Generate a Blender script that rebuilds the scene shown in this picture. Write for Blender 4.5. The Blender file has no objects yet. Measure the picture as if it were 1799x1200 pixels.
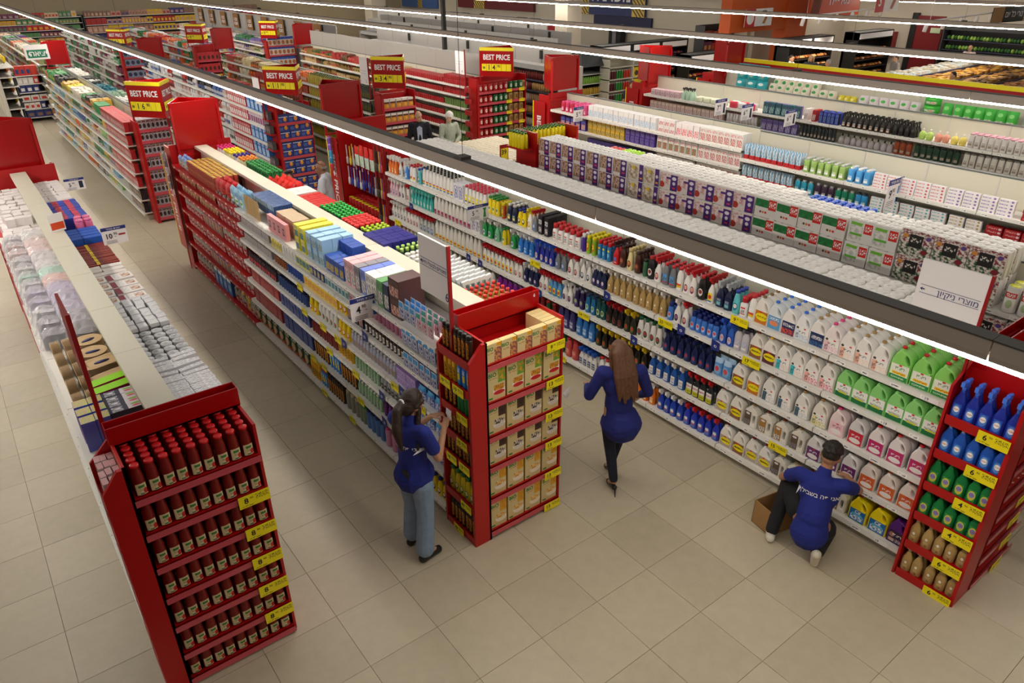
import bpy, bmesh, math, random
from mathutils import Vector, Matrix
from mathutils.bvhtree import BVHTree
R = random.Random(7)
SC = bpy.context.scene
COL = SC.collection
PI = math.pi
WORK = bpy.data.scenes.new('workbench')      # scratch scene for evaluating text and modifiers; removed at the end
def evaluated(o):
    WORK.collection.objects.link(o)
    vl = WORK.view_layers[0]; vl.update()
    return o.evaluated_get(vl.depsgraph)

# ---------------------------------------------------------------- camera, world, exposure
cd = bpy.data.cameras.new('camera')
cam = bpy.data.objects.new('camera', cd)
COL.objects.link(cam)
cam.location = (-3.184, -3.043, 4.754)
cam.rotation_mode = 'XYZ'
cam.rotation_euler = (Matrix.Rotation(-0.64919, 3, 'Z') @ Matrix.Rotation(1.08734, 3, 'X') @ Matrix.Rotation(-0.00776, 3, 'Z')).to_euler('XYZ')
cd.sensor_width = 36.0
cd.lens = 1269.48 / 1799 * 36
cd.clip_end = 200
SC.camera = cam
wd = bpy.data.worlds.new('world')
SC.world = wd
wd.use_nodes = True
wd.node_tree.nodes['Background'].inputs[0].default_value = (1.0, 0.95, 0.88, 1)
wd.node_tree.nodes['Background'].inputs[1].default_value = 0.36
SC.view_settings.view_transform = 'Standard'
SC.view_settings.look = 'None'
SC.view_settings.gamma = 1
SC.view_settings.use_curve_mapping = False
SC.view_settings.exposure = 0.0
SC.cycles.max_bounces = 6; SC.cycles.diffuse_bounces = 3; SC.cycles.glossy_bounces = 2; SC.cycles.transparent_max_bounces = 8
SC.cycles.caustics_reflective = False; SC.cycles.caustics_refractive = False
LED = 46.0          # radiance of the lamp tubes

# ---------------------------------------------------------------- colours and materials
def hx(h):
    h = h.lstrip('#')
    c = [int(h[i:i + 2], 16) / 255 for i in (0, 2, 4)]
    return tuple(x / 12.92 if x <= .04045 else ((x + .055) / 1.055) ** 2.4 for x in c) + (1.0,)

_M = {}
def newmat(key):
    m = bpy.data.materials.new(key)
    m.use_nodes = True
    _M[key] = m
    nt = m.node_tree
    return m, nt, nt.nodes['Principled BSDF']

def OM(kind='plastic'):
    """material whose colour is the object's own colour"""
    if kind in _M: return _M[kind]
    rough = dict(plastic=.36, matte=.8, card=.55, film=.18, metal=.3, cloth=.9)[kind]
    m, nt, b = newmat(kind)
    oi = nt.nodes.new('ShaderNodeObjectInfo')
    nt.links.new(oi.outputs['Color'], b.inputs['Base Color'])
    b.inputs['Roughness'].default_value = rough
    if kind == 'metal': b.inputs['Metallic'].default_value = .8
    return m

def FM(col, rough=.5, metal=0., noise=0., scale=8., bump=0., alpha=None):
    """fixed colour with a little mottling"""
    key = 'tint_%s_%g_%g_%g_%g_%g' % (col.lstrip('#'), rough, metal, noise, scale, bump)
    if alpha: key += '_a%g' % alpha
    if key in _M: return _M[key]
    m, nt, b = newmat(key)
    c = hx(col)
    b.inputs['Base Color'].default_value = c
    b.inputs['Roughness'].default_value = rough
    b.inputs['Metallic'].default_value = metal
    if alpha: b.inputs['Alpha'].default_value = alpha
    if noise or bump:
        tc = nt.nodes.new('ShaderNodeTexCoord')
        nz = nt.nodes.new('ShaderNodeTexNoise')
        nz.inputs['Scale'].default_value = scale
        nz.inputs['Detail'].default_value = 6
        nt.links.new(tc.outputs['Object'], nz.inputs['Vector'])
        if noise:
            mx = nt.nodes.new('ShaderNodeMix'); mx.data_type = 'RGBA'
            mx.inputs[6].default_value = tuple(min(1, x * (1 - noise)) for x in c[:3]) + (1,)
            mx.inputs[7].default_value = tuple(min(1, x * (1 + noise)) for x in c[:3]) + (1,)
            nt.links.new(nz.outputs['Fac'], mx.inputs[0])
            nt.links.new(mx.outputs[2], b.inputs['Base Color'])
        if bump:
            bp = nt.nodes.new('ShaderNodeBump')
            bp.inputs['Strength'].default_value = bump
            bp.inputs['Distance'].default_value = .02
            nt.links.new(nz.outputs['Fac'], bp.inputs['Height'])
            nt.links.new(bp.outputs['Normal'], b.inputs['Normal'])
    return m

def EM(col, s):
    key = 'glow_%s_%g' % (col.lstrip('#'), s)
    if key in _M: return _M[key]
    m, nt, b = newmat(key)
    b.inputs['Base Color'].default_value = (.8, .8, .8, 1)
    b.inputs['Emission Color'].default_value = hx(col)
    b.inputs['Emission Strength'].default_value = s
    return m

def PM(key, base, shapes=(), rough=.45):
    """printed label: flat shapes laid over a base colour in the label's own UV space.
    shapes: ('r',u0,v0,u1,v1,col) ('e',cu,cv,ru,rv,col) ('t',u0,v0,u1,v1,col,rows) ('p',u0,v0,u1,v1,colA,colB,scale)"""
    key = 'print_' + key
    if key in _M: return _M[key]
    m, nt, b = newmat(key)
    N, L = nt.nodes, nt.links
    b.inputs['Roughness'].default_value = rough
    uv = N.new('ShaderNodeUVMap')
    cur = None
    for s in shapes:
        if s[0] == 'e': cu, cv, ru, rv = s[1:5]
        else: cu, cv, ru, rv = (s[1] + s[3]) / 2, (s[2] + s[4]) / 2, (s[3] - s[1]) / 2, (s[4] - s[2]) / 2
        a = N.new('ShaderNodeVectorMath'); a.operation = 'SUBTRACT'
        a.inputs[1].default_value = (cu, cv, 0); L.new(uv.outputs[0], a.inputs[0])
        d = N.new('ShaderNodeVectorMath'); d.operation = 'DIVIDE'
        d.inputs[1].default_value = (ru, rv, 1); L.new(a.outputs[0], d.inputs[0])
        if s[0] == 'e':
            ln = N.new('ShaderNodeVectorMath'); ln.operation = 'LENGTH'
            L.new(d.outputs[0], ln.inputs[0]); src = ln.outputs['Value']
        else:
            ab = N.new('ShaderNodeVectorMath'); ab.operation = 'ABSOLUTE'
            L.new(d.outputs[0], ab.inputs[0])
            sp = N.new('ShaderNodeSeparateXYZ'); L.new(ab.outputs[0], sp.inputs[0])
            mxx = N.new('ShaderNodeMath'); mxx.operation = 'MAXIMUM'
            L.new(sp.outputs[0], mxx.inputs[0]); L.new(sp.outputs[1], mxx.inputs[1]); src = mxx.outputs[0]
        lt = N.new('ShaderNodeMath'); lt.operation = 'LESS_THAN'; lt.inputs[1].default_value = 1
        L.new(src, lt.inputs[0]); mask = lt.outputs[0]
        col = None
        if s[0] in 'tp':
            mp = N.new('ShaderNodeMapping'); L.new(uv.outputs[0], mp.inputs[0])
            nz = N.new('ShaderNodeTexNoise'); L.new(mp.outputs[0], nz.inputs['Vector'])
            if s[0] == 't':
                mp.inputs['Scale'].default_value = (26, s[6] * 1.6 / max(.02, s[4] - s[2]), 1)
                nz.inputs['Scale'].default_value = 1; nz.inputs['Detail'].default_value = 1
                gt = N.new('ShaderNodeMath'); gt.operation = 'GREATER_THAN'; gt.inputs[1].default_value = .52
                L.new(nz.outputs['Fac'], gt.inputs[0])
                mu = N.new('ShaderNodeMath'); mu.operation = 'MULTIPLY'
                L.new(gt.outputs[0], mu.inputs[0]); L.new(mask, mu.inputs[1]); mask = mu.outputs[0]
            else:
                nz.inputs['Scale'].default_value = s[7]; nz.inputs['Detail'].default_value = 3
                rp = N.new('ShaderNodeValToRGB')
                rp.color_ramp.elements[0].position = .42; rp.color_ramp.elements[1].position = .58
                rp.color_ramp.elements[0].color = hx(s[5]); rp.color_ramp.elements[1].color = hx(s[6])
                L.new(nz.outputs['Fac'], rp.inputs[0]); col = rp.outputs[0]
        mx = N.new('ShaderNodeMix'); mx.data_type = 'RGBA'
        L.new(mask, mx.inputs[0])
        if cur is None:
            if base == 'obj':
                oi = N.new('ShaderNodeObjectInfo'); L.new(oi.outputs['Color'], mx.inputs[6])
            else: mx.inputs[6].default_value = hx(base)
        else: L.new(cur, mx.inputs[6])
        if col is not None: L.new(col, mx.inputs[7])
        else: mx.inputs[7].default_value = hx(s[5])
        cur = mx.outputs[2]
    if cur is None: b.inputs['Base Color'].default_value = hx(base)
    else: L.new(cur, b.inputs['Base Color'])
    return m

# ---------------------------------------------------------------- mesh building
class MB:
    def __init__(s): s.v, s.f, s.m, s.sm, s.uv = [], [], [], [], []
    def add(s, vs, fs, mi=0, smooth=False, uvs=None, T=None):
        o = len(s.v)
        s.v += [tuple(T @ Vector(p)) if T is not None else tuple(p) for p in vs]
        for i, f in enumerate(fs):
            s.f.append([o + k for k in f]); s.m.append(mi); s.sm.append(smooth)
            s.uv.append(uvs[i] if uvs else None)
        return s
    def box(s, x0, y0, z0, x1, y1, z1, mi=0, front=None, top=None, T=None):
        vs = [(x0, y0, z0), (x1, y0, z0), (x1, y1, z0), (x0, y1, z0), (x0, y0, z1), (x1, y0, z1), (x1, y1, z1), (x0, y1, z1)]
        sq = [(0, 0), (1, 0), (1, 1), (0, 1)]
        fs = [(0, 3, 2, 1), (2, 3, 7, 6), (1, 2, 6, 5), (3, 0, 4, 7)]
        s.add(vs, fs, mi, T=T)
        o = len(s.v) - 8
        for f, k in (((0, 1, 5, 4), front), ((4, 5, 6, 7), top)):
            s.f.append([o + i for i in f]); s.m.append(mi if k is None else k); s.sm.append(False); s.uv.append(sq)
        return s
    def lathe(s, prof, n=12, sx=1., sy=1., cx=0., cy=0., cz=0., mi=0, p=2., smooth=True, T=None, cap=True):
        vs = []
        for r, z in prof:
            for k in range(n):
                a = 2 * PI * k / n + PI / n
                c, q = math.cos(a), math.sin(a)
                if p != 2:
                    c = math.copysign(abs(c) ** (2 / p), c); q = math.copysign(abs(q) ** (2 / p), q)
                vs.append((cx + r * sx * c, cy + r * sy * q, cz + z))
        fs = [(i * n + k, i * n + (k + 1) % n, (i + 1) * n + (k + 1) % n, (i + 1) * n + k) for i in range(len(prof) - 1) for k in range(n)]
        s.add(vs, fs, mi, smooth, T=T)
        if cap:
            o = len(s.v) - len(vs)
            if prof[0][0] > 1e-4: s.f.append([o + k for k in reversed(range(n))]); s.m.append(mi); s.sm.append(False); s.uv.append(None)
            if prof[-1][0] > 1e-4: s.f.append([o + (len(prof) - 1) * n + k for k in range(n)]); s.m.append(mi); s.sm.append(False); s.uv.append(None)
        return s
    def tube(s, pts, r, n=6, mi=0, smooth=True):
        pts = [Vector(p) for p in pts]
        vs = []
        for i, p in enumerate(pts):
            d = (pts[min(i + 1, len(pts) - 1)] - pts[max(i - 1, 0)]).normalized()
            u = d.cross(Vector((0, 0, 1)) if abs(d.z) < .9 else Vector((1, 0, 0))).normalized(); w = d.cross(u)
            rr = r[i] if isinstance(r, (list, tuple)) else r
            vs += [p + (u * math.cos(2 * PI * k / n) + w * math.sin(2 * PI * k / n)) * rr for k in range(n)]
        m = len(pts)
        fs = [(i * n + k, i * n + (k + 1) % n, (i + 1) * n + (k + 1) % n, (i + 1) * n + k) for i in range(m - 1) for k in range(n)]
        s.add(vs, fs, mi, smooth)
        s.add([vs[k] for k in range(n)], [tuple(range(n))], mi); s.add([vs[(m - 1) * n + k] for k in range(n)], [tuple(reversed(range(n)))], mi)
        return s
    def quad(s, a, b, c, d, mi=0):
        return s.add([a, b, c, d], [(0, 1, 2, 3)], mi, uvs=[[(0, 0), (1, 0), (1, 1), (0, 1)]])
    def label(s, w, z0, z1, y, mi=0, bulge=0., n=4, cx=0.):
        """front patch facing -y, bowed by bulge"""
        vs, fs, uvs = [], [], []
        for i in range(n + 1):
            t = i / n; x = cx + (t - .5) * w; yy = y + bulge * (2 * t - 1) ** 2
            vs += [(x, yy, z0), (x, yy, z1)]
        for i in range(n):
            fs.append((2 * i, 2 * i + 2, 2 * i + 3, 2 * i + 1)); uvs.append([(i / n, 0), ((i + 1) / n, 0), ((i + 1) / n, 1), (i / n, 1)])
        return s.add(vs, fs, mi, bulge > 0, uvs)
    def prism(s, loop, y0, y1, mi=0, T=None):
        """loop of (x,z) extruded along y"""
        n = len(loop)
        vs = [(x, y0, z) for x, z in loop] + [(x, y1, z) for x, z in loop]
        fs = [tuple(range(n)), tuple(reversed(range(n, 2 * n)))] + [(k, n + k, n + (k + 1) % n, (k + 1) % n) for k in range(n)]
        return s.add(vs, fs, mi, T=T)
    def text(s, t, size, x=0., z=0., y=0., mi=0, align='CENTER', bold=0., sx=1., T=None):
        vs, fs = textgeo(t, align, bold)
        return s.add([(x + p[0] * size * sx, y, z + p[1] * size) for p in vs], fs, mi, T=T)
    def build(s, name, mats):
        me = bpy.data.meshes.new(name)
        me.from_pydata(s.v, [], s.f)
        for m in mats: me.materials.append(m)
        me.polygons.foreach_set('material_index', s.m)
        me.polygons.foreach_set('use_smooth', s.sm)
        if any(u is not None for u in s.uv):
            ul = me.uv_layers.new(name='UVMap')
            d = []
            for f, u in zip(s.f, s.uv):
                for k in range(len(f)): d += list(u[k]) if u else [0., 0.]
            ul.data.foreach_set('uv', d)
        me.update()
        return me

_T = {}
def heb(t): return t[::-1] if any('\u0590' <= c <= '\u05ff' for c in t) else t
def textgeo(t, align='CENTER', bold=0.):
    k = (t, align, bold)
    if k not in _T:
        c = bpy.data.curves.new('lettering', 'FONT')
        c.body = heb(t); c.align_x = align; c.align_y = 'CENTER'; c.size = 1.; c.resolution_u = 2; c.offset = bold
        o = bpy.data.objects.new('lettering', c)
        ev = evaluated(o); me = ev.to_mesh()
        _T[k] = ([tuple(v.co) for v in me.vertices], [tuple(p.vertices) for p in me.polygons])
        ev.to_mesh_clear()
        bpy.data.objects.remove(o); bpy.data.curves.remove(c)
    return _T[k]

# ---------------------------------------------------------------- objects
def ob(name, mesh, loc=(0, 0, 0), rz=0., parent=None, color=None, kind=None):
    o = bpy.data.objects.new(name, mesh)
    COL.objects.link(o)
    o.location = loc
    if rz: o.rotation_euler = (0, 0, rz)
    if parent is not None: o.parent = parent
    if color is not None: o.color = color if not isinstance(color, str) else hx(color)
    if kind: o['kind'] = kind
    return o
def tag(o, label, cat, group=None, kind=None):
    o['label'] = label; o['category'] = cat
    if group: o['group'] = group
    if kind: o['kind'] = kind
    return o
def thing(name, label, cat, loc=(0, 0, 0), rz=0., group=None, mesh=None, color=None):
    return tag(ob(name, mesh, loc, rz, color=color), label, cat, group)
def structure(name, mesh, loc=(0, 0, 0), rz=0., parent=None):
    o = ob(name, mesh, loc, rz, parent)
    if parent is None: o['kind'] = 'structure'
    return o
_mesh = {}
def cached(key, fn):
    if key not in _mesh: _mesh[key] = fn()
    return _mesh[key]
def boxmesh(name, x0, y0, z0, x1, y1, z1, mat):
    return MB().box(x0, y0, z0, x1, y1, z1).build(name, [mat])
# ---------------------------------------------------------------- lamps (long suspended light lines)
CREAM, RED, WHITE = '#e9e3d2', '#c40a10', '#efece6'
m_cream = FM('#d0ccbb', .45); m_white = FM('#e4e2dc', .4); m_red = FM('#b0040a', .4, noise=.06, scale=3)
m_redgloss = FM('#a50408', .25, noise=.05, scale=2.5, bump=.15)
m_strip = FM('#c4505c', .15); m_yellow = FM('#f4e20c', .5); m_black = FM('#151515', .5); m_paper = FM('#f1eef0', .6)
m_navy = FM('#23307e', .5); m_darkred = FM('#9c1018', .4); m_chrome = FM('#b9bcc0', .25, .9)
m_track = FM('#c2b8ae', .5, .0, noise=.05, scale=1.5); m_tracktop = FM('#55504b', .6)
LAMP_Z = 3.2
def lamp(x, y0, y1, label, hangers, z=LAMP_Z, step=2.44):
    t = thing('pendant_light', label, 'light', (x, y0, z), group='long pendant light lines')
    n = max(1, int((y1 - y0) / step))
    body = cached('lampbody', lambda: MB().prism([(-.034, .022), (.034, .022), (.04, .05), (.04, .118), (-.04, .118), (-.04, .05)], 0, step - .006, 0).build('housing', [m_track]))
    lid = cached('lamplid', lambda: MB().box(-.043, 0, .118, .043, step - .002, .126).build('top_channel', [m_tracktop]))  # dark colour stands in for shade on the unlit top face
    led = cached('lampled', lambda: MB().prism([(-.03, 0), (.03, 0), (.033, .022), (-.033, .022)], 0, step - .004, 0).build('diffuser', [EM('#fff4e6', LED)]))
    wire = cached('lampwire', lambda: MB().tube([(0, 0, .13), (0, 0, 2.6)], .003, 4).box(-.05, -.05, .12, .05, .05, .15).build('hanger', [m_tracktop]))
    for k in range(n):
        s = ob('segment', body, (0, k * step, 0), parent=t)
        ob('top_channel', lid, (0, 0, 0), parent=s); ob('diffuser', led, (0, 0, 0), parent=s)
    for y in hangers: ob('hanger', wire, (0, y - y0, 0), parent=t)
    return t
lamp(.11, -7, 44, 'pendant light line nearest the camera, over the cereal-box end display', [1.95, 8.05, -2.9, 14.2, 20.3, 26.4])
lamp(6.88, -4, 44, 'pendant light line passing just above the stacked nappy packs', [3.3, 9.4, 15.5, 21.6, 27.7])
lamp(10.95, -2, 44, 'pendant light line just above the yellow-edged board', [4.8, 10.9, 17, 23.1, 29])
lamp(18.35, 2, 44, 'fourth pendant light line back, crossing the orange beam', [6, 12, 18, 24, 30])
lamp(29.3, 8, 44, 'farthest pendant light line along the top of the picture', [12, 18, 24, 30])
lamp(-3.75, 2.6, 44, 'pendant light line over the far side of the disposable tableware shelves', [12, 18])
lamp(-7.6, 9, 44, 'unseen pendant light line added beyond the left frame edge', [6, 12, 18])  # unseen lamp, added to brighten the far floor

# ---------------------------------------------------------------- floor
def tile_mat():
    m, nt, b = newmat('floor_tile')
    N, L = nt.nodes, nt.links
    tc = N.new('ShaderNodeTexCoord'); oi = N.new('ShaderNodeObjectInfo'); geo = N.new('ShaderNodeNewGeometry')
    nz = N.new('ShaderNodeTexNoise'); nz.inputs['Scale'].default_value = 9; nz.inputs['Detail'].default_value = 8; nz.inputs['Roughness'].default_value = .7
    L.new(geo.outputs['Position'], nz.inputs['Vector'])
    n2 = N.new('ShaderNodeTexNoise'); n2.inputs['Scale'].default_value = 1.1; n2.inputs['Detail'].default_value = 3
    L.new(geo.outputs['Position'], n2.inputs['Vector'])
    rp = N.new('ShaderNodeValToRGB')
    rp.color_ramp.elements[0].position = .3; rp.color_ramp.elements[1].position = .7
    rp.color_ramp.elements[0].color = hx('#b0a58e'); rp.color_ramp.elements[1].color = hx('#c5baa2')
    ad = N.new('ShaderNodeMath'); ad.operation = 'MULTIPLY_ADD'; ad.inputs[1].default_value = .45
    L.new(nz.outputs['Fac'], ad.inputs[0])
    mu = N.new('ShaderNodeMath'); mu.operation = 'MULTIPLY_ADD'; mu.inputs[1].default_value = .35
    L.new(n2.outputs['Fac'], mu.inputs[0]); 
    rn = N.new('ShaderNodeMath'); rn.operation = 'MULTIPLY'; rn.inputs[1].default_value = .22
    L.new(oi.outputs['Random'], rn.inputs[0]); L.new(rn.outputs[0], mu.inputs[2]); L.new(mu.outputs[0], ad.inputs[2])
    L.new(ad.outputs[0], rp.inputs[0]); L.new(rp.outputs[0], b.inputs['Base Color'])
    b.inputs['Roughness'].default_value = .42
    return m
m_tile = tile_mat()
m_grout = FM('#5c5146', .85, noise=.15, scale=5)
floor = structure('floor', boxmesh('floor', -14, -6, -.06, 36, 52, -.004, m_grout))
TS = .6
tile_me = MB().lathe([(.4221, -.02), (.4221, -.0008), (.421, 0)], 4, mi=0, smooth=False).build('tile', [m_tile])
def under(x, y):
    for x0, x1, y0, y1 in BLOCKS:
        if x0 + .35 < x < x1 - .35 and y0 + .35 < y < y1 - .35: return True
    return False
BLOCKS = [(-3.1, -2.05, 1.5, 9.8), (-.45, .57, 1.5, 9.8), (2.35, 3.37, -1.5, 9.6), (4.95, 5.95, -3, 7.4), (7.65, 8.65, -3, 9.8), (10.4, 11.4, -3, 9.8), (13.4, 14.4, -3, 9.8),
          (-.45, .57, 13, 24.5), (2.35, 3.37, 13, 24.5), (4.95, 5.95, 13, 24.5), (7.65, 8.65, 13, 24.5)]
mwi = cam.matrix_basis.inverted()
cells = []
for i in range(-20, 42):
    for j in range(-8, 80):
        x, y = (i + .5) * TS, (j + .5) * TS
        if under(x, y): continue
        p = mwi @ Vector((x, y, 0))
        if p.z > -.5: continue
        u, w = 899.5 + 1269.5 * p.x / -p.z, 600 - 1269.5 * p.y / -p.z
        if -130 < u < 1930 and -20 < w < 1330: cells.append((p.length, x, y))
cells.sort()
for d, x, y in cells[:300]: ob('tile', tile_me, (x, y, 0), parent=floor)
mb = MB()
for d, x, y in cells[300:]: mb.lathe([(.4221, -.02), (.4221, -.0008), (.421, 0)], 4, cx=x, cy=y, smooth=False)
ob('tile_field', mb.build('tile_field', [m_tile]), parent=floor, kind='stuff')

# ---------------------------------------------------------------- gondola shelving
ticket = PM('ticket', '#e9e7e2', [('r', .06, .15, .15, .85, '#ffffff'), ('t', .07, .3, .14, .7, '#555555', 2), ('r', .3, .1, .36, .9, '#fbfbfb'), ('t', .31, .3, .35, .7, '#444444', 2), ('r', .55, .15, .64, .85, '#ffffff'), ('t', .56, .3, .63, .7, '#555555', 2), ('r', .8, .15, .88, .9, '#ffffff'), ('t', .81, .3, .87, .7, '#444444', 2)])
rail_red = PM('railred', '#b00a12', [('r', .1, .25, .16, .75, '#e9d8d8'), ('r', .38, .25, .43, .75, '#e9d8d8'), ('r', .63, .25, .69, .75, '#f3e4e4'), ('r', .87, .25, .92, .75, '#e9d8d8')])
FACE = {'L': (-PI / 2, lambda xf, s, d: (xf + d, s)), 'R': (PI / 2, lambda xf, s, d: (xf - d, s)), 'F': (0., lambda yf, s, d: (s, yf + d)), 'B': (PI, lambda yf, s, d: (s, yf - d))}
def shelfmesh(L, dep, red=False):
    m0 = m_red if red else m_white
    return cached(('shelf', round(L, 3), round(dep, 3), red), lambda: MB().box(-L / 2 + .004, 0, -.018, L / 2 - .004, dep, 0).box(-L / 2 + .004, 0, -.05, L / 2 - .004, .012, .003).build('shelf', [m0]))
def railmesh(L, red=False):
    return cached(('rail', round(L, 3), red), lambda: MB().box(-L / 2 + .006, -.006, -.045, L / 2 - .006, -.0005, -.002, 0, front=1).build('price_rail', [m_strip if red == 2 else m_white if not red else m_red, ticket if not red else (m_strip if red == 2 else rail_red)]))
SHELF = {}
def gondola(label, xc, y0, y1, left=(), right=(), hw=.5, bays=None, cap=False, top=2.08, panel_top=None, redbays=()):
    g = thing('gondola_shelving', label, 'shelving', (xc, y0, 0))
    n = bays or max(1, round(y1 - y0)); L = (y1 - y0) / n
    ob('kick_base', boxmesh('kick_base', -hw + .07, 0, 0, hw - .07, y1 - y0, .1, FM('#a8a296', .6)), parent=g)
    pan = boxmesh('back_panel', -.02, .003, .1, .02, L - .003, top - .02, m_cream)
    capm = boxmesh('top_cap', -.1, .002, top - .02, .1, L - .002, top + .02, m_cream) if cap else boxmesh('top_edge', -.025, .002, top - .02, .025, L - .002, top, FM('#5d6462', .4))
    post = cached(('post', top), lambda: boxmesh('upright', -.03, -.012, 0, .03, .012, top - .03, FM('#c9c7c0', .4)))
    tall = boxmesh('extension_panel', -.012, .003, top, .012, L - .003, panel_top, FM('#a5a29d', .5)) if panel_top else None
    for k in range(n):
        ob('back_panel', pan, (0, k * L, 0), parent=g)
        ob('top_cap' if cap else 'top_edge', capm, (0, k * L, 0), parent=g)
        if tall: ob('extension_panel', tall, (0, k * L, 0), parent=g)
        ob('upright', post, (0, k * L, 0), parent=g)
        for side, lev in (('L', left), ('R', right)):
            for z in lev:
                dep = hw - .03
                if isinstance(z, tuple): z, dep = z
                red = (side, k) in redbays
                xx = (-dep - .03) if side == 'L' else dep + .03
                s = ob('shelf', shelfmesh(L, dep, red), (xx, (k + .5) * L, z), FACE[side][0], parent=g)
                ob('price_rail', railmesh(L, 1 if red else False), parent=s)
                SHELF[(label, side, k, z)] = s
    return g
def price_card(text, w=.17, h=.075, small=True):
    def f():
        mb = MB().box(-w / 2, -.003, -h / 2, w / 2, 0, h / 2, 0, front=1)
        mb.text(text, h * .62, -w * .26, h * .04, -.0042, 2, bold=.02)
        if small: mb.text('90', h * .25, -w * .26 + h * .2 * (len(text) + .9), h * .2, -.0042, 2)
        return mb.build('price_card', [m_yellow, PM('pcard', '#f2e112', [('t', .55, .45, .96, .85, '#5a5410', 4), ('t', .08, .08, .45, .2, '#6a6418', 1)]), m_black])
    return cached(('pcard', text, w, h), f)
def blue_flag():
    return cached('blueflag', lambda: MB().prism([(-.05, -.06), (.05, -.045), (.05, .045), (-.05, .06)], -.003, 0, 0).text('‹›', .06, 0, 0, -.0045, 1, bold=.02).build('promo_flag', [m_navy, m_paper]))

LV_B = [.14, .54, .86, 1.13, 1.44, 1.66, 1.86]
LV_C = [.17, .56, .93, 1.32, 1.69]
LV_A = [.14, .5, .85, 1.2, 1.5, 1.76]
gA = gondola('disposable tableware shelving behind the red jar end display', -2.57, 1.72, 9.6, LV_A, LV_A, cap=True, bays=8, redbays=[('L', k) for k in (6, 7)])
gB = gondola('shelving run with cleaning and pet goods behind the cereal end display', .06, 1.64, 9.75, LV_B, [.14, .55, .95, 1.4, 1.84], cap=True, bays=8, redbays=[('L', k) for k in (5, 6, 7)])
gC = gondola('cleaning product shelving facing the crouching worker', 2.87, -1.32, 7.72, LV_C, [.17, .6, 1.0, 1.4, 1.72], bays=9)
gD = gondola('toilet paper shelving under the two nearest light lines', 5.45, -3.0, 6.92, [.14, .8, 1.5], [.14, .6, 1.0, 1.35, 1.68], bays=10, top=1.92)
gE = gondola('toothpaste and mouthwash shelving behind the toilet paper', 8.2, -2.2, 4.64, [.14, .6, .96, 1.32, 1.68], [.14, .6, .96, 1.32, 1.72], bays=7, top=2.1)
gE1 = gondola('hygiene shelving with pink packs at its far end', 8.2, 4.64, 9.8, [.14, .5, .85, 1.18, 1.5, 1.82], [.14, .6, .96, 1.32, 1.72], bays=5, top=2.14)
gF = gondola('shampoo and cosmetics shelving behind the toothpaste run', 11.2, -2.2, 9.8, [.14, .5, .85, 1.2, 1.53, 1.86], [.14, .6, 1.0, 1.4, 1.75], bays=12, top=2.25)
gG = gondola('nappy shelving beneath the yellow-edged board', 13.9, -1.6, 9.8, [.14, .6, 1.1, 1.68], [.6, 1.2, 1.7], bays=11, top=2.3)
LV2 = [.15, .42, .69, .98, 1.26, 1.54, 1.8]
gB2 = gondola('long shelving run behind the 16 shekel best price box', .06, 13.25, 24.0, LV2, [.15, .6, 1.0, 1.4, 1.8], bays=10)
gC2 = gondola('white goods shelving behind the blue box end display', 2.87, 13.25, 24.0, [.15, .5, .85, 1.2, 1.55, 1.85], [.15, .6, 1.0, 1.4, 1.8], bays=10)
gD2 = gondola('oil and vinegar shelving behind the orange carton end display', 5.5, 13.3, 24.0, [.15, .5, .85, 1.2, 1.55, 1.85], [.15, .6, 1.0, 1.4, 1.8], bays=10)
gE2 = gondola('canned food shelving with tall grey panels above it', 8.25, 13.3, 24.0, [.15, .45, .75, 1.05, 1.35, 1.65, 1.9], [.15, .6, 1.0, 1.4, 1.8], bays=10, top=2.15, panel_top=2.62)

# ---------------------------------------------------------------- end displays
m_perf = None
def perforated():
    global m_perf
    if m_perf: return m_perf
    m, nt, b = newmat('perforated_red')
    N, L = nt.nodes, nt.links
    tc = N.new('ShaderNodeTexCoord'); mp = N.new('ShaderNodeMapping'); mp.inputs['Scale'].default_value = (40, 40, 40)
    L.new(tc.outputs['Object'], mp.inputs[0])
    vo = N.new('ShaderNodeTexVoronoi'); vo.inputs['Randomness'].default_value = 0; vo.inputs['Scale'].default_value = 1
    L.new(mp.outputs[0], vo.inputs['Vector'])
    lt = N.new('ShaderNodeMath'); lt.operation = 'LESS_THAN'; lt.inputs[1].default_value = .17; L.new(vo.outputs['Distance'], lt.inputs[0])
    mx = N.new('ShaderNodeMix'); mx.data_type = 'RGBA'; mx.inputs[6].default_value = hx('#b8060c'); mx.inputs[7].default_value = hx('#cf9a5a')
    L.new(lt.outputs[0], mx.inputs[0]); L.new(mx.outputs[2], b.inputs['Base Color']); b.inputs['Roughness'].default_value = .4
    m_perf = m
    return m
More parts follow.
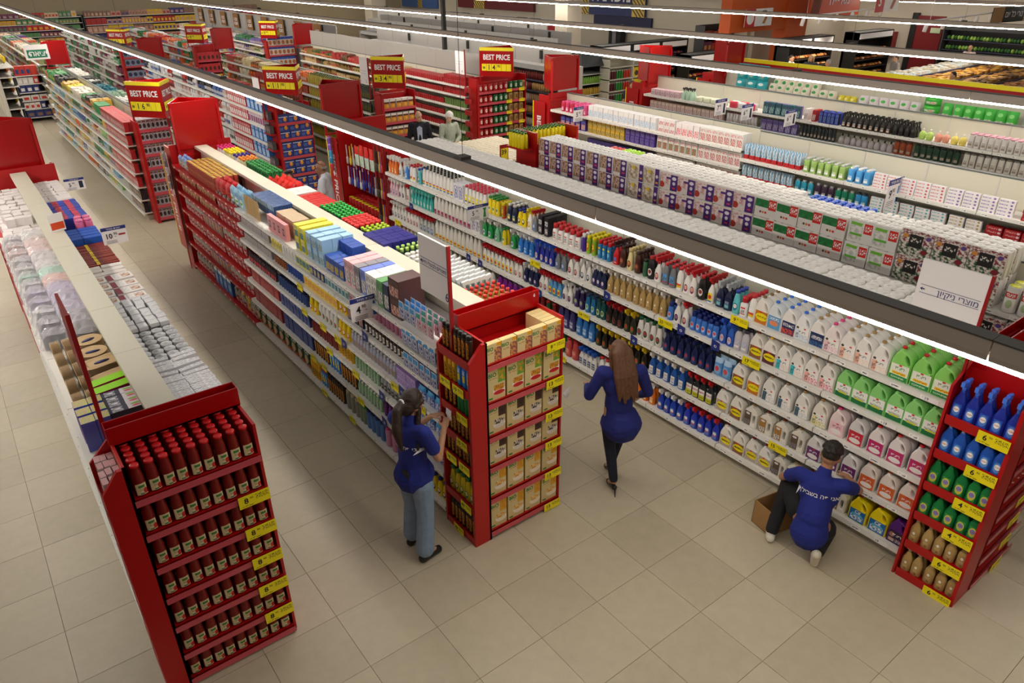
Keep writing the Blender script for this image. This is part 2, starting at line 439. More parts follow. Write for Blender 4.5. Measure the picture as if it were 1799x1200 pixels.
def near_endcap(label, xl, xd, xr, yf, yb, sidez, frontz, ftop, header):
    """side shelves face -x between xl and xd, front shelves face -y between xd and xr"""
    e = thing('end_display', label, 'shelving', ((xl + xr) / 2, yf, 0))
    ox = (xl + xr) / 2
    X = lambda x: x - ox
    Y = lambda y: y - yf
    P = lambda n, x0, y0, z0, x1, y1, z1, m=m_red: ob(n, boxmesh(n, X(x0), Y(y0), z0, X(x1), Y(y1), z1, m), parent=e)
    fp = MB().prism([(X(xl), 0), (X(xd) + .02, 0), (X(xd) + .02, ftop), (X(xd) - .03, ftop), (X(xl), ftop - .14)], 0, .03, 0)
    ob('front_panel', fp.build('front_panel', [m_red]), parent=e)
    ob('rear_panel', MB().prism([(X(xl), 0), (X(xd), 0), (X(xd), ftop), (X(xl), ftop - .14)], Y(yb) - .02, Y(yb), 0).build('rear_panel', [m_red]), parent=e)
    P('divider', xd, yf, 0, xd + .02, yb, ftop, perforated())
    P('side_panel', xr - .02, yf + .03, 0, xr, yb, ftop - .02)
    P('back_panel', xd + .02, yb - .02, 0, xr - .02, yb, ftop)
    P('plinth', xd + .02, yf + .05, 0, xr - .02, yb - .02, .06)
    for z in sidez:
        L = yb - yf - .06
        s = ob('side_shelf', shelfmesh(L, xd - xl - .005, True), (X(xl) + .002, Y((yf + yb) / 2), z), -PI / 2, parent=e)
        ob('front_lip', cached(('lip', round(L, 3)), lambda: MB().box(-L / 2, -.004, -.03, L / 2, 0, .035).build('front_lip', [m_red])), parent=s)
    for z in frontz:
        L = xr - xd - .03
        s = ob('front_shelf', shelfmesh(L, yb - yf - .05, True), (X((xd + xr) / 2), .02, z), 0, parent=e)
        ob('ticket_strip', cached(('strip', round(L, 3)), lambda: MB().prism([(-L / 2, -.042), (L / 2, -.042), (L / 2, .004), (-L / 2, .004)], -.03, -.024, 0).box(-L / 2, -.026, -.044, L / 2, 0, -.04, 1).build('ticket_strip', [m_strip, m_red])), parent=s)
        SHELF[(label, 'F', z)] = s
    if header:
        z0, z1 = header
        ob('header_trough', MB().box(X(xd), Y(yb) - .11, z0, X(xr), Y(yb) - .1, z1).box(X(xd), Y(yb) - .01, z0, X(xr), Y(yb), z1).box(X(xd), Y(yb) - .11, z0, X(xr), Y(yb), z0 + .01).box(X(xd) - .005, Y(yb) - .11, z0, X(xd), Y(yb), z1).box(X(xr), Y(yb) - .11, z0, X(xr) + .005, Y(yb), z1).build('header_trough', [m_redgloss]), parent=e)
    return e
SA = [.05, .33, .6, .88, 1.15, 1.42, 1.7]
FA = [.06, .32, .6, .88, 1.16, 1.45, 1.74]
LA = 'red end display full of tomato sauce bottles'
near_endcap(LA, -3.08, -2.94, -2.1, 1.26, 1.7, SA, FA, 2.0, (1.98, 2.12))
SB = [.05, .41, .84, 1.09, 1.36, 1.62, 1.9]
FB = [.08, .46, .81, 1.13, 1.47, 1.84]
LB = 'red end display of BIO cereal boxes beside the standing worker'
near_endcap(LB, -.44, -.28, .58, 1.14, 1.63, SB, FB, 2.06, (2.0, 2.17))
ob('bay_number', MB().text('6', .045, .46, 2.13, .378, 0, bold=.02).build('bay_number', [m_paper]), parent=bpy.data.objects['end_display.001'])
SCZ = [.05, .37, .68, .99, 1.31, 1.63]
FC = [.06, .33, .56, .79, 1.0, 1.25, 1.5, 1.75]
LC = 'red end display of trigger spray bottles beside the crouching worker'
near_endcap(LC, 2.27, 2.55, 3.4, -1.84, -1.33, SCZ, FC, 2.05, (1.98, 2.15))

def far_endcap(label, x0, x1, y, levels, depth=.35, wall='left', ztop=2.05, sign=1):
    """sign 1: shelves face -y; side panel drawn as a red fin on its left"""
    e = thing('end_display', label, 'shelving', ((x0 + x1) / 2, y, 0), 0 if sign > 0 else PI)
    w = x1 - x0
    fin = MB().prism([(0, 0), (.02, 0), (.02, ztop), (0, ztop)], -.02, depth, 0).box(-.0, -.03, 0, .06, 0, ztop - .02, 0)
    ob('side_panel', fin.build('side_panel', [m_red]), (-w / 2 - .05, 0, 0), parent=e)
    ob('side_panel', boxmesh('side_panel', w / 2, 0, 0, w / 2 + .02, depth, ztop, m_red), parent=e)
    ob('back_panel', boxmesh('back_panel', -w / 2, depth - .02, 0, w / 2, depth, ztop, m_red), parent=e)
    for z in levels:
        s = ob('front_shelf', shelfmesh(w, depth - .02, True), (0, 0, z), parent=e)
        ob('ticket_strip', cached(('strip', round(w, 3)), lambda: MB().prism([(-w / 2, -.05), (w / 2, -.05), (w / 2, .012), (-w / 2, .012)], -.035, -.028, 0).build('ticket_strip', [m_strip])), parent=s)
        SHELF[(label, 'F', z)] = s
    return e

# ---------------------------------------------------------------- signs
def price_box(x0, y0, z0, z1, whole, cents, label, s=1., d=1):
    """three sided hanging price box, its sharp edge toward the camera (d=1) or away (d=-1)"""
    t = thing('price_box', label, 'sign', (x0, y0, z0), group='red best price boxes' if whole else 'plain backs of red price boxes')
    H = z1 - z0
    A, B, C = (0, 0), (.47 * s, -.6 * s * d), (.78 * s, -.08 * s * d)
    if d < 0: A, B, C = (0, 0), (.32 * s, .6 * s), (.8 * s, .06 * s)
    order = (A, B, C) if d > 0 else (A, C, B)
    mb = MB()
    for i in range(3):
        p, q = order[i], order[(i + 1) % 3]
        n = Vector((q[1] - p[1], -(q[0] - p[0]))).normalized() * -.012
        mb.add([(p[0], p[1], 0), (q[0], q[1], 0), (q[0], q[1], H), (p[0], p[1], H), (p[0] + n.x, p[1] + n.y, 0), (q[0] + n.x, q[1] + n.y, 0), (q[0] + n.x, q[1] + n.y, H), (p[0] + n.x, p[1] + n.y, H)],
               [(0, 1, 2, 3), (7, 6, 5, 4), (3, 2, 6, 7), (1, 0, 4, 5), (0, 3, 7, 4), (2, 1, 5, 6)])
    ob('box_body', mb.build('box_body', [m_redgloss]), parent=t)
    pm = cached(('pole', round(z0, 2), round(H, 2)), lambda: boxmesh('pole', -.015, -.015, 2.0 - z0 if z0 > 2.1 else -.1, .015, .015, H * .9, m_red))
    ob('pole', pm, (.02, .02 * d, 0), parent=t); ob('pole', pm, (C[0] - .03, C[1] + .02 * d, 0), parent=t)
    ob('cross_bar', boxmesh('cross_bar', 0, -.012, (2.0 - z0 if z0 > 2.1 else -.1), .8 * s, .012, (2.03 - z0 if z0 > 2.1 else -.07), m_red), parent=t)
    if whole:
        for p, q in ((A, B), (B, C)):
            L = (Vector(q) - Vector(p)).length; a = math.atan2(q[1] - p[1], q[0] - p[0])
            T = Matrix.Translation((p[0], p[1], 0)) @ Matrix.Rotation(a, 4, 'Z')
            fs = MB()
            fs.box(0, -.008, H - .07 * s, L, -.002, H - .0, 0, T=T)
            ob('yellow_border', fs.build('yellow_border', [m_yellow]), parent=t)
            k = min(1, L / .76)
            ob('lettering', MB().text('BEST PRICE', .15 * s, L / 2, H * .66, -.006, 0, bold=.025, sx=.82 * k, T=T).build('lettering', [m_paper]), parent=t)
            for j in range(6 if k > .9 else 4):
                w = L * .88 / (6 if k > .9 else 4); xx = L * .06 + j * w
                cm = MB().box(xx + .004, -.02, H * .2, xx + w - .004, -.012, H * .44, 0, T=T)
                ch = '₪' if j == 0 else (whole[j - 1] if j - 1 < len(whole) else (cents if j - 1 == len(whole) else ''))
                if ch: cm.text(ch, (.15 if len(ch) == 1 and j else .08) * s, xx + w / 2, H * (.31 if len(ch) == 1 else .36), -.022, 1, bold=.02, sx=.9, T=T)
                ob('digit_card', cm.build('digit_card', [m_yellow, m_black]), parent=t)
    return t
price_box(-.27, 12.95, 2.14, 2.8, '16', '90', 'large red BEST PRICE box reading 16 at the near end of its run')
price_box(2.42, 12.95, 2.3, 2.86, '11', '90', 'red BEST PRICE box reading 11 behind the nearest light line')
price_box(4.95, 12.95, 2.18, 2.87, '34', '90', 'red BEST PRICE box reading 34 above the orange cartons', 1.05)
price_box(8.0, 12.95, 2.18, 2.87, '14', '90', 'red BEST PRICE box reading 14 above the red and green cans', 1.15)
price_box(2.22, 27.6, 2.2, 2.76, '16', '2', 'distant red BEST PRICE box reading 16, farthest toward the corner', .95)
price_box(4.88, 27.6, 2.15, 2.8, '9', '90', 'distant red BEST PRICE box reading 9 above the red coffee packs', .95)
price_box(7.7, 27.6, 2.15, 2.78, '9', '90', 'distant red BEST PRICE box reading 9 beside the brown hanging cards', .95)
for x, y, z0, z1, s, l in [(-.31, 9.75, 2.06, 2.8, 1., 'plain red price box back at the far end of the pet shelving'), (-2.98, 9.75, 2.04, 2.8, 1., 'plain red price box back cut by the frame edge'),
                           (2.2, 9.6, 2.2, 2.87, 1.03, 'plain red price box back partly hidden by the nearest light line'), (7.7, 9.8, 2.2, 2.9, 1.1, 'plain red price box back above the pink hygiene packs'),
                           (10.8, 9.8, 2.1, 2.9, 1.1, 'plain red price box back crossed by a light line'), (13.75, 9.8, 2.1, 2.85, 1.1, 'plain red price box back by the nappy shelving'),
                           (-.2, 24.6, 2.03, 2.7, .85, 'plain red price box back behind the green exit sign'), (2.5, 24.6, 2.0, 2.62, 1., 'plain red price box back right under the second light line'),
                           (4.9, 24.6, 2.14, 2.8, .95, 'plain glossy red price box back before the brown hanging cards'), (7.85, 24.6, 2.1, 2.8, 1., 'plain red price box back beside the grey panels')]:
    price_box(x, y, z0, z1, None, None, l, s, -1)

def flat_sign(name, label, loc, rz, w, h, draw, mats, post=None, t=.02, frame=None):
    """board facing local -y, lower left corner at loc"""
    e = thing(name, label, 'sign', loc, rz)
    ob('board', boxmesh('board', 0, 0, 0, w, t, h, mats[0]), parent=e)
    mb = MB(); draw(mb)
    ob('print', mb.build('print', mats[1:]), parent=e)
    if frame: ob('edge_frame', boxmesh('edge_frame', frame[0], -.004, frame[2], frame[1], t + .004, frame[3], m_darkred), parent=e)
    return e
m_ink = FM('#2a3570', .6)
def draw6(mb):
    mb.box(.02, -.003, .3, .43, -.001, .303); mb.box(.02, -.003, .235, .43, -.001, .238)
    mb.text('מוצרים לבעלי חיים', .05, .42, .268, -.003, 0, 'RIGHT', .003)
    mb.prism([(.02, .268), (.045, .283), (.04, .271), (.06, .271), (.06, .265), (.04, .265), (.045, .253)], -.003, -.001)
    mb.text('6', .11, .41, .055, -.003, 0, 'CENTER', .003)
flat_sign('aisle_sign', 'white aisle sign numbered 6 on a red post above the cereal display', (-.41, 1.87, 2.33), -PI / 2, .44, .49, draw6, [m_paper, m_ink], frame=(.43, .45, -.45, .5))
def drawC(mb):
    mb.box(.03, -.003, .2, .46, -.001, .203); mb.box(.03, -.003, .135, .46, -.001, .138)
    mb.text('מוצרי ניקיון', .065, .455, .168, -.003, 0, 'RIGHT', .003)
    mb.prism([(.03, .168), (.05, .183), (.045, .172), (.065, .172), (.065, .164), (.045, .164), (.05, .153)], -.003, -.001)
flat_sign('aisle_sign', 'white aisle sign with an arrow above the end of the cleaning shelves', (2.4, -.85, 2.35), -PI / 2, .49, .4, drawC, [m_paper, m_ink], frame=(.48, .5, -.45, .41))
flat_sign('aisle_sign', 'red sign post seen edge on above the jar display', (-2.94, 2.32, 2.33), -PI / 2, .44, .49, lambda mb: mb.box(.02, -.003, .3, .43, -.001, .303), [m_darkred, m_ink], frame=(.43, .46, -.45, .5))
def drawN(n):
    def f(mb):
        mb.box(.02, -.003, .3, .33, -.001, .303); mb.box(.02, -.003, .24, .33, -.001, .243); mb.text(n, .1, .3, .07, -.003)
    return f
flat_sign('aisle_sign', 'white aisle sign at the end of the oil shelving', (4.95, 13.55, 2.22), -PI / 2, .42, .6, drawN('5'), [m_paper, m_ink], frame=(.41, .43, -.3, .6))
flat_sign('aisle_sign', 'white aisle sign before the grey panels', (7.75, 13.7, 2.2), -PI / 2, .42, .55, drawN('4'), [m_paper, m_ink], frame=(.41, .43, -.3, .6))
flat_sign('aisle_sign', 'white aisle sign beside the BEST PRICE 11 box', (2.35, 13.5, 2.05), -PI / 2, .42, .55, drawN('5'), [m_paper, m_ink], frame=(.41, .43, -.3, .6))

def shelf_flag(label, loc, w, h, whole, cents, prod):
    def draw(mb):
        mb.box(0, -.003, h * .8, w, -.001, h, 1)
        mb.text('איכות ומחיר', h * .15, w / 2, h * .89, -.0045, 2, bold=.005)
        mb.text(whole, h * .42, w * .26, h * .46, -.003, 0, bold=.02, sx=.9)
        mb.text(cents, h * .2, w * (.26 + .1 * len(whole) + .08), h * .58, -.003, 0, bold=.01)
        mb.text('₪', h * .1, w * .52, h * .42, -.003, 0)
        for k in range(3): mb.box(w * .12, -.003, h * (.2 - k * .07), w * .55, -.002, h * (.215 - k * .07), 0)
        prod(mb, w * .8, h)
    return flat_sign('shelf_sign', label, loc, 0, w, h, draw, [m_paper, m_black, m_navy, m_paper, FM('#2a6fb8', .4), FM('#1d2a3c', .4), FM('#2f8a3a', .4), FM('#a32c20', .5)], t=.004)
shelf_flag('white and blue shelf sign reading 4.90 over the boxed light bulbs', (-.66, 2.8, 1.72), .31, .24, '4', '90', lambda mb, x, h: mb.prism([(x - .02, h * .1), (x + .02, h * .1), (x + .02, h * .5), (x + .008, h * .62), (x + .004, h * .72), (x - .012, h * .72), (x - .016, h * .58), (x - .02, h * .5)], -.004, -.002, 3))
shelf_flag('white and blue shelf sign reading 5.90 over the green sprays', (1.97, 4.7, 1.69), .34, .2, '5', '90', lambda mb, x, h: mb.prism([(x - .02, h * .08), (x + .025, h * .08), (x + .015, h * .5), (x + .03, h * .72), (x - .03, h * .7), (x - .01, h * .55)], -.004, -.002, 5))
shelf_flag('white and blue shelf sign reading 5.90 by the red and white boxes', (-2.09, 9.0, 1.87), .26, .17, '5', '90', lambda mb, x, h: mb.prism([(x - .025, h * .15), (x + .025, h * .15), (x + .025, h * .72), (x - .025, h * .72)], -.004, -.002, 4))
shelf_flag('white and blue shelf sign reading 10.90 by the red candle packs', (-2.15, 6.0, 1.92), .26, .2, '10', '90', lambda mb, x, h: mb.prism([(x - .035, h * .45), (x + .035, h * .45), (x + .035, h * .55), (x - .035, h * .55)], -.004, -.002, 6))
shelf_flag('small shelf sign reading 5 beside the pink hygiene packs', (7.45, 8.75, 1.72), .4, .3, '5', '90', lambda mb, x, h: mb.prism([(x - .05, h * .1), (x + .05, h * .1), (x + .05, h * .7), (x - .05, h * .7)], -.004, -.002, 6))
shelf_flag('small shelf sign reading 7 in the cosmetics run', (10.3, 7.3, 1.72), .4, .34, '7', '90', lambda mb, x, h: mb.prism([(x - .03, h * .1), (x + .03, h * .1), (x + .03, h * .7), (x - .03, h * .7)], -.004, -.002, 4))
shelf_flag('small shelf sign by the row of lotion tubes', (10.3, 6.6, 1.72), .4, .32, '6', '90', lambda mb, x, h: mb.prism([(x - .03, h * .1), (x + .03, h * .1), (x + .03, h * .7), (x - .03, h * .7)], -.004, -.002, 4))
shelf_flag('small shelf sign reading 6 beside the pump bottles', (10.3, 5.55, 1.75), .4, .32, '6', '90', lambda mb, x, h: mb.prism([(x - .03, h * .1), (x + .03, h * .1), (x + .03, h * .7), (x - .03, h * .7)], -.004, -.002, 4))
shelf_flag('shelf sign reading 17 beside the green nappy packs', (13.0, 2.1, 1.72), .42, .45, '17', '90', lambda mb, x, h: mb.prism([(x - .04, h * .1), (x + .04, h * .1), (x + .04, h * .6), (x - .04, h * .6)], -.004, -.002, 3))
shelf_flag('shelf sign with a blue header beside the mouthwash', (7.4, 1.85, 1.5), .42, .42, '9', '90', lambda mb, x, h: mb.prism([(x - .03, h * .1), (x + .03, h * .1), (x + .03, h * .7), (x - .03, h * .7)], -.004, -.002, 3))
def drawX(mb):
    mb.box(.06, -.003, .05, .58, -.001, .28, 0)
    mb.prism([(.09, .165), (.14, .25), (.14, .08)], -.005, -.004, 1)
    mb.text('יציאה', .2, .36, .165, -.005, 1, bold=.02)
flat_sign('exit_sign', 'white sign with a green exit panel and arrow', (-.7, 24.45, 2.22), 0, .64, .42, drawX, [m_paper, FM('#0e7a5c', .5), m_paper])
flat_sign('floor_price_sign', 'small red and yellow sign reading 39 over the paper bale', (5.36, 8.55, 1.22), 0, .2, .34, lambda mb: mb.box(.015, -.003, .02, .185, -.001, .27, 0).text('39', .13, .09, .19, -.004, 1, bold=.02), [m_darkred, m_yellow, m_black], frame=(.09, .11, -.2, .01))
# ---------------------------------------------------------------- product shapes (front faces local -y)
class Prod:
    def __init__(s, name, cat, desc, parts, w, d, h): s.name, s.cat, s.desc, s.parts, s.w, s.d, s.h = name, cat, desc, parts, w, d, h
NPUT = [0]
def put(p, loc, rz, label, group, parts=True, tint=None):
    n, me, c = p.parts[0]
    o = ob(p.name, me, loc, rz, color=tint or c)
    tag(o, label, p.cat, group)
    if parts:
        for n, me, c in p.parts[1:]: ob(n, me, parent=o, color=c)
    NPUT[0] += 1
    return o
def cap12(t, n=16): return ' '.join(t.split()[:n])
def fill(side, f, s0, s1, z, p, where, rows=1, stack=1, gap=.006, back=.03, jit=.004, parts=None, tint=None, rowgap=.004, n=None, skip=0., offs=0., hidden=True):
    """run of product p on a shelf: side/f give the face, s0..s1 the stretch along it, where ends the label"""
    rz, pos = FACE[side]
    L = abs(s1 - s0); n = n or max(1, int(L / (p.w + gap) + .02)); pitch = L / n; sg = 1 if s1 > s0 else -1
    base = p.desc + ' ' + where
    grp = cap12(base)
    nb = len(base.split())
    for k in range(n):
        kk = k if (sg < 0) == (side == 'L') or side == 'F' else n - 1 - k
        for r in range(rows):
            if skip and r == 0 and R.random() < skip: continue
            for q in range(stack):
                s = s0 + sg * pitch * (k + .5) + R.uniform(-jit, jit)
                d = back + p.d / 2 + r * (p.d + rowgap) + R.uniform(0, jit)
                x, y = pos(f, s, d)
                e = '' if r == 0 else ', back row' if rows == 2 else ', row ' + NUM[min(r, 8)]
                if stack > 1: e += ', ' + ('bottom layer' if q == 0 else 'layer ' + NUM[min(q, 8)])
                if n > 1 and n <= len(ORD): e += ', ' + ORD[kk] + ' from left'
                lab = base + e if nb + len(e.replace(',', '').split()) <= 16 else grp
                put(p, (x, y, z + .0012 + q * (p.h + .0006)), rz + R.uniform(-jit, jit) * 8 + offs, lab, grp, parts=(r == 0 or p.h > .2) if parts is None else parts, tint=tint[(k * 7 + r) % len(tint)] if tint else None)
ORD = 'first second third fourth fifth sixth seventh eighth ninth tenth eleventh twelfth thirteenth fourteenth fifteenth sixteenth seventeenth eighteenth nineteenth twentieth twenty-first twenty-second twenty-third twenty-fourth'.split()
NUM = 'one two three four five six seven eight nine'.split()

def lab_mesh(key, w, z0, z1, y, prt, bulge=0., text=None, tcol='#1c2a5a', ts=.03, tz=.5, cx=0., bold=.015):
    def f():
        mb = MB().label(w, z0, z1, y, 0, bulge, 4 if bulge else 1, cx)
        ms = [prt]
        if text: mb.text(text, ts, cx, z0 + (z1 - z0) * tz, y - .0012, 1, bold=bold); ms.append(FM(tcol, .5))
        return mb.build('label', ms)
    return cached(('lab', key), f)
def jug_body(w, h, d):
    def f():
        W, H = w / 2, h
        out = [(-W * .92, 0), (W * .92, 0), (W, .02 * H), (W, .56 * H), (W * .96, .66 * H), (W * .8, .77 * H), (W * .5, .86 * H), (W * .1, .905 * H), (-W * .12, .915 * H), (-W * .12, .945 * H), (-W * .48, .945 * H), (-W * .48, .9 * H), (-W * .72, .8 * H), (-W * .92, .66 * H), (-W, .54 * H), (-W, .02 * H)]
        hole = []
        for k in range(10):
            a = 2 * PI * k / 10; u, v = math.cos(a) * .13 * W * 1.5, math.sin(a) * .145 * H
            t = .42; hole.append((W * .5 + u * math.cos(t) - v * math.sin(t) * .9, .665 * H + u * math.sin(t) + v * math.cos(t)))
        bm = bmesh.new()
        def ring(pts):
            vs = [bm.verts.new((x, -d / 2, z)) for x, z in pts]
            return [bm.edges.new((vs[i], vs[(i + 1) % len(vs)])) for i in range(len(vs))]
        ed = ring(out) + ring(hole)
        bmesh.ops.triangle_fill(bm, edges=ed, use_beauty=True)
        bmesh.ops.recalc_face_normals(bm, faces=bm.faces)
        g = bmesh.ops.extrude_face_region(bm, geom=list(bm.faces))
        bmesh.ops.translate(bm, verts=[e for e in g['geom'] if isinstance(e, bmesh.types.BMVert)], vec=(0, d, 0))
        bmesh.ops.recalc_face_normals(bm, faces=bm.faces)
        es = [e for e in bm.edges if len(e.link_faces) == 2 and abs(e.verts[0].co.y - e.verts[1].co.y) < 1e-5 and e.calc_face_angle(0) > .8]
        bmesh.ops.bevel(bm, geom=es, offset=.012, segments=2, affect='EDGES', profile=.6)
        me = bpy.data.meshes.new('jug'); bm.to_mesh(me); bm.free()
        me.materials.append(OM('plastic'))
        for p in me.polygons: p.use_smooth = abs(p.normal.y) < .97
        return me
    return cached(('jug', w, h, d), f)
def cyl(key, prof, n=10, mat='plastic', sx=1., sy=1., cx=0., cy=0., cz=0., p=2., name='cap'):
    return cached(('cyl', key), lambda: MB().lathe(prof, n, sx, sy, cx, cy, cz, 0, p).build(name, [OM(mat)]))
def jug(name, desc, body, capc, prt, text=None, tcol='#20306a', w=.15, d=.1, h=.27, ts=.036, tz=.6, lw=.86, z=(.03, .5), cat='jug', bold=.02):
    parts = [(name, jug_body(w, h, d), hx(body)), ('cap', cyl(('jc', w, h), [(.019, h * .94), (.019, h * .995), (.016, h * 1.01), (0, h * 1.01)], 10, cx=-w * .15), hx(capc)),
             ('label', lab_mesh((name, desc), w * lw, h * z[0], h * z[1], -d / 2 - .0012, prt, 0, text, tcol, ts, tz, bold=bold), None)]
    return Prod(name, cat, desc, parts, w, d, h)
def flatjug(name, desc, body, capc, prt, w=.15, d=.09, h=.26):
    def f():
        W = w / 2
        bm_ = MB()
        out = [(-W, 0), (W, 0), (W, .62 * h), (W * .75, .76 * h), (W * .2, .86 * h), (W * .2, .92 * h), (-W * .2, .92 * h), (-W * .2, .86 * h), (-W * .75, .76 * h), (-W, .62 * h)]
        bm = bmesh.new()
        def ring(pts):
            vs = [bm.verts.new((x, -d / 2, z)) for x, z in pts]
            return [bm.edges.new((vs[i], vs[(i + 1) % len(vs)])) for i in range(len(vs))]
        ed = ring(out) + ring([(W * .3, .2 * h), (W * .7, .2 * h), (W * .7, .55 * h), (W * .3, .55 * h)])
        bmesh.ops.triangle_fill(bm, edges=ed, use_beauty=True)
        bmesh.ops.recalc_face_normals(bm, faces=bm.faces)
        g = bmesh.ops.extrude_face_region(bm, geom=list(bm.faces))
        bmesh.ops.translate(bm, verts=[e for e in g['geom'] if isinstance(e, bmesh.types.BMVert)], vec=(0, d, 0))
        bmesh.ops.recalc_face_normals(bm, faces=bm.faces)
        es = [e for e in bm.edges if len(e.link_faces) == 2 and e.calc_face_angle(0) > .8]
        bmesh.ops.bevel(bm, geom=es, offset=.008, segments=2, affect='EDGES')
        me = bpy.data.meshes.new('jug'); bm.to_mesh(me); bm.free(); me.materials.append(OM('plastic'))
        return me
    parts = [(name, cached(('fj', w, h, d), f), hx(body)), ('cap', cyl(('fc', w), [(.02, h * .92), (.02, h), (0, h)], 10), hx(capc)),
             ('label', lab_mesh((name, desc), w * .5, h * .06, h * .66, -d / 2 - .0012, prt, cx=-w * .2), None)]
    return Prod(name, 'jug', desc, parts, w, d, h)
def trigger_mesh(h, key, lean=0):
    def f():
        mb = MB()
        mb.lathe([(.014, h * .74), (.015, h * .82), (.012, h * .84), (.011, h * .9)], 8)
        mb.prism([(-.013, 0), (.013, 0), (.013, 1), (-.013, 1)], 0, 1, 0, T=Matrix(((1, 0, 0, 0), (0, .074, 0, -.05), (0, -.012, .04, h * .9), (0, 0, 0, 1))))
        mb.prism([(-.0085, h * .955), (.0085, h * .955), (.006, h), (-.006, h)], -.03, .028, 0)
        mb.tube([(0, -.022, h * .915), (0, -.036, h * .87), (0, -.028, h * .82)], .0055, 5)
        return mb.build('trigger', [OM('plastic')])
    return cached(('trig', round(h, 3)), f)
def spray(name, desc, body, trig, prt=None, w=.085, d=.055, h=.27, shape='round', text=None, tcol='#ffffff', ts=.02, label=(.06, .42), lw=.62, tz=.6):
    prof = {'round': [(.46, 0), (.5, .02), (.5, .38), (.46, .48), (.3, .6), (.19, .7), (.17, .76)], 'taper': [(.46, 0), (.5, .02), (.5, .3), (.4, .5), (.26, .68), (.17, .76)],
            'waist': [(.46, 0), (.5, .02), (.5, .3), (.42, .42), (.36, .52), (.4, .6), (.2, .7), (.17, .76)]}[shape]
    bm = cyl(('spray', shape, w, d, h), [(r * w, z * h) for r, z in prof], 12, sx=1, sy=d / w, p=2.6, name='spray_bottle')
    parts = [(name, bm, hx(body)), ('trigger', trigger_mesh(h, shape), hx(trig))]
    if prt: parts.append(('label', lab_mesh((name, desc), w * lw, h * label[0], h * label[1], -d / 2 - .0015, prt, d * .045, text, tcol, ts, tz), None))
    return Prod(name, 'spray bottle', desc, parts, w, max(d, .06), h)
def bottle(name, desc, body, capc, prt=None, w=.07, d=None, h=.25, prof=None, capr=.3, caph=.1, p=2.2, lab=(.12, .5), lw=.7, mat='plastic', cat='bottle', n=10, text=None, tcol='#ffffff', ts=.02):
    d = d or w
    prof = prof or [(.46, 0), (.5, .015), (.5, .6), (.42, .74), (.22, .86), (.2, .9)]
    bm = cyl(('bot', tuple(prof), w, d, h, mat, n), [(r * w, z * h) for r, z in prof], n, mat, 1, d / w, p=p, name='bottle')
    zc = prof[-1][1] * h
    parts = [(name, bm, hx(body)), ('cap', cyl(('bc', w, capr, caph, zc, h), [(capr * w, zc - .004), (capr * w, zc + caph * h - .003), (capr * w * .85, zc + caph * h), (0, zc + caph * h)], n, sx=1), hx(capc))]
    if prt: parts.append(('label', lab_mesh((name, desc), w * lw, h * lab[0], h * lab[1], -d / 2 - .0015, prt, d * .1, text, tcol, ts), None))
    return Prod(name, cat, desc, parts, w, d, zc + caph * h)
DUCK = [(.4, 0), (.46, .02), (.5, .25), (.48, .5), (.4, .7), (.27, .86), (.16, .95)]
SHAMP = [(.44, 0), (.5, .02), (.5, .8), (.44, .86), (.3, .88)]
OVAL = [(.42, 0), (.48, .03), (.5, .3), (.42, .6), (.3, .8), (.2, .88)]
def can(name, desc, body, capc, prt=None, w=.055, h=.22, caph=.2, cat='spray can'):
    z = h * (1 - caph)
    parts = [(name, cyl(('can', w, h, caph), [(.47 * w, 0), (.5 * w, .006), (.5 * w, z - .008), (.46 * w, z)], 10, name='can'), hx(body)),
             ('cap', cyl(('canc', w, h, caph), [(.46 * w, z), (.46 * w, h - .006), (.4 * w, h), (0, h)], 10), hx(capc))]
    if prt: parts.append(('label', lab_mesh((name, desc), w * .7, h * .12, z * .92, -w / 2 - .001, prt, w * .125), None))
    return Prod(name, cat, desc, parts, w, w, h)
def tin(name, desc, prt_or_col, lid='#b9bcc0', w=.075, h=.11, cat='tin', prt=None):
    parts = [(name, cached(('tin', w, h), lambda: MB().lathe([(.48 * w, 0), (.5 * w, .004), (.5 * w, h - .004), (.48 * w, h)], 10).build('tin', [OM('plastic')])), hx(prt_or_col)),
             ('lid', cyl(('tinl', w, h), [(.46 * w, h), (.46 * w, h + .003), (0, h + .002)], 10, 'film'), hx(lid))]
    if prt: parts.append(('label', lab_mesh((name, desc), w * .74, h * .1, h * .9, -w / 2 - .001, prt, w * .14), None))
    return Prod(name, cat, desc, parts, w, w, h + .003)
def carton(name, desc, w, d, h, body, prt=None, cat='box', top=None, mat='card', text=None, tcol='#1d7a34', ts=.03, tx=0., tz=.8, bold=.02):
    def f():
        ms = [OM(mat)]; fi = ti = None
        if prt: ms.append(prt); fi = 1
        if top: ms.append(top); ti = len(ms) - 1
        mb = MB().box(-w / 2, -d / 2, 0, w / 2, d / 2, h, 0, front=fi, top=ti)
        if text: ms.append(FM(tcol, .5)); mb.text(text, ts, tx * w, tz * h, -d / 2 - .001, len(ms) - 1, bold=bold)
        return mb.build(name, ms)
    return Prod(name, cat, desc, [(name, cached(('carton', name, desc, w, d, h), f), hx(body))], w, d, h)
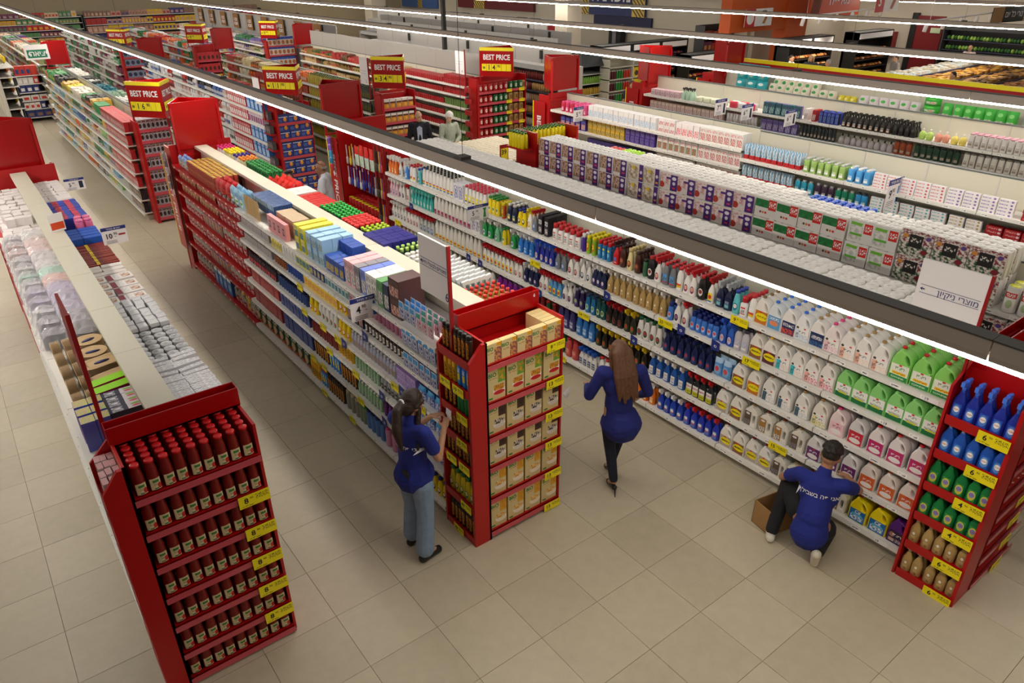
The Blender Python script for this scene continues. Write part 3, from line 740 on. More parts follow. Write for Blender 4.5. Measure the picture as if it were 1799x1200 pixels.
def pillow_mesh(w, d, h, mats, seed=1, crimp=.1, n=6):
    rr = random.Random(seed)
    mb = MB()
    for sgn in (-1, 1):
        vs, fs, uvs = [], [], []
        for j in range(n + 1):
            for i in range(n + 1):
                u, v = i / n, j / n
                b = (max(0, 1 - (2 * u - 1) ** 4)) ** .5 * (max(0, 1 - (2 * v - 1) ** 4)) ** .5
                if v > 1 - crimp or v < crimp * .5: b *= .15
                vs.append(((u - .5) * w * (1 - .05 * b), sgn * d / 2 * b * rr.uniform(.8, 1.0), v * h))
        for j in range(n):
            for i in range(n):
                q = (j * (n + 1) + i, j * (n + 1) + i + 1, (j + 1) * (n + 1) + i + 1, (j + 1) * (n + 1) + i)
                fs.append(q if sgn < 0 else q[::-1])
                u = [(i / n, j / n), ((i + 1) / n, j / n), ((i + 1) / n, (j + 1) / n), (i / n, (j + 1) / n)]
                uvs.append(u if sgn < 0 else u[::-1])
        mb.add(vs, fs, 0 if sgn < 0 else len(mats) - 1, True, uvs)
    return mb.build('pouch', mats)
def pouch(name, desc, w, d, h, body, prt=None, cat='bag', seed=1, mat='film'):
    ms = [prt, OM(mat)] if prt else [OM(mat)]
    return Prod(name, cat, desc, [(name, cached(('pouch', name, desc, w, d, h), lambda: pillow_mesh(w, d, h, ms, seed)), hx(body))], w, d, h)
def paperpack(name, desc, w, d, h, prt, nx=3, ny=2, side='#f8f5f0', layers=1):
    """wrapped pack of paper rolls: rounded bundle with the roll ends on top"""
    def f():
        mb = MB(); rx, ry = w / nx / 2, d / ny / 2
        mb.box(-w / 2 + .008, -d / 2 + .003, .004, w / 2 - .008, d / 2 - .003, h - .012, 0)
        mb.label(w - .004, .003, h - .008, -d / 2 - .002, 1, .004, 6)
        for i in range(nx):
            for j in range(ny):
                cx, cy = -w / 2 + rx * (2 * i + 1), -d / 2 + ry * (2 * j + 1)
                mb.lathe([(rx * .985, .004), (rx * .99, h - .012), (rx * .9, h), (rx * .34, h), (rx * .28, h - .005), (0, h - .005)], 12, 1, ry / rx, cx, cy, 0, 0)
        return mb.build(name, [OM('card'), prt])
    return Prod(name, 'paper pack', desc, [(name, cached(('pp', name, desc), f), hx(side))], w, d, h)

# ---- prints
pr = PM
floorc = lambda k, c, photo='#ffffff': pr('fc_' + k, '#f4f1ec', [('r', 0, .0, .32, .78, c), ('p', .34, 0, 1, .45, photo, '#f2eee8', 7), ('t', .03, .1, .28, .5, '#40404a', 3), ('e', .12, .9, .1, .09, '#4a4238'), ('r', .6, .88, .76, .98, '#d8232a')])
full = lambda k, c: pr('fcf_' + k, c, [('e', .5, .28, .4, .2, '#e9e4e0'), ('t', .15, .3, .85, .45, '#f5f0f0', 1), ('r', .45, .86, .62, .95, '#d8232a')])
yel = lambda k, c: pr('yel_' + k, c, [('r', 0, .0, 1, .3, c), ('e', .55, .55, .5, .3, '#f2de14'), ('t', .15, .48, .95, .62, '#1a1a1a', 1), ('r', .35, .86, .55, .98, '#d8232a')])
greenl = pr('greenl', '#eef0e4', [('r', 0, 0, 1, .3, '#1f8a44'), ('r', .1, .34, .9, .52, '#f2d21c'), ('t', .15, .38, .88, .48, '#b02a20', 1), ('t', .1, .08, .85, .2, '#dff0d8', 2), ('r', .42, .9, .58, 1., '#d8232a')])
greenl2 = pr('greenl2', '#f2f2ee', [('r', 0, 0, 1, .35, '#17703f'), ('r', .2, .3, .8, .42, '#d8d43a'), ('t', .1, .4, .9, .55, '#1f6a3c', 2), ('r', .42, .88, .58, 1., '#d8232a')])
FLOORT = 'ריצפז'
J = {}
J['lime_red'] = jug('floor_cleaner_jug', 'lime cleaner jug with red cap', '#8fd86a', '#c81c22', greenl, FLOORT, '#1a7a3c', .165, .11, .29, ts=.034, tz=.76)
J['lime_green'] = jug('floor_cleaner_jug', 'lime cleaner jug with dark green cap', '#8cd47a', '#0e5a38', greenl2, FLOORT, '#1a5a3c', .155, .11, .28, ts=.03, tz=.76)
J['peach'] = jug('floor_cleaner_jug', 'white cleaner jug with peach label', '#efece7', '#a98a58', floorc('peach', '#edb7a0', '#f4dccb'), FLOORT, '#3a2a30', ts=.03, tz=.62)
J['rose'] = jug('floor_cleaner_jug', 'white cleaner jug with rose label and pink cap', '#f0e6e4', '#e23a86', floorc('rose', '#f0c6cc', '#f2c0d0'), FLOORT, '#7a2038', ts=.03, tz=.62)
J['sky'] = jug('floor_cleaner_jug', 'white cleaner jug with pale blue label and blue cap', '#edeeee', '#2f6fe0', floorc('sky', '#dfe8f4', '#b8cfe8'), FLOORT, '#2a3a6a', ts=.03, tz=.62)
J['navy'] = jug('floor_cleaner_jug', 'white cleaner jug with navy label and gold cap', '#eeebe6', '#a98a58', pr('navyl', '#20325e', [('p', 0, 0, 1, .35, '#3a6ea8', '#16244a', 8), ('t', .1, .5, .9, .75, '#f0f0f4', 2)]), FLOORT, '#f2f2f4', ts=.03, tz=.7)
J['fire'] = jug('cleaner_jug', 'white cleaner jug with navy and orange label and blue cap', '#eeebe6', '#2f6fe0', pr('firel', '#27305c', [('p', 0, .05, 1, .45, '#e8562a', '#243060', 6), ('t', .08, .6, .92, .85, '#f0f0f4', 1)]))
J['ice'] = jug('cleaner_jug', 'translucent pale blue jug with blue cap', '#dfe6ea', '#2f6fe0', pr('icel', '#5f9fd2', [('e', .5, .45, .35, .2, '#e58a5a'), ('t', .1, .7, .9, .9, '#ffffff', 1)]))
J['orange_yellow'] = jug('cleaner_jug', 'white jug with yellow splash and orange label', '#efeae2', '#8a6a40', yel('oy', '#c8741c'))
J['brown_yellow'] = jug('furniture_cleaner_jug', 'white jug with yellow splash and brown label', '#efeae2', '#8a3a20', yel('by', '#8a5a34'), 'פוליויקס', '#1a1a1a', ts=.026, tz=.55)
J['plum_yellow'] = jug('furniture_cleaner_jug', 'white jug with yellow splash and plum label', '#efeae2', '#e8b410', yel('py', '#5a2a3a'), 'פוליויקס', '#1a1a1a', ts=.026, tz=.55)
J['red_yellow'] = jug('furniture_cleaner_jug', 'white jug with yellow label and red cap', '#f0ede8', '#c8202a', yel('ry', '#b8a89c'), 'פוליויקס', '#1a1a1a', ts=.026, tz=.55)
J['teal'] = jug('floor_cleaner_jug', 'white cleaner jug with turquoise label', '#ece9e4', '#9a7a50', floorc('teal', '#3fc0cc', '#f0d8d0'), FLOORT, '#2a3a6a', ts=.03, tz=.62)
J['blush'] = jug('floor_cleaner_jug', 'white cleaner jug with flowery pink label', '#ece7e2', '#9a7a50', floorc('blush', '#f0b0a8', '#e06a90'), FLOORT, '#7a3048', ts=.03, tz=.62)
J['slate'] = jug('floor_cleaner_jug', 'white cleaner jug with slate blue label', '#e9e6e1', '#9a7a50', floorc('slate', '#4a6a80', '#d0d4d8'), FLOORT, '#2a3848', ts=.03, tz=.62)
J['olive'] = jug('floor_cleaner_jug', 'cream cleaner jug with yellow green label', '#ebe6da', '#9a7a50', floorc('olive', '#e4dca0', '#d8cc60'), FLOORT, '#4a4a28', ts=.03, tz=.62)
J['pinkpale'] = jug('floor_cleaner_jug', 'pale pink jug with pink label and pink cap', '#ecd9da', '#e02a78', full('pp', '#f0c4cc'), FLOORT, '#8a2848', ts=.034, tz=.66)
J['greytop'] = jug('floor_cleaner_jug', 'grey jug with crimson label and black cap', '#dcd8d8', '#2a2a34', full('gt', '#cc2a40'), FLOORT, '#ffffff', ts=.034, tz=.66)
J['magenta'] = jug('floor_cleaner_jug', 'pale jug with magenta label and red cap', '#ebe2e2', '#d4202a', full('mg', '#c02a6c'), FLOORT, '#ffffff', ts=.034, tz=.66)
J['purple'] = jug('floor_cleaner_jug', 'white jug with violet label and dark cap', '#e6e2e2', '#232a4a', full('pu', '#6a2a6e'), FLOORT, '#ffffff', ts=.034, tz=.66)
J['amber'] = jug('floor_cleaner_jug', 'pale jug with orange label and orange cap', '#ebe0d8', '#ec5a1c', full('am', '#d6622a'), FLOORT, '#ffffff', ts=.034, tz=.66)
J['cif'] = jug('cleaner_jug', 'bright yellow jug with blue label', '#f2da12', '#c8202a', pr('cifl', '#1d6fb4', [('e', .5, .45, .4, .3, '#5ab8e0'), ('p', .1, .1, .9, .5, '#e8f2f8', '#1d6fb4', 6)]), 'Cif', '#ffffff', .17, .11, .27, ts=.045, tz=.8)
J['violet'] = jug('floor_cleaner_jug', 'deep purple jug', '#56127e', '#3a0a58', pr('violl', '#2a1438', [('e', .2, .65, .16, .2, '#b07a6a'), ('r', .05, .1, .4, .35, '#caa8a0'), ('t', .45, .1, .95, .4, '#d8c8e0', 3)]), FLOORT, '#ffffff', .17, .11, .27, ts=.035, tz=.7)
FJ = [flatjug('floor_polish_jug', 'white flat handled jug with %s label' % n, '#e8e4da', c, pr('fj' + n, b, [('p', .05, .05, .95, .4, p, '#5a4a44', 6), ('e', .5, .85, .3, .08, '#e8e0e4')])) for n, c, b, p in (('dark brown', '#a98a58', '#5c4c3c', '#8a8890'), ('tan', '#8a3a20', '#a8783c', '#f0e8e0'))]

# sprays and bottles
oval = lambda k, base, a, b='#ffffff': pr('ov_' + k, base, [('e', .5, .5, .46, .42, a), ('e', .5, .56, .34, .22, b), ('t', .2, .5, .8, .62, '#c02a30', 1)])
blk = lambda k, base, a, b='#ffffff': pr('bk_' + k, base, [('r', .06, .06, .94, .5, a), ('t', .12, .55, .9, .8, b, 2), ('t', .15, .12, .85, .4, b, 3)])
X = {}
X['blue_tr'] = spray('spray_bottle', 'royal blue trigger spray', '#1c2fa0', '#4a80f4', oval('bt', '#2a56c8', '#5a8ae0'), .096, .064, .312, 'round')
X['azure_tr'] = spray('spray_bottle', 'azure trigger spray', '#1f55b8', '#d8dce8', oval('at', '#2a6ad0', '#6aa0e8'), .096, .062, .298, 'round')
X['green_tr'] = spray('spray_bottle', 'green trigger spray with green head', '#0e7a3c', '#1c9a4a', oval('gt', '#3a9a4a', '#d8d050', '#7a8ad0'), .095, .06, .29, 'round')
X['tan_tr'] = spray('eco_spray', 'tan trigger spray bottle', '#b6975e', '#e0d8cc', pr('tanl', '#b6975e', [('e', .5, .75, .2, .14, '#f0ece4'), ('t', .2, .3, .8, .5, '#d8c8a0', 2), ('e', .6, .12, .2, .08, '#a05a3a')]), .085, .055, .28, 'round')
X['orange_tr'] = spray('spray_bottle', 'orange trigger spray bottle with white head', '#e2701c', '#f0ece6', blk('or', '#e88a30', '#f4c070'))
X['white_blue'] = spray('spray_bottle', 'white and blue trigger spray bottle', '#3f86d8', '#eceae6', blk('wb', '#4a90e0', '#bcd8f4'))
X['white_red'] = spray('bathroom_spray', 'white trigger spray bottle with red head', '#ece9e4', '#c8202a', oval('wr', '#f0ece8', '#8a3a5a', '#e8b0a0'))
X['white_red_y'] = spray('mould_spray', 'white trigger spray bottle with red head and yellow label', '#ece9e4', '#b81c24', pr('wry', '#f0d81c', [('e', .5, .55, .4, .22, '#d8382a'), ('r', 0, 0, 1, .15, '#3a6ab0')]), w=.075)
X['white_white'] = spray('fabric_spray', 'white trigger spray bottle with white head', '#ebe8e4', '#e9e6e2', oval('ww', '#eceae8', '#2a2a3a', '#c8d8e8'))
X['white_purple'] = spray('fabric_spray', 'white trigger spray bottle with dark violet label', '#ebe8e4', '#e9e6e2', oval('wp', '#eceae8', '#3a1c48', '#8a6a9a'))
X['pink_tr'] = spray('spray_bottle', 'pale pink trigger spray bottle', '#e8c4d2', '#f0eae8', oval('pk', '#ecd4dc', '#5a3a8a', '#e8d8e8'), w=.075)
X['teal_tr'] = spray('spray_bottle', 'turquoise trigger spray bottle', '#3fb4ac', '#58c0b4', oval('te', '#4ab8b0', '#a8e0d8', '#e8f4f0'), w=.078)
X['clearblue'] = spray('spray_bottle', 'sky blue trigger spray bottle with white head', '#2a78d0', '#ececec', blk('cb', '#2f80d8', '#4fa8e8'), w=.085)
X['indigo'] = spray('spray_bottle', 'indigo trigger spray bottle with blue head', '#22309c', '#2f5ad0', oval('in', '#2a3ab0', '#c8ccdc', '#e0a8a8'), w=.08)
X['grey_red'] = spray('spray_bottle', 'grey trigger spray bottle with red head', '#7c8088', '#b41c22', oval('gr', '#80848c', '#4a78b8', '#c8d4e4'))
X['navy_grey'] = spray('spray_bottle', 'navy trigger spray bottle with silver head', '#151f44', '#b4b8bc', blk('ng', '#1a2650', '#3a9aa0', '#c8d0e8'), w=.09)
X['navy_navy'] = spray('degreaser_spray', 'dark navy trigger spray bottle', '#14204e', '#1a2458', oval('nn', '#16245a', '#2a4a8a', '#b03a4a'), w=.085)
X['navy_white'] = spray('spray_bottle', 'navy trigger spray bottle with white head', '#17224a', '#e4e2e0', oval('nw', '#1a2850', '#5a3a7a', '#e8e8f0'))
X['black_yel'] = spray('oven_spray', 'black trigger spray bottle with yellow head', '#17140f', '#d8b414', oval('by', '#1a1712', '#6a6a28', '#c04028'), w=.085)
X['black_red'] = spray('oven_spray', 'black trigger spray bottle with red head', '#191516', '#a81a20', oval('br', '#1c1718', '#7a3a34', '#2a2022'), w=.085)
X['ajax'] = spray('kitchen_spray', 'dark AJAX trigger spray bottle with yellow label', '#22282c', '#c01c22', pr('ajax', '#c8c41e', [('r', 0, .45, 1, 1, '#eef0f0'), ('t', .1, .1, .9, .3, '#6a6a10', 1)]), .095, .058, .27, 'round', 'AJAX', '#c8202a', .03, (.05, .5), .74, .72)
X['blue_wr'] = spray('glass_cleaner_spray', 'clear blue trigger spray bottle with white and red head', '#2458a8', '#e8e0dc', pr('bwr', '#e8ecf0', [('t', .1, .5, .9, .8, '#b03038', 2), ('t', .1, .1, .9, .4, '#3a5a9a', 3)]), .09, .056, .27)
X['cobalt_red'] = spray('glass_cleaner_spray', 'cobalt blue trigger spray bottle with red head', '#2338b8', '#c82a30', pr('cr', '#5a78c8', [('e', .5, .72, .4, .2, '#e4e8ee'), ('r', .05, .4, .95, .52, '#d83a4a')]), .088, .056, .26)
X['cobalt_white'] = spray('glass_cleaner_spray', 'cobalt blue trigger spray bottle with white head', '#2040b0', '#eceaea', pr('cw', '#4a70c8', [('e', .5, .6, .4, .25, '#e4e8ee'), ('r', .05, .3, .95, .42, '#c83a4a')]), .088, .056, .26)
X['green_wh'] = spray('spray_bottle', 'green trigger spray bottle with white head', '#1f9a4c', '#eceae6', oval('gw', '#2aa054', '#d8e8d8', '#5a78c0'))
X['yellow_wh'] = spray('spray_bottle', 'white trigger spray bottle with yellow head', '#f0ede2', '#e8d41c', oval('yw', '#f0ede2', '#d8a02a', '#f4f0d8'))
X['red_sp'] = spray('spray_bottle', 'bright red trigger spray bottle with dark head', '#c4161c', '#3a1c1c', pr('rs', '#c4161c', [('r', .2, .3, .8, .75, '#4a7ac0'), ('t', .1, .05, .9, .2, '#f0e0e0', 1)]))
X['bluewhite_tr'] = spray('spray_bottle', 'white trigger spray bottle with blue head and dark label', '#e6e4e2', '#2a62c8', blk('bwt', '#1f3a80', '#16264e'), w=.08, h=.24)
X['pouchblue'] = pouch('refill_pouch', 'pale blue cleaner refill pouch', .1, .07, .21, '#5f9ad0', pr('rp', '#5c98d4', [('e', .5, .4, .4, .28, '#7fb4e4'), ('e', .5, .45, .25, .14, '#d84a50'), ('r', 0, .78, 1, 1, '#a8c8e8')]))
Bt = {}
Bt['white_black'] = bottle('bleach_bottle', 'slim white bottle with black cap', '#eceae6', '#1c1c1e', pr('wbk', '#ebe9e5', [('r', 0, .0, 1, .16, '#3a7ac8'), ('r', 0, .16, 1, .34, '#f0d01c'), ('r', 0, .34, 1, .5, '#d03028')]), .085, .06, .3, [(.46, 0), (.5, .02), (.5, .55), (.4, .75), (.2, .9), (.18, .93)], .2, .07)
Bt['white_redcap'] = bottle('cleaner_bottle', 'white bottle with red cap', '#eeece8', '#c8242c', pr('wrc', '#f0eeea', [('r', 0, .05, 1, .3, '#e8c01c'), ('r', 0, .3, 1, .5, '#d04030')]), .08, .055, .26)
Bt['aqua'] = bottle('cleaner_bottle', 'aqua bottle with blue cap', '#62c4cc', '#2a4ab0', oval('aq', '#6ac8d0', '#2a7a9a'), .08, .055, .25, OVAL)
Bt['pinkcap'] = bottle('toilet_cleaner_bottle', 'white toilet cleaner bottle with pink cap and yellow label', '#ededea', '#e0405a', pr('pcl', '#f0dc20', [('e', .5, .6, .3, .2, '#f0ece0'), ('r', 0, 0, 1, .15, '#2a2a2a')]), .075, .06, .27, OVAL, .3, .12)
Bt['yellow_green'] = bottle('cleaner_bottle', 'yellow bottle with green cap', '#f0d81c', '#1f8a3c', oval('yg', '#f2dc20', '#f8f0b0', '#3a9a4a'), .075, .05, .24)
Bt['duckp'] = bottle('toilet_cleaner_bottle', 'white curved toilet cleaner bottle with purple base', '#e6e2dc', '#e2ded8', pr('dp', '#8a2a5e', [('r', 0, .5, 1, .7, '#c83a3a'), ('t', .1, .1, .9, .4, '#e8c0d8', 2)]), .09, .07, .28, DUCK, .2, .05, lab=(.04, .3))
Bt['ducky'] = bottle('toilet_cleaner_bottle', 'white curved toilet cleaner bottle with yellow base', '#e4e0da', '#e0dcd6', pr('dy', '#f0d020', [('r', 0, .5, 1, .75, '#c8302c'), ('r', 0, 0, 1, .15, '#3a6ab8')]), .09, .07, .28, DUCK, .2, .05, lab=(.04, .3))
Bt['ducklow'] = bottle('toilet_cleaner_bottle', 'plain white curved bottle', '#d8d4cc', '#d8d0b0', None, .1, .08, .26, DUCK, .2, .05)
Bt['magenta'] = bottle('cleaner_bottle', 'magenta curved bottle', '#7a1488', '#6a1078', None, .11, .09, .26, DUCK, .2, .05)
Bt['yellow_blue'] = bottle('cleaner_bottle', 'yellow bottle with blue cap', '#f4dc10', '#26309a', oval('yb', '#f4dc10', '#2a2a2a', '#f4f0e0'), .08, .055, .22, OVAL, .28, .1)
Bt['navyb'] = bottle('cleaner_bottle', 'navy bottle with white cap', '#1c2848', '#e4e2de', blk('nvb', '#202c50', '#c8c040'), .085, .06, .24)
Bt['squat'] = bottle('stain_remover_bottle', 'squat white bottle with red and white cap', '#eceae8', '#c8242a', pr('sq', '#f0eeea', [('r', .1, .7, .9, .88, '#d03030'), ('p', .15, .15, .85, .6, '#404048', '#e8e8e8', 9), ('r', .05, 0, .95, .1, '#c83030')]), .085, .06, .22, [(.46, 0), (.5, .02), (.5, .58), (.3, .64), (.28, .7)], .34, .25)
Bt['cream'] = bottle('polish_bottle', 'cream bottle with amber oval label', '#e4d49c', '#dcc98a', oval('crm', '#e4d49c', '#7a2a1c', '#e08a3a'), .08, .05, .25, OVAL, .3, .14)
Bt['brown'] = bottle('polish_bottle', 'dark brown bottle with brown cap', '#45211a', '#3a1c16', oval('brn', '#45211a', '#7a3a28', '#b0704a'), .08, .05, .25)
Bt['blackb'] = bottle('cleaner_bottle', 'black bottle with red cap', '#1c1a1c', '#b8202a', oval('bkb', '#1c1a1c', '#e0dcd8', '#7a2a2a'), .085, .055, .26)
Bt['greyb'] = bottle('cleaner_bottle', 'grey bottle with red cap and blue label', '#777b80', '#d0323a', pr('gyb', '#5a98d0', [('p', .1, .2, .9, .7, '#16243a', '#7ab0e0', 5), ('r', 0, 0, 1, .14, '#c83048')]), .085, .055, .25, OVAL, .25, .1)
Bt['bluewhite'] = bottle('cleaner_bottle', 'blue and white bottle with navy cap', '#3f78d0', '#1a2a78', oval('blw', '#4a84d8', '#a8c8f0', '#e05a60'), .07, .055, .21, [(.46, 0), (.5, .02), (.5, .55), (.44, .7), (.34, .74), (.34, .78)], .36, .2)
Bt['lavender'] = bottle('cleaner_bottle', 'pale floral bottle with dark cap', '#c6c2c8', '#2a2c3a', pr('lvn', '#d8d0d4', [('p', 0, .3, 1, 1, '#8a9ac0', '#e8e0e4', 9), ('r', .1, .05, .9, .3, '#f0ecec')]), .085, .055, .24)
Bt['plum'] = bottle('dish_soap_bottle', 'violet bottle with grey cap', '#2c1c50', '#8a88a0', oval('plm', '#38286a', '#7a68a8', '#a8d070'), .08, .05, .25, OVAL)
Bt['oceanj'] = bottle('dish_soap_bottle', 'ocean blue bottle with dark cap', '#1f6a9c', '#243a5a', oval('ocn', '#2478a8', '#a8d0e0', '#7ab060'), .08, .05, .25, OVAL)
Bt['seagreen'] = bottle('dish_soap_bottle', 'dark teal bottle with dark cap', '#124a4c', '#1c3a3e', oval('sgr', '#1a5658', '#b8d0a8', '#5a8a50'), .08, .05, .25, OVAL)
Bt['white_green'] = bottle('cleaner_bottle', 'white bottle with dark green cap and red berry label', '#e2dfda', '#125a34', oval('wgr', '#e8e4e0', '#2a5a3a', '#a8343a'), .09, .06, .27, OVAL, .26, .12)
Bt['rubydish'] = bottle('dish_soap_bottle', 'dark red dish soap bottle', '#6a1018', '#a01c24', oval('rby', '#70141c', '#d0a8a8', '#c04048'), .09, .055, .26, OVAL)
Bt['greendish'] = bottle('dish_soap_bottle', 'dark green dish soap bottle', '#164a1c', '#b82028', oval('gnd', '#1a5420', '#90c860', '#e8f0d0'), .09, .055, .26, OVAL)
Bt['bluedish'] = bottle('dish_soap_bottle', 'large blue soap bottle with purple cap', '#2a70bc', '#4a2a6a', blk('bld', '#3a84cc', '#6aa8e0'), .1, .065, .3, OVAL)
Bt['indigodish'] = bottle('dish_soap_bottle', 'large indigo soap bottle with purple cap', '#39346e', '#3a2060', blk('idd', '#4a4484', '#8a84b8'), .1, .065, .3, OVAL)
Bt['redsoap'] = bottle('soap_bottle', 'large coral red soap bottle', '#c44a48', '#b8242a', oval('rds', '#c85450', '#d87068', '#e8a098'), .11, .08, .28, OVAL)
Bt['greensoap'] = bottle('soap_bottle', 'large green soap bottle with red cap', '#2a8a4a', '#c8282e', oval('gns', '#e0e8dc', '#b8303a', '#f0f0ec'), .11, .08, .28, OVAL)
Bt['oil'] = bottle('soap_bottle', 'clear golden soap bottle with red cap', '#b8a850', '#d83a30', None, .075, .06, .26, [(.42, 0), (.5, .03), (.5, .5), (.4, .68), (.2, .82), (.18, .86)], .24, .1, n=8)
Bt['darkgreen'] = bottle('soap_bottle', 'dark soap bottle, green cap', '#1a2a2c', '#34b44a', None, .075, .06, .25, OVAL, .3, .12, n=8)
Bt['darkred'] = bottle('soap_bottle', 'dark blue soap bottle with large red cap', '#1c1f4a', '#d4302c', None, .08, .065, .25, OVAL, .4, .16, n=8)
Bt['navylime'] = bottle('soap_bottle', 'navy soap bottle with lime cap', '#1f2470', '#bcd83a', None, .075, .06, .25, OVAL, .26, .14, n=8)
Bt['forestlime'] = bottle('soap_bottle', 'forest green soap bottle with lime cap', '#1a4030', '#b8e070', None, .075, .06, .25, OVAL, .26, .14, n=8)
Bt['whitewhite'] = bottle('soap_bottle', 'white soap bottle with flat white cap', '#d8d6d0', '#e8e6e0', None, .085, .06, .24, SHAMP, .34, .12, n=8)
Bt['whitesmall'] = spray('spray_bottle', 'clear trigger spray bottle with blue lock', '#8aa0a0', '#e2e4e6', None, .08, .055, .26)
Cn = {}
Cn['greenyel'] = can('spray_can', 'lime spray can with yellow cap', '#8ab82a', '#e8d81c', oval('gny', '#8aba2e', '#e05a2a', '#f0e84a'))
Cn['bluered'] = can('spray_can', 'blue spray can with red cap', '#2a7ab4', '#c81c24', pr('blr', '#2a80b8', [('r', .1, .65, .9, .82, '#f0d030'), ('e', .5, .35, .4, .2, '#7ac0e0')]))
Cn['purple'] = can('spray_can', 'purple spray can with white cap', '#4a2a9a', '#e8e6e8', None)
Cn['k300'] = can('insecticide_can', 'black and orange insect spray', '#2a1c10', '#1c1a18', pr('k3', '#e08a1c', [('p', 0, 0, 1, 1, '#1a140c', '#e8921c', 5)]), .058, .235, .16)
Cn['k300y'] = can('insecticide_can', 'yellow and black insect spray', '#e8b014', '#f0d020', pr('k3y', '#f0b81c', [('p', 0, 0, 1, .7, '#1a140c', '#f0b81c', 5)]), .058, .25, .16)
Cn['raid'] = can('insecticide_can', 'blue insect spray with red nozzle', '#2f86d8', '#c8282c', pr('rd', '#3a94e0', [('r', .1, .2, .9, .6, '#e8d02a'), ('t', .1, .65, .9, .9, '#ffffff', 1)]), .058, .24, .16)
Cn['greenc'] = can('insecticide_can', 'green insect spray can with dark cap', '#2a7a3a', '#1c2a1c', None, .058, .2, .16)
# ---------------------------------------------------------------- cleaning shelves (face toward -x)
CW = ['on the lowest cleaning shelf', 'on the second-lowest cleaning shelf', 'on the middle cleaning shelf', 'on the second-highest cleaning shelf', 'on the top cleaning shelf']
XC = 2.375
def C(lv, a, b, p, rows=2, **k): fill('L', XC, a, b, LV_C[lv], p, CW[lv], rows=rows, **k)
def jugs(lv, seq, a, b, rows=2):
    n = len(seq); step = (a - b) / n
    i = 0
    while i < n:
        j = i
        while j < n and seq[j] is seq[i]: j += 1
        C(lv, a - i * step, a - j * step, seq[i], rows, n=j - i, jit=.003)
        i = j
# top shelf
C(4, 7.68, 7.4, X['orange_tr'], 2); C(4, 7.38, 7.2, X['white_white'], 3); C(4, 7.18, 7.0, X['white_blue'], 3); C(4, 6.98, 6.8, Bt['white_redcap'], 3); C(4, 6.78, 6.62, Bt['aqua'], 3)
C(4, 6.6, 5.72, Bt['white_black'], 4); C(4, 5.44, 4.9, Bt['pinkcap'], 4); C(4, 4.86, 4.6, Bt['yellow_green'], 4)
C(4, 5.7, 5.46, carton('cleaner_sachet_box', 'white sachet box with blue print', .11, .1, .24, '#e8e8ec', pr('wsb', '#e4e4ea', [('p', .1, .1, .9, .9, '#3a4a9a', '#e8e8ee', 6)])), 2)
C(4, 4.58, 4.46, Cn['greenyel'], 3, tint=[hx('#c8442a'), hx('#e8a01c')]); C(4, 4.44, 4.22, Bt['navyb'], 4); C(4, 4.2, 4.02, Bt['yellow_blue'], 3); C(4, 4.0, 3.9, X['yellow_wh'], 3); C(4, 3.89, 3.8, X['grey_red'], 3)
C(4, 3.78, 3.54, carton('cleaner_box', 'black upright carton', .075, .06, .24, '#1e1c22', blk('cbx', '#221f28', '#4a3a4a')), 5)
C(4, 3.5, 2.98, Bt['squat'], 3, n=5); C(4, 2.96, 2.89, Cn['purple'], 3); C(4, 2.88, 2.7, Cn['greenyel'], 5, n=2); C(4, 2.68, 2.46, Cn['bluered'], 5, n=3)
C(4, 2.43, 2.33, X['red_sp'], 5, n=1); C(4, 2.32, 2.23, Bt['brown'], 4); C(4, 2.21, 2.12, Bt['cream'], 5, n=1); C(4, 2.11, 1.98, Bt['brown'], 5, n=1)
C(4, 1.97, 1.9, Cn['greenc'], 4, tint=[hx('#3a6a4a')]); C(4, 1.89, 1.8, Bt['blackb'], 5, n=1); C(4, 1.79, 1.7, X['white_red'], 4, n=1); C(4, 1.69, 1.5, Bt['greyb'], 4, n=2); C(4, 1.49, 1.4, Bt['white_redcap'], 4, n=1)
C(4, 1.39, 1.22, X['white_red'], 4, n=2); C(4, 1.21, 1.1, Bt['blackb'], 4, n=1); C(4, 1.09, .99, X['white_red_y'], 4, n=1); C(4, .98, .78, X['navy_grey'], 4, n=2); C(4, .77, .69, Bt['aqua'], 3, n=1)
C(4, .68, .6, Bt['squat'], 3, n=1, offs=.05); C(4, .59, .5, Bt['white_redcap'], 4, n=1)
jugs(4, [J['orange_yellow'], J['ice'], J['fire'], J['sky'], J['navy'], J['rose'], J['peach'], J['peach'], J['peach']], .5, -.8, 3)
C(4, -.81, -1.32, J['lime_red'], 3, n=3)
# second-highest
C(3, 7.7, 7.42, X['pink_tr']); C(3, 7.4, 7.2, X['white_purple']); C(3, 7.18, 7.02, X['white_red']); C(3, 7.0, 6.34, X['teal_tr']); C(3, 6.32, 5.3, Bt['duckp'], 2, n=10)
C(3, 5.28, 5.06, carton('cleaner_sachet_box', 'white refill pack with blue blots', .1, .1, .2, '#e6e4e4', pr('wsb2', '#e8e6e6', [('p', .1, .1, .9, .9, '#4a4a8a', '#ece8e8', 5)])), 1)
C(3, 5.02, 4.78, X['green_wh']); C(3, 4.76, 4.6, X['green_wh'], tint=[hx('#7fc8a0')]); C(3, 4.58, 4.42, Bt['yellow_green']); C(3, 4.4, 4.22, X['green_wh']); C(3, 4.2, 3.86, X['clearblue'], n=3); C(3, 3.84, 3.45, X['indigo'], n=4)
C(3, 3.44, 3.22, X['grey_red'], n=2); C(3, 3.2, 2.98, X['white_red'], n=2); C(3, 2.97, 2.76, X['white_white'], n=2); C(3, 2.75, 2.52, X['navy_white'], n=3)
C(3, 2.5, 1.58, X['tan_tr'], n=9); C(3, 1.57, 1.48, Bt['bluewhite'], n=1); C(3, 1.47, 1.38, X['white_purple'], n=1); C(3, 1.37, 1.26, X['white_red'], n=1)
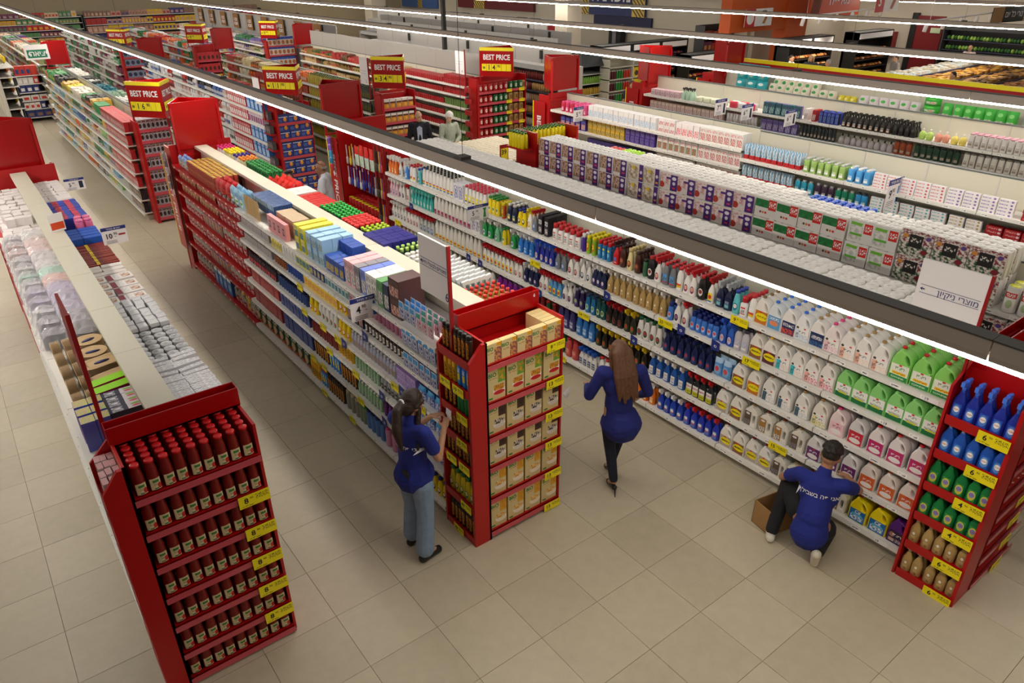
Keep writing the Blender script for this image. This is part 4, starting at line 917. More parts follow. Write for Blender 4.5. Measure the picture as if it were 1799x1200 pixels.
C(3, 1.25, .88, Bt['bluewhite'], 4, n=5); C(3, .87, .7, X['indigo'], n=2, tint=[hx('#2f62c0')]); C(3, .69, .52, Bt['lavender'], n=2)
jugs(3, [J['brown_yellow'], J['plum_yellow'], J['teal'], J['teal'], J['blush'], J['blush']], .5, -.4)
C(3, -.41, -1.32, J['lime_green'], 2, n=6)
# middle
C(2, 7.7, 7.2, X['white_white']); C(2, 7.18, 6.8, X['white_red']); C(2, 6.78, 6.34, X['grey_red'], tint=[hx('#c8ccc8')]); C(2, 6.32, 5.06, Bt['ducky'], 2, n=12); C(2, 5.02, 4.3, X['white_red_y'], n=8)
C(2, 4.28, 4.1, X['white_red'], n=2); C(2, 4.08, 3.76, X['navy_white'], n=3); C(2, 3.74, 3.56, X['white_red'], n=2); C(2, 3.55, 3.3, X['white_red_y'], n=3, tint=[hx('#5a9ad0')]); C(2, 3.28, 3.08, X['white_purple'], n=2)
C(2, 3.06, 2.86, Bt['plum'], n=2); C(2, 2.85, 2.66, Bt['oceanj'], n=2); C(2, 2.65, 2.5, Bt['seagreen'], n=2); C(2, 2.48, 2.2, X['black_red'], n=3); C(2, 2.19, 2.0, X['black_yel'], n=2, tint=[hx('#2a2a1c')]); C(2, 1.98, 1.6, Bt['white_green'], n=4)
C(2, 1.58, .9, X['navy_navy'], n=7); C(2, .88, .68, X['pouchblue'], n=2)
jugs(2, [J['brown_yellow'], J['orange_yellow'], J['slate'], J['slate'], J['slate'], J['olive'], J['pinkpale'], J['greytop'], J['magenta'], J['magenta'], J['magenta']], .66, -1.32)
# second-lowest
C(1, 7.7, 5.6, Bt['ducklow'], 1, n=16); C(1, 5.55, 4.75, Bt['ducklow'], 1, n=6); C(1, 4.7, 4.1, Bt['magenta'], 1, n=5); C(1, 4.08, 3.75, Bt['rubydish'], n=3); C(1, 3.73, 3.62, Bt['rubydish'], n=1); C(1, 3.61, 3.5, Bt['greendish'], n=1); C(1, 3.49, 3.38, Bt['rubydish'], n=1)
C(1, 3.36, 3.02, Bt['indigodish'], n=3); C(1, 3.0, 2.66, Bt['bluedish'], n=3); C(1, 2.64, 1.78, X['black_yel'], n=8); C(1, 1.76, 1.22, X['blue_wr'], n=5); C(1, 1.2, .84, X['ajax'], n=4)
jugs(1, [J['red_yellow'], J['brown_yellow'], FJ[0], FJ[1], FJ[1], FJ[0], J['purple'], J['purple'], J['purple'], J['amber'], J['amber'], J['amber']], .8, -1.32)
# lowest
C(0, 4.4, 3.4, Bt['ducklow'], 1); C(0, 3.36, 3.22, Bt['greensoap'], n=1); C(0, 3.2, 2.94, Bt['redsoap'], n=2); C(0, 2.92, 2.6, X['bluewhite_tr'], n=4); C(0, 2.55, 2.1, Bt['white_redcap'], n=5); C(0, 2.05, 1.6, X['orange_tr'], n=4)
C(0, 1.58, 1.2, X['cobalt_white'], n=4); C(0, 1.19, .7, X['cobalt_red'], n=5)
jugs(0, [J['red_yellow'], J['brown_yellow'], J['red_yellow'], J['red_yellow'], FJ[0], FJ[0], FJ[1], FJ[0], FJ[1]], .68, -.76)
C(0, -.78, -1.16, J['cif'], 2, n=2); C(0, -1.16, -1.33, J['violet'], 1, n=1)
# paper packs along the back of that run, seen from above
ptop = pr('lilac', '#f2ece8', [('r', .55, .05, 1, .95, '#5a2a86'), ('p', 0, .05, .5, .8, '#a8764a', '#f0e4dc', 6)])
PPW = paperpack('paper_roll_pack', 'white paper roll pack', .36, .24, .21, ptop, 3, 2)
fill('R', 3.37, 7.6, -.9, 1.725, PPW, 'behind the cleaning shelves', rows=1, stack=2, gap=.004, n=23, jit=.01)
fill('R', 3.115, 7.6, -.9, 1.725, PPW, 'just behind the cleaning shelf spine', rows=1, stack=2, gap=.004, n=23, jit=.008, back=0)
# price cards on the cleaning shelf rails
for lv, y, t in [(4, .62, '9'), (3, 1.52, '25'), (3, .42, '17'), (3, 3.75, '6'), (2, 2.8, '14'), (2, 7.4, '9'), (1, -.02, '15'), (0, 3.2, '9')]:
    s = SHELF[('cleaning product shelving facing the crouching worker', 'L', min(8, max(0, int((y + 1.32) / 1.00444))), LV_C[lv])]
    yc = s.location.y - 1.32
    ob('price_card', price_card(t, .2, .085), (-(y - yc), -.014, -.03), parent=s)
for lv, y in [(3, 2.42), (3, 1.3), (3, .85), (2, 1.95), (2, 3.66), (3, 6.9), (2, 5.0), (2, 5.3)]:
    s = SHELF[('cleaning product shelving facing the crouching worker', 'L', min(8, max(0, int((y + 1.32) / 1.00444))), LV_C[lv])]
    ob('promo_flag', blue_flag(), (-(y - (s.location.y - 1.32)), -.014, -.02), parent=s)
for lv, y in [(4, -1.2), (3, -.95), (2, -.1), (1, -1.0), (1, .2), (0, -1.15), (4, 2.55), (4, 2.0), (3, .1), (2, .6), (1, 1.0), (4, 3.1), (2, 2.3)]:
    s = SHELF[('cleaning product shelving facing the crouching worker', 'L', min(8, max(0, int((y + 1.32) / 1.00444))), LV_C[lv])]
    ob('price_label', cached('plabel', lambda: MB().box(-.06, -.003, -.02, .06, 0, .02).text('19', .035, -.035, 0, -.004, 1, bold=.01).build('price_label', [m_paper, m_black])), (-(y - (s.location.y - 1.32)), -.008, -.022), parent=s)

# ---------------------------------------------------------------- spray end display
names = ['top', 'second', 'third', 'fourth', 'fifth', 'bottom']
for i, (z, p) in enumerate(zip(reversed(SCZ), [X['blue_tr'], X['azure_tr'], X['green_tr'], X['green_tr'], X['tan_tr'], X['tan_tr']])):
    fill('L', 2.275, -1.35, -1.83, z, p, 'on %s spray display shelf' % names[i], rows=2, n=5, back=.03, jit=.005)
    s = [c for c in bpy.data.objects['end_display.002'].children if c.name.startswith('side_shelf')][len(SCZ) - 1 - i]
    ob('price_card', price_card('64'[(i in (2, 3))], .22, .1), (.13, -.02, -.02), parent=s)
tanb = spray('spray_bottle', 'small tan bottle with pale head', '#a08a60', '#d8ccb8', None, .075, .05, .19)
for i, z in enumerate(FC): fill('F', -1.82, 2.6, 3.36, z, tanb, 'on front shelves of the red spray display', rows=1, n=8, parts=True)
for i, z in enumerate(FC[:4]):
    ob('price_card', price_card('5', .2, .085), (.05, -.04, -.02), parent=SHELF[(LC, 'F', z)])

# ---------------------------------------------------------------- cereal end display
def bio(k, sh, ph1, ph2, strip):
    return pr('bio' + k, '#d9c690', [('r', .6, .55, 1, 1, strip), ('p', .62, .6, 1, 1, strip, ph1, 9), ('e', .66, .28, .34, .13, '#efe8dc'), ('p', .38, .3, .92, .48, ph1, ph2, 11), ('e', .66, .22, .3, .07, sh), ('r', .08, .04, .3, .1, '#2a8a3c'), ('t', .1, .7, .55, .74, '#b0603a', 1), ('t', .3, .92, .55, .95, '#4a7a3a', 1)])
bc = lambda k, d, p, h=.29: carton('cereal_box', d, .185, .07, h, '#d4c088', p, text='BIO', ts=.052, tx=-.2, tz=.84, tcol='#1f7a34', bold=.03)
BIO = [bc('a', 'beige BIO cereal box with red rimmed bowl', bio('a', '#c8202a', '#e0a030', '#a86a1c', '#5aa83a')), bc('b', 'beige BIO cereal box with brown chocolate bowl', bio('b', '#ddd6cc', '#2a1a16', '#e8dcd0', '#4a2a20')), bc('c', 'beige BIO cereal box with golden flakes', bio('c', '#efe4d0', '#d8922a', '#f0d8a0', '#e0a81c'))]
seqs = [BIO[2], BIO[2], BIO[1], BIO[1], BIO[0]]
for i in range(5):
    fill('F', 1.16, -.25, .56, FB[i], seqs[i], 'on the %s cereal shelf' % ['bottom', 'second-lowest', 'third', 'fourth', 'second-highest'][i], rows=2, n=4, back=.02, jit=.003)
    ob('price_card', price_card('13', .2, .09), (.3, -.042, -.025), parent=SHELF[(LB, 'F', FB[i])])
gran = carton('granola_box', 'low beige BIO granola box', .155, .055, .17, '#d4c088', pr('gran', '#d9c690', [('p', .55, 0, 1, .75, '#8a4a5a', '#d8a050', 8), ('r', .7, .8, 1, 1, '#e8a81c'), ('t', .1, .45, .5, .55, '#b06a3a', 2)]), text='BIO', ts=.045, tx=-.25, tz=.72, bold=.03)
fill('F', 1.16, -.25, .56, FB[5], gran, 'on the top cereal shelf', rows=1, n=5, back=.02, jit=.002)
fill('F', 1.225, .4, .56, FB[5], gran, 'on the top cereal shelf', rows=4, n=1, back=.02, jit=.002)
ob('price_card', price_card('9', .2, .09), (.3, -.042, -.025), parent=SHELF[(LB, 'F', FB[5])])
sidep = [Cn['k300'], bottle('garden_spray_bottle', 'yellow garden bottle with green cap', '#e0c81c', '#2a7a3c', oval('gsb', '#e0c820', '#3a7a3a', '#f0e8c0'), .08, .06, .26, OVAL), Cn['k300'], Cn['k300'], Cn['k300'], Cn['raid'], Cn['k300']]
for i, z in enumerate(SB):
    w = ['bottom', 'second-lowest', 'third', 'fourth', 'fifth', 'sixth', 'top'][i] + ' cereal display side shelf'
    if i == 5:
        fill('L', -.44, 1.6, 1.4, z, Cn['k300y'], 'on ' + w, back=.03, n=3); fill('L', -.44, 1.39, 1.19, z, Cn['raid'], 'on ' + w, back=.03, n=3)
    elif i == 4:
        fill('L', -.44, 1.6, 1.42, z, Cn['k300'], 'on ' + w, back=.03, n=3); fill('L', -.44, 1.41, 1.19, z, Cn['greenc'], 'on ' + w, back=.03, n=4)
    else: fill('L', -.44, 1.6, 1.19, z, sidep[i], 'on ' + w, back=.03, n=5 if i == 1 else 7)
ss = [c for c in bpy.data.objects['end_display.001'].children if c.name.startswith('side_shelf')]
for i, xs, t in [(5, -.12, '19'), (5, .08, '19'), (4, .12, '11'), (3, .1, '15'), (2, .12, '19'), (2, -.08, '18'), (1, .12, '49'), (0, -.02, '29')]:
    ob('price_card', price_card(t, .16, .085), (xs, -.012, -.015), parent=ss[i])

# ---------------------------------------------------------------- tomato sauce end display
jl = pr('jarl', '#d8c89c', [('r', .25, .62, .85, .85, '#3f7a3a'), ('t', .3, .35, .8, .55, '#7a5a3a', 2), ('e', .85, .3, .2, .25, '#c03028'), ('r', .3, .05, .7, .15, '#2a6a5a')])
jar = bottle('sauce_bottle', 'red tomato sauce bottle', '#7c140e', '#c8141a', jl, .078, .078, .225, [(.46, 0), (.5, .03), (.5, .45), (.43, .72), (.33, .92), (.33, .95)], .37, .075, 2., (.06, .44), .8, n=14)
for i, z in enumerate(FA):
    fill('F', 1.28, -2.91, -2.13, z, jar, 'on %s shelf of jar display' % ['bottom', 'second-lowest', 'third', 'fourth', 'fifth', 'sixth', 'top'][i], rows=5 if i == 6 else 2, n=9, back=.01, rowgap=-.006 if i == 6 else .004, parts=True, jit=.003)
    if 1 <= i <= 5: ob('price_card', price_card('8', .22, .1), (.3, -.045, -.02), parent=SHELF[(LA, 'F', z)])
stripe = pr('stripe', '#e8e0e0', [('r', 0, k * .167, 1, k * .167 + .083, '#c8243c') for k in range(6)])
strb = carton('striped_straw_box', 'red and white striped paper box', .075, .035, .21, '#d8c8c8', stripe, top=stripe)
packr = pouch('sweet_bag', 'small glossy red and white bag', .09, .05, .2, '#c02030', pr('swb', '#c82838', [('p', .1, .2, .9, .9, '#e8e0e0', '#a81828', 6)]))
for i, z in enumerate(SA):
    p = strb if i >= 5 else packr
    fill('L', -3.08, 1.68, 1.3, z, p, 'on %s side shelf of the jar display' % ['bottom', 'second-lowest', 'third', 'fourth', 'fifth', 'sixth', 'top'][i], rows=3 if i == 6 else 2, n=4, back=.02, jit=.008, tint=None if i >= 5 else [hx('#c8202c'), hx('#7fb0c8'), hx('#d8cfa0')][i % 3:i % 3 + 1])
# ---------------------------------------------------------------- pet and household shelves, left face of the middle run
XB = -.435
BW = ['on lowest', 'on second', 'on third', 'on fourth', 'on fifth', 'on sixth', 'on top']
def B(lv, a, b, p, rows=1, **k):
    fill('L', XB, a, b, LV_B[lv], p, BW[lv] + ' shelf facing tableware', rows=rows, **k)
mini = lambda n, d, w, dd, h, c, a, b, cat='box': carton(n, d, w, dd, h, c, pr('mini_' + d.replace(' ', '_'), c, [('p', .08, .1, .92, .6, a, b, 6), ('t', .1, .68, .9, .9, b, 1)]), cat)
# top
snack = pouch('pet_treat_bag', 'blue and cream pet treat bag', .13, .08, .2, '#6a86c8', pr('ptb', '#8aa0d8', [('p', 0, 0, 1, .7, '#e8d8a0', '#5a78c0', 5)]))
B(6, 9.5, 9.0, snack, 2, jit=.012)
gold = tin('pet_food_tin', 'red and gold tin', '#a84a38', '#c8a84a', .072, .1)
B(6, 8.95, 7.6, gold, 5, stack=2, gap=.002, rowgap=.001, jit=.001, parts=True)
redbag = pouch('pet_food_bag', 'bright red pet food bag', .16, .1, .24, '#c8202a', pr('rpb', '#cc2830', [('p', .1, .1, .9, .6, '#8a1018', '#e04a40', 6)]))
B(6, 7.58, 7.02, redbag, 2, jit=.015)
bluebag = pouch('wet_wipe_pouch', 'pale blue upright pouch with green stripe', .15, .09, .25, '#8fc0e0', pr('wwp', '#9ccbe8', [('e', .5, .35, .35, .22, '#f0f4f4'), ('r', .2, .3, .8, .42, '#6ac04a'), ('t', .15, .6, .85, .8, '#3a6ab0', 2)]))
B(6, 7.0, 6.42, bluebag, 2, jit=.015)
kraft = pouch('kraft_sachet', 'brown kraft paper sachet', .11, .035, .26, '#c0a070', mat='matte')
B(6, 6.4, 5.9, kraft, 1, jit=.012)
sticks = carton('blue_refill_pack', 'dark blue slim refill pack', .05, .06, .15, '#2a4a80', pr('brp', '#2f5490', [('r', 0, .6, 1, 1, '#9ac0e0')]))
fill('L', XB + .12, 6.4, 5.62, LV_B[6] + .09, sticks, 'on the top shelf facing the tableware aisle', rows=4, stack=1, gap=.004)
pinkb = carton('storage_box', 'pink box with black letter square', .14, .05, .2, '#d88a90', pr('pnk', '#dc9298', [('r', .3, .25, .72, .7, '#5a2a30'), ('t', .35, .35, .68, .6, '#e8c0c0', 1)]))
B(6, 5.55, 4.98, pinkb, 1, n=4)
fill('L', XB + .1, 5.5, 4.95, LV_B[6], carton('flat_board_box', 'flat beige and pink carton', .27, .2, .045, '#b8a080', pr('fbb', '#b89a78', [('r', .1, .3, .6, .7, '#d8a0a0')])), 'stacked behind the pink boxes', rows=1, stack=5, n=2)
bulbA = mini('light_bulb_box', 'yellow and green light bulb box', .11, .12, .15, '#e4d83a', '#2a5a3a', '#6a9ac0')
bulbB = mini('light_bulb_box', 'pale blue and green light bulb box', .11, .12, .15, '#9ac4e4', '#2a5a3a', '#c8d8e8')
B(6, 4.72, 4.4, bulbA, 3, stack=2); B(6, 4.38, 3.92, bulbB, 3, stack=2)
B(6, 3.9, 3.46, mini('light_bulb_box', 'royal blue light bulb box with tab', .1, .12, .17, '#2a56b0', '#e8c83a', '#16306e'), 2)
fill('L', XB + .2, 3.98, 3.62, LV_B[6] + .17, carton('display_tray', 'open blue cardboard display tray', .085, .15, .1, '#2a50a8'), 'on the top shelf behind the bulb boxes', rows=1, n=4)
for a, b, c, n in ((3.42, 3.2, '#e8b4bc', 'pale pink'), (3.19, 3.08, '#8a8890', 'grey'), (3.07, 2.96, '#6a82d8', 'periwinkle blue'), (2.95, 2.74, '#e8e8e4', 'white'), (2.73, 2.62, '#5aa05a', 'green'), (2.61, 2.5, '#2a3a5a', 'navy')):
    B(6, a, b, mini('lamp_box', n + ' tall lamp box', .1, .11, .27, c, '#f0ece8', '#3a3a4a'), 3, n=max(1, round((a - b) / .11)))
B(6, 2.48, 2.28, mini('lamp_box', 'dark brown lamp box with pale globes', .19, .26, .19, '#4a2a2c', '#e8b0a0', '#6a4a44'), 1, n=1, stack=2)
# hanging packs beside the end display
hang = pouch('blister_pack', 'clear and blue hanging blister pack', .085, .03, .17, '#9ab0d8', pr('blp', '#c4cce0', [('p', .1, .05, .9, .65, '#2a3a90', '#dfe4ee', 5), ('r', .1, .72, .9, .95, '#3a9ad8')]))
hang2 = pouch('blister_pack', 'clear and pink hanging blister pack', .085, .03, .17, '#d8b0c0', pr('blp2', '#dcccd8', [('p', .1, .05, .9, .65, '#c84a70', '#d8e4e8', 5), ('r', .1, .72, .9, .95, '#38a088')]))
for zz, nm in ((1.93, 'top'), (1.68, 'upper'), (1.42, 'middle')):
    fill('L', XB - .02, 2.24, 1.96, zz, hang, 'on the %s hooks by the cereal display' % nm, rows=3, n=3, rowgap=.03, back=.0)
    fill('L', XB - .02, 1.95, 1.66, zz, hang2 if zz > 1.9 else hang, 'on the %s hooks beside the cereal display' % nm, rows=3, n=3, rowgap=.03, back=.0)
# lower shelves, right half
brownb = bottle('toiletry_bottle', 'dark brown bottle with white label', '#2a1a16', '#1a1614', pr('bwl', '#e8e4de', [('t', .1, .2, .9, .8, '#4a3a34', 3)]), .065, .065, .17)
clearb = bottle('air_freshener_bottle', 'clear bottle with pink and green print', '#b8bcd0', '#d8d8e0', pr('clb', '#c8ccd8', [('p', 0, 0, 1, 1, '#d04a80', '#7ac07a', 4)]), .06, .05, .17)
clearg = bottle('air_freshener_bottle', 'clear green freshener bottle', '#8ab08a', '#d8dcd8', pr('clg', '#a8c8a0', [('p', 0, 0, 1, 1, '#3a8a4a', '#d8e0d8', 4)]), .06, .05, .17)
purpb = bottle('air_freshener_bottle', 'purple freshener bottle', '#6a2a7a', '#5a1a6a', None, .065, .055, .18, OVAL)
tealb = bottle('air_freshener_bottle', 'teal freshener bottle', '#2a7a88', '#1a4a58', None, .065, .055, .18, OVAL)
yelb = bottle('toilet_bottle', 'yellow toilet cleaner bottle', '#f0d018', '#e8c810', oval('ylb', '#f0d018', '#d84a30'), .09, .06, .22, OVAL)
whtb = bottle('toilet_bottle', 'white toilet cleaner bottle with red label', '#eceae6', '#eceae4', oval('whb', '#eceae6', '#3a8a50', '#c83038'), .08, .06, .22, DUCK)
purpbox = mini('tablet_box', 'violet toilet tablet box', .09, .1, .085, '#a88ad0', '#5a3a9a', '#d8c8f0')
bagblue = pouch('toilet_block_pack', 'glossy blue toilet block pack', .12, .06, .15, '#4a7ad0', pr('tbp', '#5a8ad8', [('p', .05, .05, .95, .7, '#d8e4f4', '#2a4ab0', 5), ('r', 0, .8, 1, 1, '#3aa8e0')]))
B(5, 5.55, 5.22, mini('battery_pack', 'small yellow battery pack', .07, .04, .12, '#e8d020', '#2a2a20', '#f0e8a0')); B(5, 5.2, 4.78, mini('filter_pack', 'white filter pack', .07, .04, .12, '#dedcd8', '#a8a8a8', '#f0f0f0')); B(5, 4.76, 4.4, bulbA, 1, n=4); B(5, 4.38, 4.0, mini('light_bulb_box', 'navy light bulb box', .075, .06, .13, '#2a3a8a', '#e0d040', '#5a6ab0')); B(5, 3.98, 3.4, mini('adhesive_pack', 'white and green adhesive pack', .07, .04, .13, '#d8dcd8', '#3a8a5a', '#2a6ab0')); B(5, 3.38, 2.9, mini('adhesive_pack', 'small mixed coloured pack', .07, .04, .13, '#c8a8a0', '#c83a3a', '#3a6ab0')); B(5, 2.88, 2.3, bottle('toiletry_bottle', 'pink and plum bottle', '#b06a88', '#3a1a28', None, .075, .06, .17, SHAMP), 2)
B(4, 5.55, 5.15, tin('polish_tin', 'brown and orange polish tin', '#8a4a20', '#2a1a14', .055, .1)); B(4, 5.13, 4.64, tin('polish_tin', 'blue polish tin with dark lid', '#2a4a9a', '#1a1c28', .06, .12), 2); B(4, 4.62, 3.72, mini('moth_block_box', 'bright yellow box with red print', .11, .08, .16, '#f0cc18', '#c8382a', '#f4e070'), 1, n=8); B(4, 3.7, 3.5, yelb); B(4, 3.48, 3.12, mini('candle_box', 'dark navy card box', .1, .06, .19, '#1c2440', '#c88a6a', '#2a3458')); B(4, 3.1, 2.3, brownb, 2)
B(3, 5.55, 4.64, tin('polish_tin', 'dark blue tin in low tray', '#24407c', '#1a2040', .065, .13), 2); B(3, 4.58, 4.34, yelb); B(3, 4.32, 3.82, whtb); B(3, 3.8, 3.5, yelb, n=3); B(3, 3.48, 2.5, clearb, 2); B(3, 2.48, 2.12, purpbox, 2, stack=2, n=4); B(3, 2.1, 1.68, bagblue, 2)
B(2, 5.55, 4.64, mini('pet_food_tray', 'navy pet food tray box', .09, .1, .11, '#2c4080', '#5a6aa8', '#1a2850'), 1, stack=2); B(2, 4.58, 3.9, bottle('insect_bottle', 'small dark red bottle', '#7a1c18', '#2a1412', None, .055, .05, .16), 2); B(2, 3.88, 3.5, Cn['k300y'], 2, n=5); B(2, 3.45, 2.9, clearg, 2); B(2, 2.88, 2.3, bottle('air_freshener_bottle', 'clear freshener bottle with dark label', '#9aa0a4', '#c8c8c8', pr('fdl', '#2a2420', [('t', .1, .3, .9, .7, '#d8d0c0', 2)]), .065, .055, .17), 2); B(2, 2.28, 1.7, bagblue, 2, tint=[hx('#6a6ad0')])
B(1, 5.55, 4.64, mini('pet_food_tray', 'deep blue pet food carton', .13, .1, .2, '#28397a', '#4a5a9a', '#182448'), 1); B(1, 4.6, 4.2, Cn['k300'], 2); B(1, 4.18, 3.9, Cn['raid'], 2); B(1, 3.88, 3.48, Cn['k300'], 2); B(1, 3.45, 2.9, clearg, 2); B(1, 2.88, 2.6, purpb, 2); B(1, 2.58, 2.3, tealb, 2); B(1, 2.28, 1.7, bagblue, 2)
green_bag = pouch('pet_food_sack', 'dark green and orange cat food bag', .2, .1, .3, '#1c4a2a', pr('cfb', '#17422a', [('p', 0, 0, 1, .3, '#d8741c', '#8a2a14', 6), ('e', .5, .5, .3, .2, '#c8a078'), ('t', .15, .75, .85, .92, '#e8e8d8', 1)]))
yellow_bag = pouch('pet_food_sack', 'yellow pet food bag', .2, .1, .3, '#e8c020', pr('yfb', '#e8b818', [('p', 0, 0, 1, .6, '#c84a20', '#f0d040', 5)]))
B(0, 7.4, 7.0, yellow_bag, 1, n=2); B(0, 6.98, 4.86, green_bag, 1, n=10); B(0, 4.84, 4.56, Cn['k300y'], 2, n=5); B(0, 4.54, 4.36, Cn['raid'], 2, n=3); B(0, 4.34, 3.9, Cn['k300'], 3, n=7)
B(0, 3.86, 3.52, bottle('fabric_bottle', 'floral bottle with cream cap', '#8a8a80', '#d8c8a0', None, .085, .07, .24, SHAMP, .38, .14), 3); B(0, 3.5, 3.36, bottle('fabric_bottle', 'floral bottle with green cap', '#7a8a70', '#2a9a40', None, .085, .07, .24, SHAMP, .4, .14), 3, n=2)
B(0, 3.34, 2.94, bottle('fabric_bottle', 'blue bottle with dark blue cap', '#4a78c0', '#20306a', None, .085, .07, .24, SHAMP, .36, .14), 3); B(0, 2.92, 2.66, bottle('fabric_bottle', 'pink bottle with pink cap', '#d08ab0', '#e04a88', None, .085, .07, .24, SHAMP, .36, .14), 3); B(0, 2.64, 2.4, bottle('fabric_bottle', 'clear bottle with cyan cap', '#a0c0cc', '#2ab0e0', None, .085, .07, .24, SHAMP, .36, .14), 3); B(0, 2.38, 2.1, Bt['white_redcap'], 2); B(0, 2.05, 1.68, Bt['yellow_blue'], 2)
# red pegged bays at the far half: hanging silver and red packs
hp = pouch('pet_toy_pack', 'hanging silver and red pet pack', .12, .05, .26, '#b8a8a0', pr('ptp', '#a01820', [('p', 0, .45, 1, 1, '#b8b0a8', '#5a4a44', 6), ('t', .1, .1, .9, .35, '#e8d0d0', 2)]))
hp2 = pouch('pet_treat_pouch', 'hanging purple and orange treat pouch', .13, .05, .26, '#6a4a8a', pr('ptq', '#5a3a80', [('p', 0, 0, 1, .7, '#d87a2a', '#4a7a8a', 4)]))
for zi, (z, nm) in enumerate(((.2, 'lowest'), (.58, 'second'), (.92, 'third'), (1.18, 'fourth'), (1.48, 'fifth'), (1.7, 'sixth'))):
    hh = hp if zi not in (1, 3) else hp2
    if zi > 3: hh = pouch('pet_stick_pack', 'hanging beige and red stick pack', .1, .04, .17, '#9a6a50', pr('pts', '#a03028', [('p', 0, .3, 1, 1, '#c8a070', '#5a2a20', 6)]))
    fill('L', XB, 9.6, 8.7, z - .05, hp if zi < 4 else hh, 'on the %s hook row of the red pegged bays' % nm, rows=1, gap=.03)
    if zi: fill('L', XB, 8.65, 7.75, z - .05, hh, 'on the %s hook row of the red bays' % nm, rows=1, gap=.02)
    else: fill('L', XB, 8.65, 7.8, .145, carton('litter_box', 'tall blue litter box', .17, .1, .3, '#2a62a8', pr('ltb', '#2f6ab4', [('r', 0, .75, 1, 1, '#e8eef4'), ('e', .5, .4, .3, .2, '#7ab0e0')])), 'on the lowest shelf of the red bays', rows=1, n=4)
    fill('L', XB, 7.7, 6.7, z - .05 if zi else .145, hp, 'on the %s row beside the grey sachets' % nm, rows=1, gap=.03)
grey = carton('sachet_stack', 'small grey sachet box', .06, .08, .1, '#9a9498', pr('gsk', '#a09a9c', [('p', 0, 0, 1, 1, '#6a6468', '#c8c0c0', 8)]))
for lv in (5, 4): B(lv, 6.62, 5.62, grey, 1, gap=.002)
B(3, 6.62, 5.62, bottle('shoe_bottle', 'small dark bottle with pink label', '#3a2028', '#1c1418', pr('shb', '#c84a50', []), .055, .05, .15)); B(2, 6.62, 5.62, mini('sponge_bag', 'red net pack', .16, .08, .17, '#a02a30', '#c85a50', '#5a1820')); B(1, 6.62, 5.62, mini('sponge_bag', 'dark red net pack', .16, .08, .2, '#8a2428', '#b84a44', '#4a1418'))
for lv, y, t in [(0, 4.35, '19'), (0, 3.6, '19'), (1, 4.55, '16'), (1, 4.25, '11'), (1, 3.3, '15'), (2, 4.0, '24'), (2, 3.35, '14'), (3, 4.62, '25'), (3, 4.1, '25'), (3, 2.45, '30'), (4, 4.65, '45'), (3, 1.95, '25'), (3, 3.72, '25')]:
    s = SHELF[('shelving run with cleaning and pet goods behind the cereal end display', 'L', int((y - 1.64) / 1.01375), LV_B[lv])]
    ob('price_card', price_card(t, .15, .085), (-(y - 1.64 - s.location.y), -.012, -.03), parent=s)
for lv, y in [(3, 3.55), (2, 2.75), (3, 2.3), (1, 2.3), (1, 2.75), (4, 3.0)]:
    s = SHELF[('shelving run with cleaning and pet goods behind the cereal end display', 'L', int((y - 1.64) / 1.01375), LV_B[lv])]
    ob('promo_flag', blue_flag(), (-(y - 1.64 - s.location.y), -.016, -.01), parent=s)
# ---- top of the other side of the middle run (seen over the cream cap)
def BR(a, b, p, rows=4, **k): fill('R', .555, a, b, 1.845, p, 'on soap shelf behind ledge', rows=rows, gap=.003, **k)
BR(2.12, 1.68, Bt['oil'], 6, n=6); BR(2.86, 2.16, Bt['whitesmall'], 5, n=8); BR(3.3, 2.88, Bt['whitewhite'], 5); BR(3.5, 3.32, Bt['forestlime'], 5, n=2)
BR(4.0, 3.52, carton('detergent_box', 'tall navy detergent carton', .09, .1, .28, '#231d7a'), 4, n=5); BR(4.3, 4.02, Bt['navylime'], 5, n=4); BR(4.72, 4.32, Bt['darkred'], 5, n=5); BR(5.4, 4.74, Bt['darkgreen'], 5, n=8)
BR(6.1, 5.45, mini('sponge_pack', 'red and black sponge pack', .08, .1, .2, '#c82a28', '#1c1a1a', '#e8e0e0'), 3); BR(6.5, 6.15, mini('sponge_pack', 'white and red sponge pack', .11, .1, .2, '#e8e0dc', '#c83a34', '#3a8a4a'), 3)
BR(7.2, 6.55, pouch('sponge_bag', 'loose red sponge bag', .16, .1, .24, '#d83028', None), 3, jit=.02); BR(8.25, 7.3, bottle('soap_bottle', 'green soap bottle with green cap', '#1f6a34', '#2a8a40', None, .08, .06, .25, OVAL, .3, .12, n=8), 4)
BR(8.6, 8.3, bottle('soap_bottle', 'cream soap bottle with orange cap', '#e0d8b0', '#f08a2a', None, .08, .06, .25, OVAL, .3, .12, n=8), 4); BR(8.85, 8.62, bottle('soap_bottle', 'cream soap bottle with purple cap', '#d8d0c8', '#3a2a8a', None, .08, .06, .25, OVAL, .3, .12, n=8), 4); BR(9.3, 8.88, bottle('soap_bottle', 'cream soap bottle with yellow cap', '#e8e0b0', '#f4d81c', None, .08, .06, .25, OVAL, .3, .12, n=8), 4); BR(9.65, 9.32, bottle('soap_bottle', 'pale soap bottle with pink cap', '#e8d0d8', '#e02a78', None, .08, .06, .25, OVAL, .3, .12, n=8), 4)

